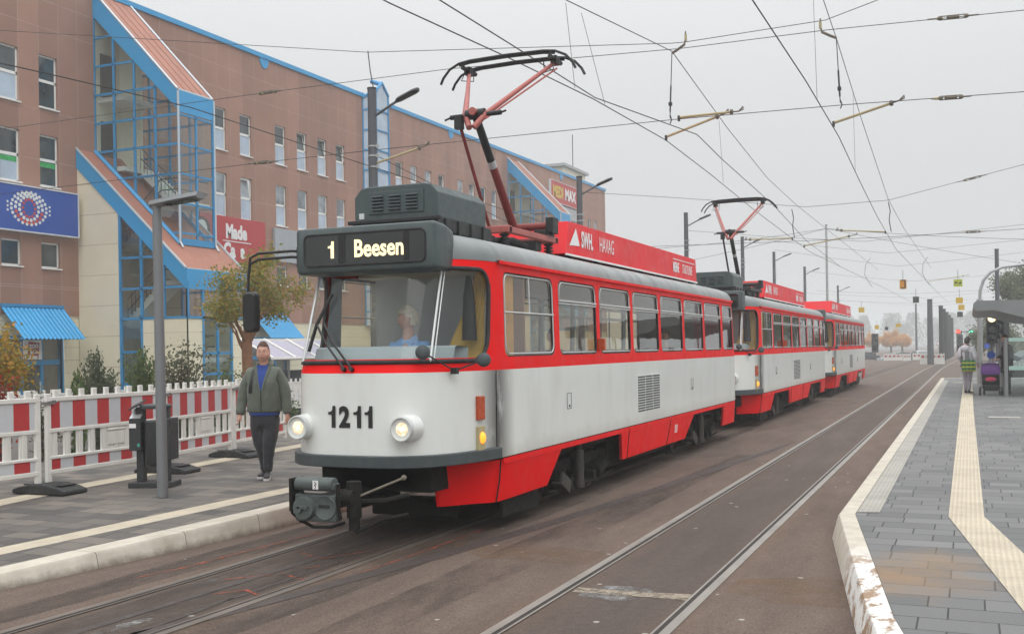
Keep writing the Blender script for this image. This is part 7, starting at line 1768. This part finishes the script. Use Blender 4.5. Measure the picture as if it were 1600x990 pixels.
def branches(r, p, d, L, rad, depth, segs, tips, up=.15, spread=.65, kids=3):
    pts = [p]; rs = [rad]; q = Vector(p); dd = Vector(d).normalized()
    for i in range(4):
        dd = (dd + V(r.uniform(-.16, .16), r.uniform(-.16, .16), r.uniform(-.1, .12) + up * .3)).normalized(); q = q + dd * L / 4; pts.append(q.copy()); rs.append(rad * (1 - .16 * (i + 1)))
    segs.append((pts, rs))
    if depth == 0: tips += [(x, dd) for x in pts[1:]]; return
    if depth == 1: tips += [(pts[3], dd), (pts[4], dd)]
    for i in range(kids):
        t = r.choice((2, 3, 4)) if i else 4; a = r.random() * 6.283; o = dd.orthogonal().normalized(); o.rotate(Matrix.Rotation(a, 3, dd))
        nd = (dd * (1 - spread * .45) + o * spread * r.uniform(.7, 1.2) + V(0, 0, up)).normalized()
        branches(r, pts[t], nd, L * r.uniform(.58, .80), rs[t] * .62, depth - 1, segs, tips, up, spread, kids)
def tree(label, loc, h_trunk, rad, L, mats, seed, nleaf, lsize, cr, depth=3, kids=3, up=.2, spread=.7, cat='tree', group=None, name='tree', clip=None, droop=.2):
    r = random.Random(seed); t = thing(name, label, cat, loc, 0, group); segs = []; tips = []
    tb = MB(); tb.tube([(0, 0, -.2), (.02, .01, h_trunk * .4), (-.03, .02, h_trunk * .8), (0, 0, h_trunk)], [rad * 1.25, rad, rad * .92, rad * .85], 10)
    top = V(0, 0, h_trunk)
    n0 = kids + 1
    for i in range(n0):
        a = 2 * PI * i / n0 + r.uniform(-.4, .4); branches(r, top - V(0, 0, r.random() * h_trunk * .22), V(math.cos(a) * spread, math.sin(a) * spread, .7), L * r.uniform(.8, 1.1), rad * .5, depth - 1, segs, tips, up, spread, kids)
    branches(r, top, V(.05, .02, 1), L * 1.15, rad * .7, depth - 1, segs, tips, up, spread, kids)
    for pts, rs in segs: tb.tube(pts, [max(x, .006) for x in rs], 5, cap=False)
    obj('trunk', tb, mats[0], t, smooth=60)
    cb = MB(); k = max(1, nleaf // max(1, len(tips)))
    for p, d in tips:
        dens = mnoise.noise(p * (1.6 / max(.5, cr)) + V(seed, 0, 0))
        for i in range(int(k * (1.25 + 1.3 * dens))):
            q = p + V(r.gauss(0, 1), r.gauss(0, 1), r.gauss(0, .8)) * cr * .13
            leaf(cb, q, V(r.uniform(-1, 1), r.uniform(-1, 1), r.uniform(-1, .7) - droop), lsize * r.uniform(.6, 1.25), r)
    obj('crown', cb, mats[1], t); return t
def bush(label, loc, w, h, mat, seed, n, ls, spiky=0, name='shrub', cat='shrub', group=None, stems=16):
    r = random.Random(seed); t = thing(name, label, cat, loc, 0, group); sb = MB(); lb = MB()
    for i in range(stems):
        a = r.random() * 6.283; e = r.uniform(.25, 1.0); lean = r.uniform(.0, .8) if not spiky else r.uniform(0, .45)
        tip = V(math.cos(a) * w * lean, math.sin(a) * w * lean, h * r.uniform(.55, 1.0) * (1 - .25 * lean)); m = tip * .5 + V(0, 0, .1 * h)
        sb.tube([V(math.cos(a), math.sin(a), 0) * .06, m, tip], [.014, .01, .005], 4, cap=False)
        for k in range(n // stems):
            u = r.uniform(.15, 1.0); p = (m * (u * 2) if u < .5 else m.lerp(tip, u * 2 - 1)) + V(r.gauss(0, 1), r.gauss(0, 1), r.gauss(0, 1)) * w * (.16 if not spiky else .07)
            if p.z < 0: p.z = abs(p.z)
            d = V(r.uniform(-1, 1), r.uniform(-1, 1), r.uniform(-.5, 1)) if not spiky else (tip - m).normalized() + V(r.uniform(-.7, .7), r.uniform(-.7, .7), r.uniform(.1, .8))
            leaf(lb, p, d, ls * r.uniform(.6, 1.3), r)
    obj('stems', sb, M['bark_grey'], t); obj('foliage', lb, mat, t); return t
M['leafhaze'] = leafmat('haze_paled_leaves', [(0, (.13, .155, .09)), (.5, (.19, .21, .12)), (1, (.25, .25, .15))])  # mist painted in: dull leaf colour lightened so the right-hand trees look hazier
BK = (M['tree_bark'], M['bark_grey'])
tree('young autumn tree with thinning orange-green leaves before the red sign', (-12, 22.73, -.5), 2.95, .15, .84, (M['tree_bark'], M['leafautumn']), 11, 6000, .088, 1.25, 4, 3, .16, .62)
tree('yellow-leaved tree cut by the left photo edge, beside the blue awning', (-11, 13.55, -.5), 1.9, .12, .62, (M['bark_grey'], M['leafyellow']), 5, 3400, .08, 1.0, 3, 3, .12, .75)
bush('red-leaved shrub at the left photo edge behind the barrier', (-9.4, 12.6, -.3), .6, 2.25, M['leafred'], 3, 2400, .07, 0)
bush('dark low shrub just right of the red-leaved shrub', (-10.0, 14.2, -.35), .5, 1.8, M['leafdark'], 4, 1500, .06, 0)
bush('thin grassy shrub left of the feathery conifers', (-10.6, 15.6, -.4), .6, 2.0, M['leafgreen'], 41, 1300, .12, 1)
bush('grey-green feathery conifer shrub behind the litter bin', (-11, 16.55, -.45), .85, 2.45, M['leafgrey'], 6, 7000, .07, 1, stems=44)
bush('bright green feathery shrub left of the lamp post', (-11, 17.75, -.45), .85, 2.55, M['leafgreen'], 7, 7500, .07, 1, stems=44)
bush('tall loose shrub with reddish leaves right of the lamp post', (-11, 18.95, -.5), .9, 2.95, M['leafdark'], 8, 3600, .085, 0, stems=20)
bush('green bush low behind the barrier, left of the autumn tree', (-11.5, 21.3, -.5), 1.05, 2.15, M['leafgreen'], 9, 4000, .07, 0, stems=26)
bush('small bush behind the barrier left of the walking woman', (-11.3, 23.4, -.5), .6, 1.5, M['leafgreen'], 10, 1800, .07, 0)
bush('tall grass-like weed at the tram front corner behind the barrier', (-9.0, 19.5, -.4), .4, 2.2, M['leafgrey'], 12, 300, .2, 1)
# right side trees
tree('big pale green tree behind the shelter roof, upper part', (9.3, 85, 0), 3.0, .22, 1.55, (M['bark_grey'], M['leafhaze']), 21, 12000, .19, 2.6, 4, 3, .22, .55)
tree('dull green tree low behind the traffic light', (7.0, 92, 0), 1.4, .18, 1.05, (M['bark_grey'], M['leafhaze']), 22, 8000, .19, 2.2, 4, 3, .1, .8)
tree('broad dull tree at the right photo edge', (11.2, 80, 0), 2.0, .2, 1.3, (M['bark_grey'], M['leafhaze']), 23, 9000, .19, 2.4, 4, 3, .12, .75)
for i, (x, y, s) in enumerate(((-12.6, 228, 1.15), (-9.4, 232, 1.3), (-6.9, 226, 1.0))):
    tree('orange-leaved tree in the far group beyond the crossing', (x, y, 0), 1.2, .2, 1.05 * s, (M['bark_grey'], M['leaforange']), 31 + i, 4000, .34, 2.4, 3, 3, .15, .75, group='far orange trees')
# distant wood that reads as one mass
r = random.Random(77); fb_ = MB()
for i in range(46):
    x = -150 + i * 5.6 + r.uniform(-1, 1); y = 560 + r.uniform(0, 120); h = r.uniform(12, 21); w = r.uniform(4.8, 8.5)
    for k in range(1500):
        a = r.random() * 6.283; rr = w * math.sqrt(r.random()) ; zz = h * (r.random() ** .7); rr *= (1 - .55 * (zz / h) ** 2)
        leaf(fb_, V(x + rr * math.cos(a), y + rr * math.sin(a), zz), V(r.uniform(-1, 1), r.uniform(-1, 1), r.uniform(-1, 1)), r.uniform(.55, 1.0), r)
o = stuff(tag(obj('far_woods', fb_, M['leafdark']), 'misty far line of trees closing the street', 'woods'))
# embankment hedge right, low
r = random.Random(78); hb_ = MB()
for i in range(2600): leaf(hb_, V(r.uniform(8.5, 22), r.uniform(95, 112), r.uniform(0, 1.8)), V(r.uniform(-1, 1), r.uniform(-1, 1), r.uniform(-.5, 1)), .4, r)
stuff(tag(obj('hedge', hb_, M['leafdark']), 'low dull hedge behind the right platform', 'hedge'))
# ------------------------------------------------------------------ platform shelter on the right
M['shelterglass'] = glass('shelter_glass', (.92, .97, .95), .97, .02, .2); M['frost'] = paint('frosted_band', (.62, .76, .72), .4, var=.03); M['sheltergrey'] = paint('shelter_grey', (.22, .23, .235), .45, .3, var=.1, scale=2)
t = thing('shelter', 'grey platform shelter with a round-nosed roof and frosted glass bands', 'shelter', (7.6, 34.7, RZ))
b = MB(); pr = []
for k in range(13):
    a = R(90 + 180 * k / 12); pr.append((5.70 + .155 * math.cos(a), 2.935 + .155 * math.sin(a)))
pr += [(6.1, 2.80), (6.9, 2.56), (7.4, 2.48), (9.6, 2.66), (9.6, 3.02), (7.2, 3.07)]
b.prism(pr, 'y', 34.4, 44.5); obj('roof', b, M['sheltergrey'], t, world=True, smooth=30)
for y in (34.66, 38.2, 41.6):
    b = MB(); b.cyl((6.42, y, RZ), (6.42, y, 1.95), .058, n=18); b.ball((6.42, y, 1.95), (.058, .058, .02), 18, 6); obj('post', b, M['sheltergrey'], t, world=True, smooth=40)
    b = MB(); b.cyl((9.1, y, RZ), (9.1, y, 2.75), .06, n=16); obj('roof_column', b, M['sheltergrey'], t, world=True, smooth=40)
b = MB(); b.bb(6.5, 9.0, 34.66, 34.67, .45, 1.98); b.bb(8.99, 9.0, 34.7, 44, .45, 2.2); gl = obj('glass_wall', b, M['shelterglass'], t, world=True)
b = MB()
for z0, z1 in ((1.86, 1.97), (1.01, 1.13)): b.bb(6.5, 9.0, 34.672, 34.676, z0, z1)
obj('frosted_band', b, M['frost'], gl, world=True)
b = MB(); b.bb(7.6, 8.1, 36, 40, .62, .66); b.bb(7.8, 7.9, 36.5, 36.6, RZ, .62); b.bb(7.8, 7.9, 39.4, 39.5, RZ, .62); obj('bench', b, M['steel'], t, world=True)

# ------------------------------------------------------------------ traffic lights, hanging signals, signs
M['sigblack'] = M['anthracite']; M['redglow'] = emit('red_signal', (1.0, .05, .03), 2.5); M['greenglow'] = emit('green_signal', (.05, 1.0, .55), 2.5); M['yellowglow'] = emit('yellow_signal', (1.0, .75, .35), 3.0)
def signal(label, loc, h, s, lit, rz=0, post=True, group=None):
    t = thing('traffic_light', label, 'traffic light', loc, rz, group)
    b = MB(); b.bb(-.14 * s, .14 * s, -.05, .25 * s, h - .42 * s, h + .42 * s); hd = obj('housing', b, M['anthracite'], t, bevel=.02)
    for k in range(3):
        z = h + (.27 - .27 * k) * s; b = MB(); b.lathe([(.10 * s, 0), (.115 * s, .16 * s), (.12 * s, .16 * s), (.115 * s, 0)], 14, (0, -.05, z), Matrix.Rotation(R(90), 3, 'X')); kf = [i for i, f in enumerate(b.f) if len(f) == 4]; b.f = [b.f[i] for i in kf]; b.m = [0] * len(kf); obj('visor', b, M['anthracite'], hd, smooth=40)
        b = MB(); b.cyl((0, -.051, z), (0, -.06, z), .095 * s, n=14); obj('lamp', b, lit[1] if lit and lit[0] == k else M['displayglass'], hd)
    if post: b = MB(); b.cyl((0, .1, -.0), (0, .1, h + .3 * s), .06, n=10); obj('post', b, M['polegrey'], t, smooth=40)
    return t
signal('near traffic light with its amber lamp lit, behind the shelter post', (6.30, 47.9, 0), 2.42, 1.5, (0, M['yellowglow'])); signal('dark second traffic light close beside the lit near one', (6.62, 48.4, 0), 2.45, 1.4, None, R(-35), True)
signal('far traffic light with a black triple head left of the plaid-bag woman', (4.55, 118, 0), 1.75, 2.2, None); signal('small far traffic light in front of the orange trees', (-3.88, 120, 0), 1.95, 2.4, None)
t = thing('signal_gantry', 'thin signal arm with a red lamp left and a green lamp right', 'signal arm', (4.6, 121, 0)); b = MB(); b.cyl((.1, 0, 0), (.1, 0, 3.1), .07, n=8); b.tube([(-.3, 0, 2.95), (1.3, 0, 2.95)], .05, 6); obj('arm', b, M['polegrey'], t)
for x, mt in ((-.2, M['redglow']), (1.05, M['greenglow'])):
    b = MB(); b.bb(x - .2, x + .2, -.05, .1, 2.72, 3.25); h = obj('housing', b, M['anthracite'], t, bevel=.02); b = MB(); b.cyl((x, -.06, 3.02 if x < 0 else 2.9), (x, -.08, 3.02 if x < 0 else 2.9), .2, n=12); obj('lamp', b, mt, h)
M['signyellow'] = paint('yellow_sign', (.62, .40, .02), .5, var=.08); M['signorange'] = paint('orange_sign', (.62, .27, .015), .5, var=.08); M['signlime'] = paint('lime_sign', (.42, .48, .04), .5, var=.08)
def hsign(label, c, w, h, mat, mark=None):
    w *= .82; h *= .82
    t = thing('hanging_sign', label, 'sign', (c[0], c[1], c[2]), 0, 'small signs hanging in the overhead line'); b = MB(); b.bb(-w / 2, w / 2, -.02, .02, -h / 2, h / 2); obj('plate', b, mat, t, bevel=.01)
    b = MB(); b.tube([(0, 0, h / 2), (0, 0, h / 2 + .5)], .015, 4); obj('hook', b, M['wire'], t)
    if mark:
        if mark == 'J': b = MB(); b.tube([(-.08, -.025, .22), (.10, -.025, .22), (.10, -.025, -.12), (.02, -.025, -.22), (-.10, -.025, -.16)], .035, 5)
        else: b = MB(); b.tube([(-.16, -.025, .02), (-.03, -.025, .02)], .04, 5); b.tube([(.05, -.025, -.03), (.16, -.025, .03)], .04, 5)
        obj('mark', b, M['letterblack'], t)
hsign('orange hanging sign with a dark hook-shaped mark over the street', (2.24, 60, 5.0), .42, .60, M['signorange'], 'J'); hsign('lime green hanging sign, topmost of the hanging signs at the right', (4.94, 60, 4.97), .52, .46, M['signlime'], 'b')
hsign('plain yellow hanging sign just under the lime one', (4.91, 72, 4.5), .50, .44, M['signyellow']); hsign('small yellow hanging sign, lowest yellow one under the lime sign', (4.96, 82, 4.36), .5, .46, M['signyellow'])
hsign('dark hanging box left of the thick mast top', (2.36, 72, 4.63), .45, .48, M['anthracite']); hsign('small dark hanging box below the yellow hanging signs', (4.81, 90, 4.06), .5, .5, M['anthracite'])
hsign('yellow hanging sign right of the last tram roof', (-2.55, 90, 4.63), .55, .5, M['signyellow']); hsign('pale yellow far hanging sign left of the orange trees top', (-2.9, 110, 3.5), .5, .5, M['signyellow']); hsign('tiny dark hanging box above the orange trees', (-2.0, 110, 3.35), .4, .4, M['anthracite']); hsign('pale yellow far hanging sign right of the orange trees', (-.9, 110, 3.64), .6, .4, M['signyellow'])
# curved lamp mast
t = thing('curved_lamp', 'pale green curved street mast arching over the shelter', 'street lamp', (5.82, 46, 0)); b = MB(); b.cyl((0, 0, 0), (0, 0, 1.1), .13, n=14); b.cyl((0, 0, 1.1), (.02, 0, 3.5), .10, n=14); b.cyl((.02, 0, 3.45), (.02, 0, 3.55), .13, n=14); obj('post', b, M['galv'], t, smooth=40)
b = MB(); b.tube([(.02, 0, 3.5), (.04, 0, 3.9), (.16, 0, 4.3), (.42, 0, 4.62), (.85, 0, 4.80), (1.6, 0, 4.88), (2.6, .1, 4.95)], .06, 8); b.tube([(.85, 0, 4.80), (2.6, .1, 4.85)], .035, 6); obj('arm', b, M['galv'], t, smooth=40)
t = thing('curved_lamp', 'second curved mast end entering at the right photo edge', 'street lamp', (7.6, 46, 0)); b = MB(); b.tube([(.25, 0, 0), (.12, 0, 3.0), (.02, 0, 4.6), (.0, 0, 5.15), (.12, 0, 5.4)], .085, 8); obj('post', b, M['galv'], t, smooth=40)
M['signbluebright'] = paint('traffic_blue', (.02, .09, .5), .4)
t = thing('round_sign', 'round blue traffic sign beside the pushchair', 'sign', (6.19, 44, 0)); b = MB(); b.cyl((0, 0, 0), (0, 0, 1.5), .03, n=8); obj('post', b, M['galv'], t); b = MB(); b.cyl((0, -.04, 1.36), (0, -.06, 1.36), .15, n=22); obj('plate', b, M['signbluebright'], t)
t = thing('square_sign', 'small far blue square sign left of the man in black', 'sign', (6.42, 70, 0)); b = MB(); b.cyl((0, 0, 0), (0, 0, 1.8), .03, n=8); obj('post', b, M['galv'], t); b = MB(); b.bb(-.13, .13, -.05, -.03, 1.5, 1.76); obj('plate', b, M['signbluebright'], t)

# ------------------------------------------------------------------ cars
def carpaint(name, c): return paint(name, c, .25, .3, var=.05, coat=.5)
M['carblue'] = carpaint('car_grey_blue', (.20, .24, .27)); M['carsilver'] = carpaint('car_silver', (.42, .44, .45)); M['carwhite'] = carpaint('car_white', (.65, .66, .66)); M['carred'] = carpaint('car_red', (.4, .03, .03)); M['cardark'] = carpaint('car_dark', (.05, .055, .06))
def automobile(label, loc, rz, mat, group='parked and passing cars', s=1.0, tall=1.0):
    t = thing('car', label, 'car', loc, rz, group)
    prof = [(-2.05, .30), (-2.12, .55), (-2.0, .78), (-1.2, .92), (-.55, 1.32 * tall), (.2, 1.42 * tall), (1.0, 1.36 * tall), (1.62, .98), (2.02, .92), (2.1, .6), (2.05, .3)]
    b = MB(); rings = []
    for x, k, dz in ((-.80, .97, 0), (-.86, 1.0, 0), (-.70, 1.0, 0), (0, 1.0, .03), (.70, 1.0, 0), (.86, 1.0, 0), (.80, .97, 0)):
        rings.append([V(x * (1 if z < .95 or abs(x) < .5 else .84), y * k, z + (dz if z > .9 else 0)) for y, z in prof])
    b.loft(rings, closed=True, cap=True); obj('body', b, mat, t, smooth=35)
    H = 1.02
    for sg in (1, -1):
        g = MB(); g.add([V(sg * .80 * H, -1.05, .99), V(sg * .80 * H, 1.45, 1.01), V(sg * .745 * H, .98, 1.31 * tall), V(sg * .745 * H, -.50, 1.29 * tall)], ((0, 1, 2, 3),)); obj('side_window', g, M['roomglassdark'], t)
    g = MB(); g.add([V(-.72, -1.245, .96), V(.72, -1.245, .96), V(.64, -.625, 1.33 * tall), V(-.64, -.625, 1.33 * tall)], ((0, 1, 2, 3),)); obj('windscreen', g, M['roomglassdark'], t)
    g = MB(); g.add([V(-.68, 1.67, 1.02), V(.68, 1.67, 1.02), V(.62, 1.09, 1.36 * tall), V(-.62, 1.09, 1.36 * tall)], ((0, 1, 2, 3),)); obj('rear_window', g, M['roomglassdark'], t)
    for x, y in ((.78, -1.3), (-.78, -1.3), (.78, 1.3), (-.78, 1.3)):
        w = MB(); w.lathe([(.19, -.10), (.30, -.10), (.32, -.05), (.32, .06), (.30, .10), (.19, .10)], 18, (x, y, .32), Matrix.Rotation(R(90), 3, 'Y')); wo = obj('wheel', w, M['rubber'], t, smooth=40); w = MB(); w.lathe([(0, -.09), (.19, -.09), (.19, .09), (0, .09)], 14, (x, y, .32), Matrix.Rotation(R(90), 3, 'Y')); obj('rim', w, M['alu'], wo)
    for sg in (1, -1):
        l = MB(); l.box((sg * .62, -2.06, .68), (.32, .08, .13)); obj('headlight', l, M['chrome'], t, bevel=.02); l = MB(); l.box((sg * .68, 2.05, .78), (.22, .08, .16)); obj('tail_light', l, M['carred'], t, bevel=.02)
    p = MB(); p.bb(-.26, .26, -2.13, -2.10, .42, .52); obj('number_plate', p, M['letterwhite'], t)
    if s != 1: t.scale = (s, s, s)
    return t
automobile('grey-blue car turning at the far crossing, right of the last tram', (-2.0, 127, -.55), R(-65), M['carblue']); automobile('pale far car right of the white barriers, mostly hidden', (.1, 138, -.45), R(20), M['carsilver'])
automobile('silver estate car parked behind the shelter glass', (8.5, 57.5, 0), R(-70), M['carsilver'], tall=1.05); automobile('dark car further behind the shelter glass', (11.4, 61, 0), R(-75), M['cardark']); automobile('white car at the right edge behind the dark one', (9.6, 66, 0), R(-80), M['carwhite'])
automobile('red far car below the masts, in the mist', (5.2, 150, -.3), R(5), M['carred']); automobile('dark car waiting far left beyond the last tram', (-6.5, 133, -.5), R(-70), M['cardark'])
# far construction barriers round the masts
fbk = thing('barricade', '', 'barrier', (0, 0, 0), 0, 'far barriers at the crossing'); b = MB(); b.bb(-1, 1, -.02, .02, 0, .98)
for i in range(9): b.bb(-.93 + i * .232, -.87 + i * .232, -.02, .02, .98, 1.06)
obj('frame', b, M['barrierwhite'], fbk); obj('stripe_board', MB().bb(-.95, .95, -.0245, -.0215, .66, .88), stripes('far_stripes', 0, .22, (.6, .6, .6), (.42, .012, .02)), fbk)
for i, (x, y, a, z, lab) in enumerate(((2.45, 99.6, 5, -.1, 'far barrier with red marks behind the thick mast foot'), (-2.3, 124, 8, -.3, 'white far barrier right of the grey-blue car'), (.6, 126, 12, -.3, 'far barrier right of the thin dark pole, before the pale car'), (-.7, 121, 70, -.3, 'far barrier seen end-on near the grey-blue car'))):
    o = fbk if i == 0 else dup(fbk); o.location = (x, y, z); o.rotation_euler = (0, 0, R(a)); o['label'] = lab
for (x, y, s, lab) in ((-5.6, 124, 1, 'white and red far sign post left of the far crossing'), (1.7, 150, 1.2, 'far warning triangle sign beside the thin dark pole'), (4.6, 135, 1.0, 'red far road sign near the dense masts')):
    t = thing('road_sign', lab, 'sign', (x, y, 0)); b = MB(); b.cyl((0, 0, 0), (0, 0, 1.6 * s), .05, n=8); obj('post', b, M['galv'], t); b = MB(); b.cyl((0, -.06, 1.5 * s), (0, -.08, 1.5 * s), .38, n=3 if 'triangle' in lab else 16); obj('plate', b, M['reflred'], t); b = MB(); b.cyl((0, -.081, 1.5 * s), (0, -.085, 1.5 * s), .22, n=12); obj('inner', b, M['letterwhite'], t)
# glazed canopy behind the walking woman
M['lilac'] = paint('lilac_panels', (.36, .34, .42), .35, var=.06)
t = thing('canopy', 'low canopy with lilac panels and white bars behind the walking woman', 'canopy', (-18, 32, GZ)); b = MB(); b.add([V(-17.2, 30.9, 1.66), V(-17.2, 36.5, 1.66), V(-18.6, 36.5, 2.35), V(-18.6, 30.9, 2.35)], ((0, 1, 2, 3),)); b.add([V(-17.2, 30.9, 1.60), V(-17.2, 36.5, 1.60), V(-18.6, 36.5, 2.29), V(-18.6, 30.9, 2.29)], ((0, 1, 2, 3),)); obj('roof', b, M['lilac'], t, world=True)
b = MB()
for k in range(5): b.tube([(-17.18, 30.95 + 1.38 * k, 1.68), (-18.6, 30.95 + 1.38 * k, 2.38)], .05, 5)
b.tube([(-17.2, 30.9, 1.66), (-17.2, 36.5, 1.66)], .05, 5); b.tube([(-18.6, 30.9, 2.35), (-18.6, 36.5, 2.35)], .05, 5); obj('bar', b, M['barrierwhite'], t, world=True)
for y in (31.0, 33.7, 36.4):
    b = MB(); b.cyl((-18.5, y, GZ), (-18.5, y, 2.3), .06, n=8); b.cyl((-17.25, y, GZ), (-17.25, y, 1.6), .05, n=8); obj('post', b, M['galv'], t, world=True)
b = MB(); b.bb(-18.55, -18.5, 30.9, 36.5, GZ, 1.2); obj('back_wall', b, M['bumper'], t, world=True)

# ------------------------------------------------------------------ mist
m, n, b_ = newmat('mist'); n.nodes.remove(b_); pv = N(n, 'ShaderNodeVolumePrincipled'); pv.inputs['Color'].default_value = (.93, .96, .97, 1); pv.inputs['Density'].default_value = HAZE; pv.inputs['Anisotropy'].default_value = .1
n.links.new(pv.outputs[0], n.nodes['Material Output'].inputs['Volume'])
hz = MB(); hz.bb(-880, 880, -50, 1500, -1.8, 27); stuff(obj('haze', hz, m))
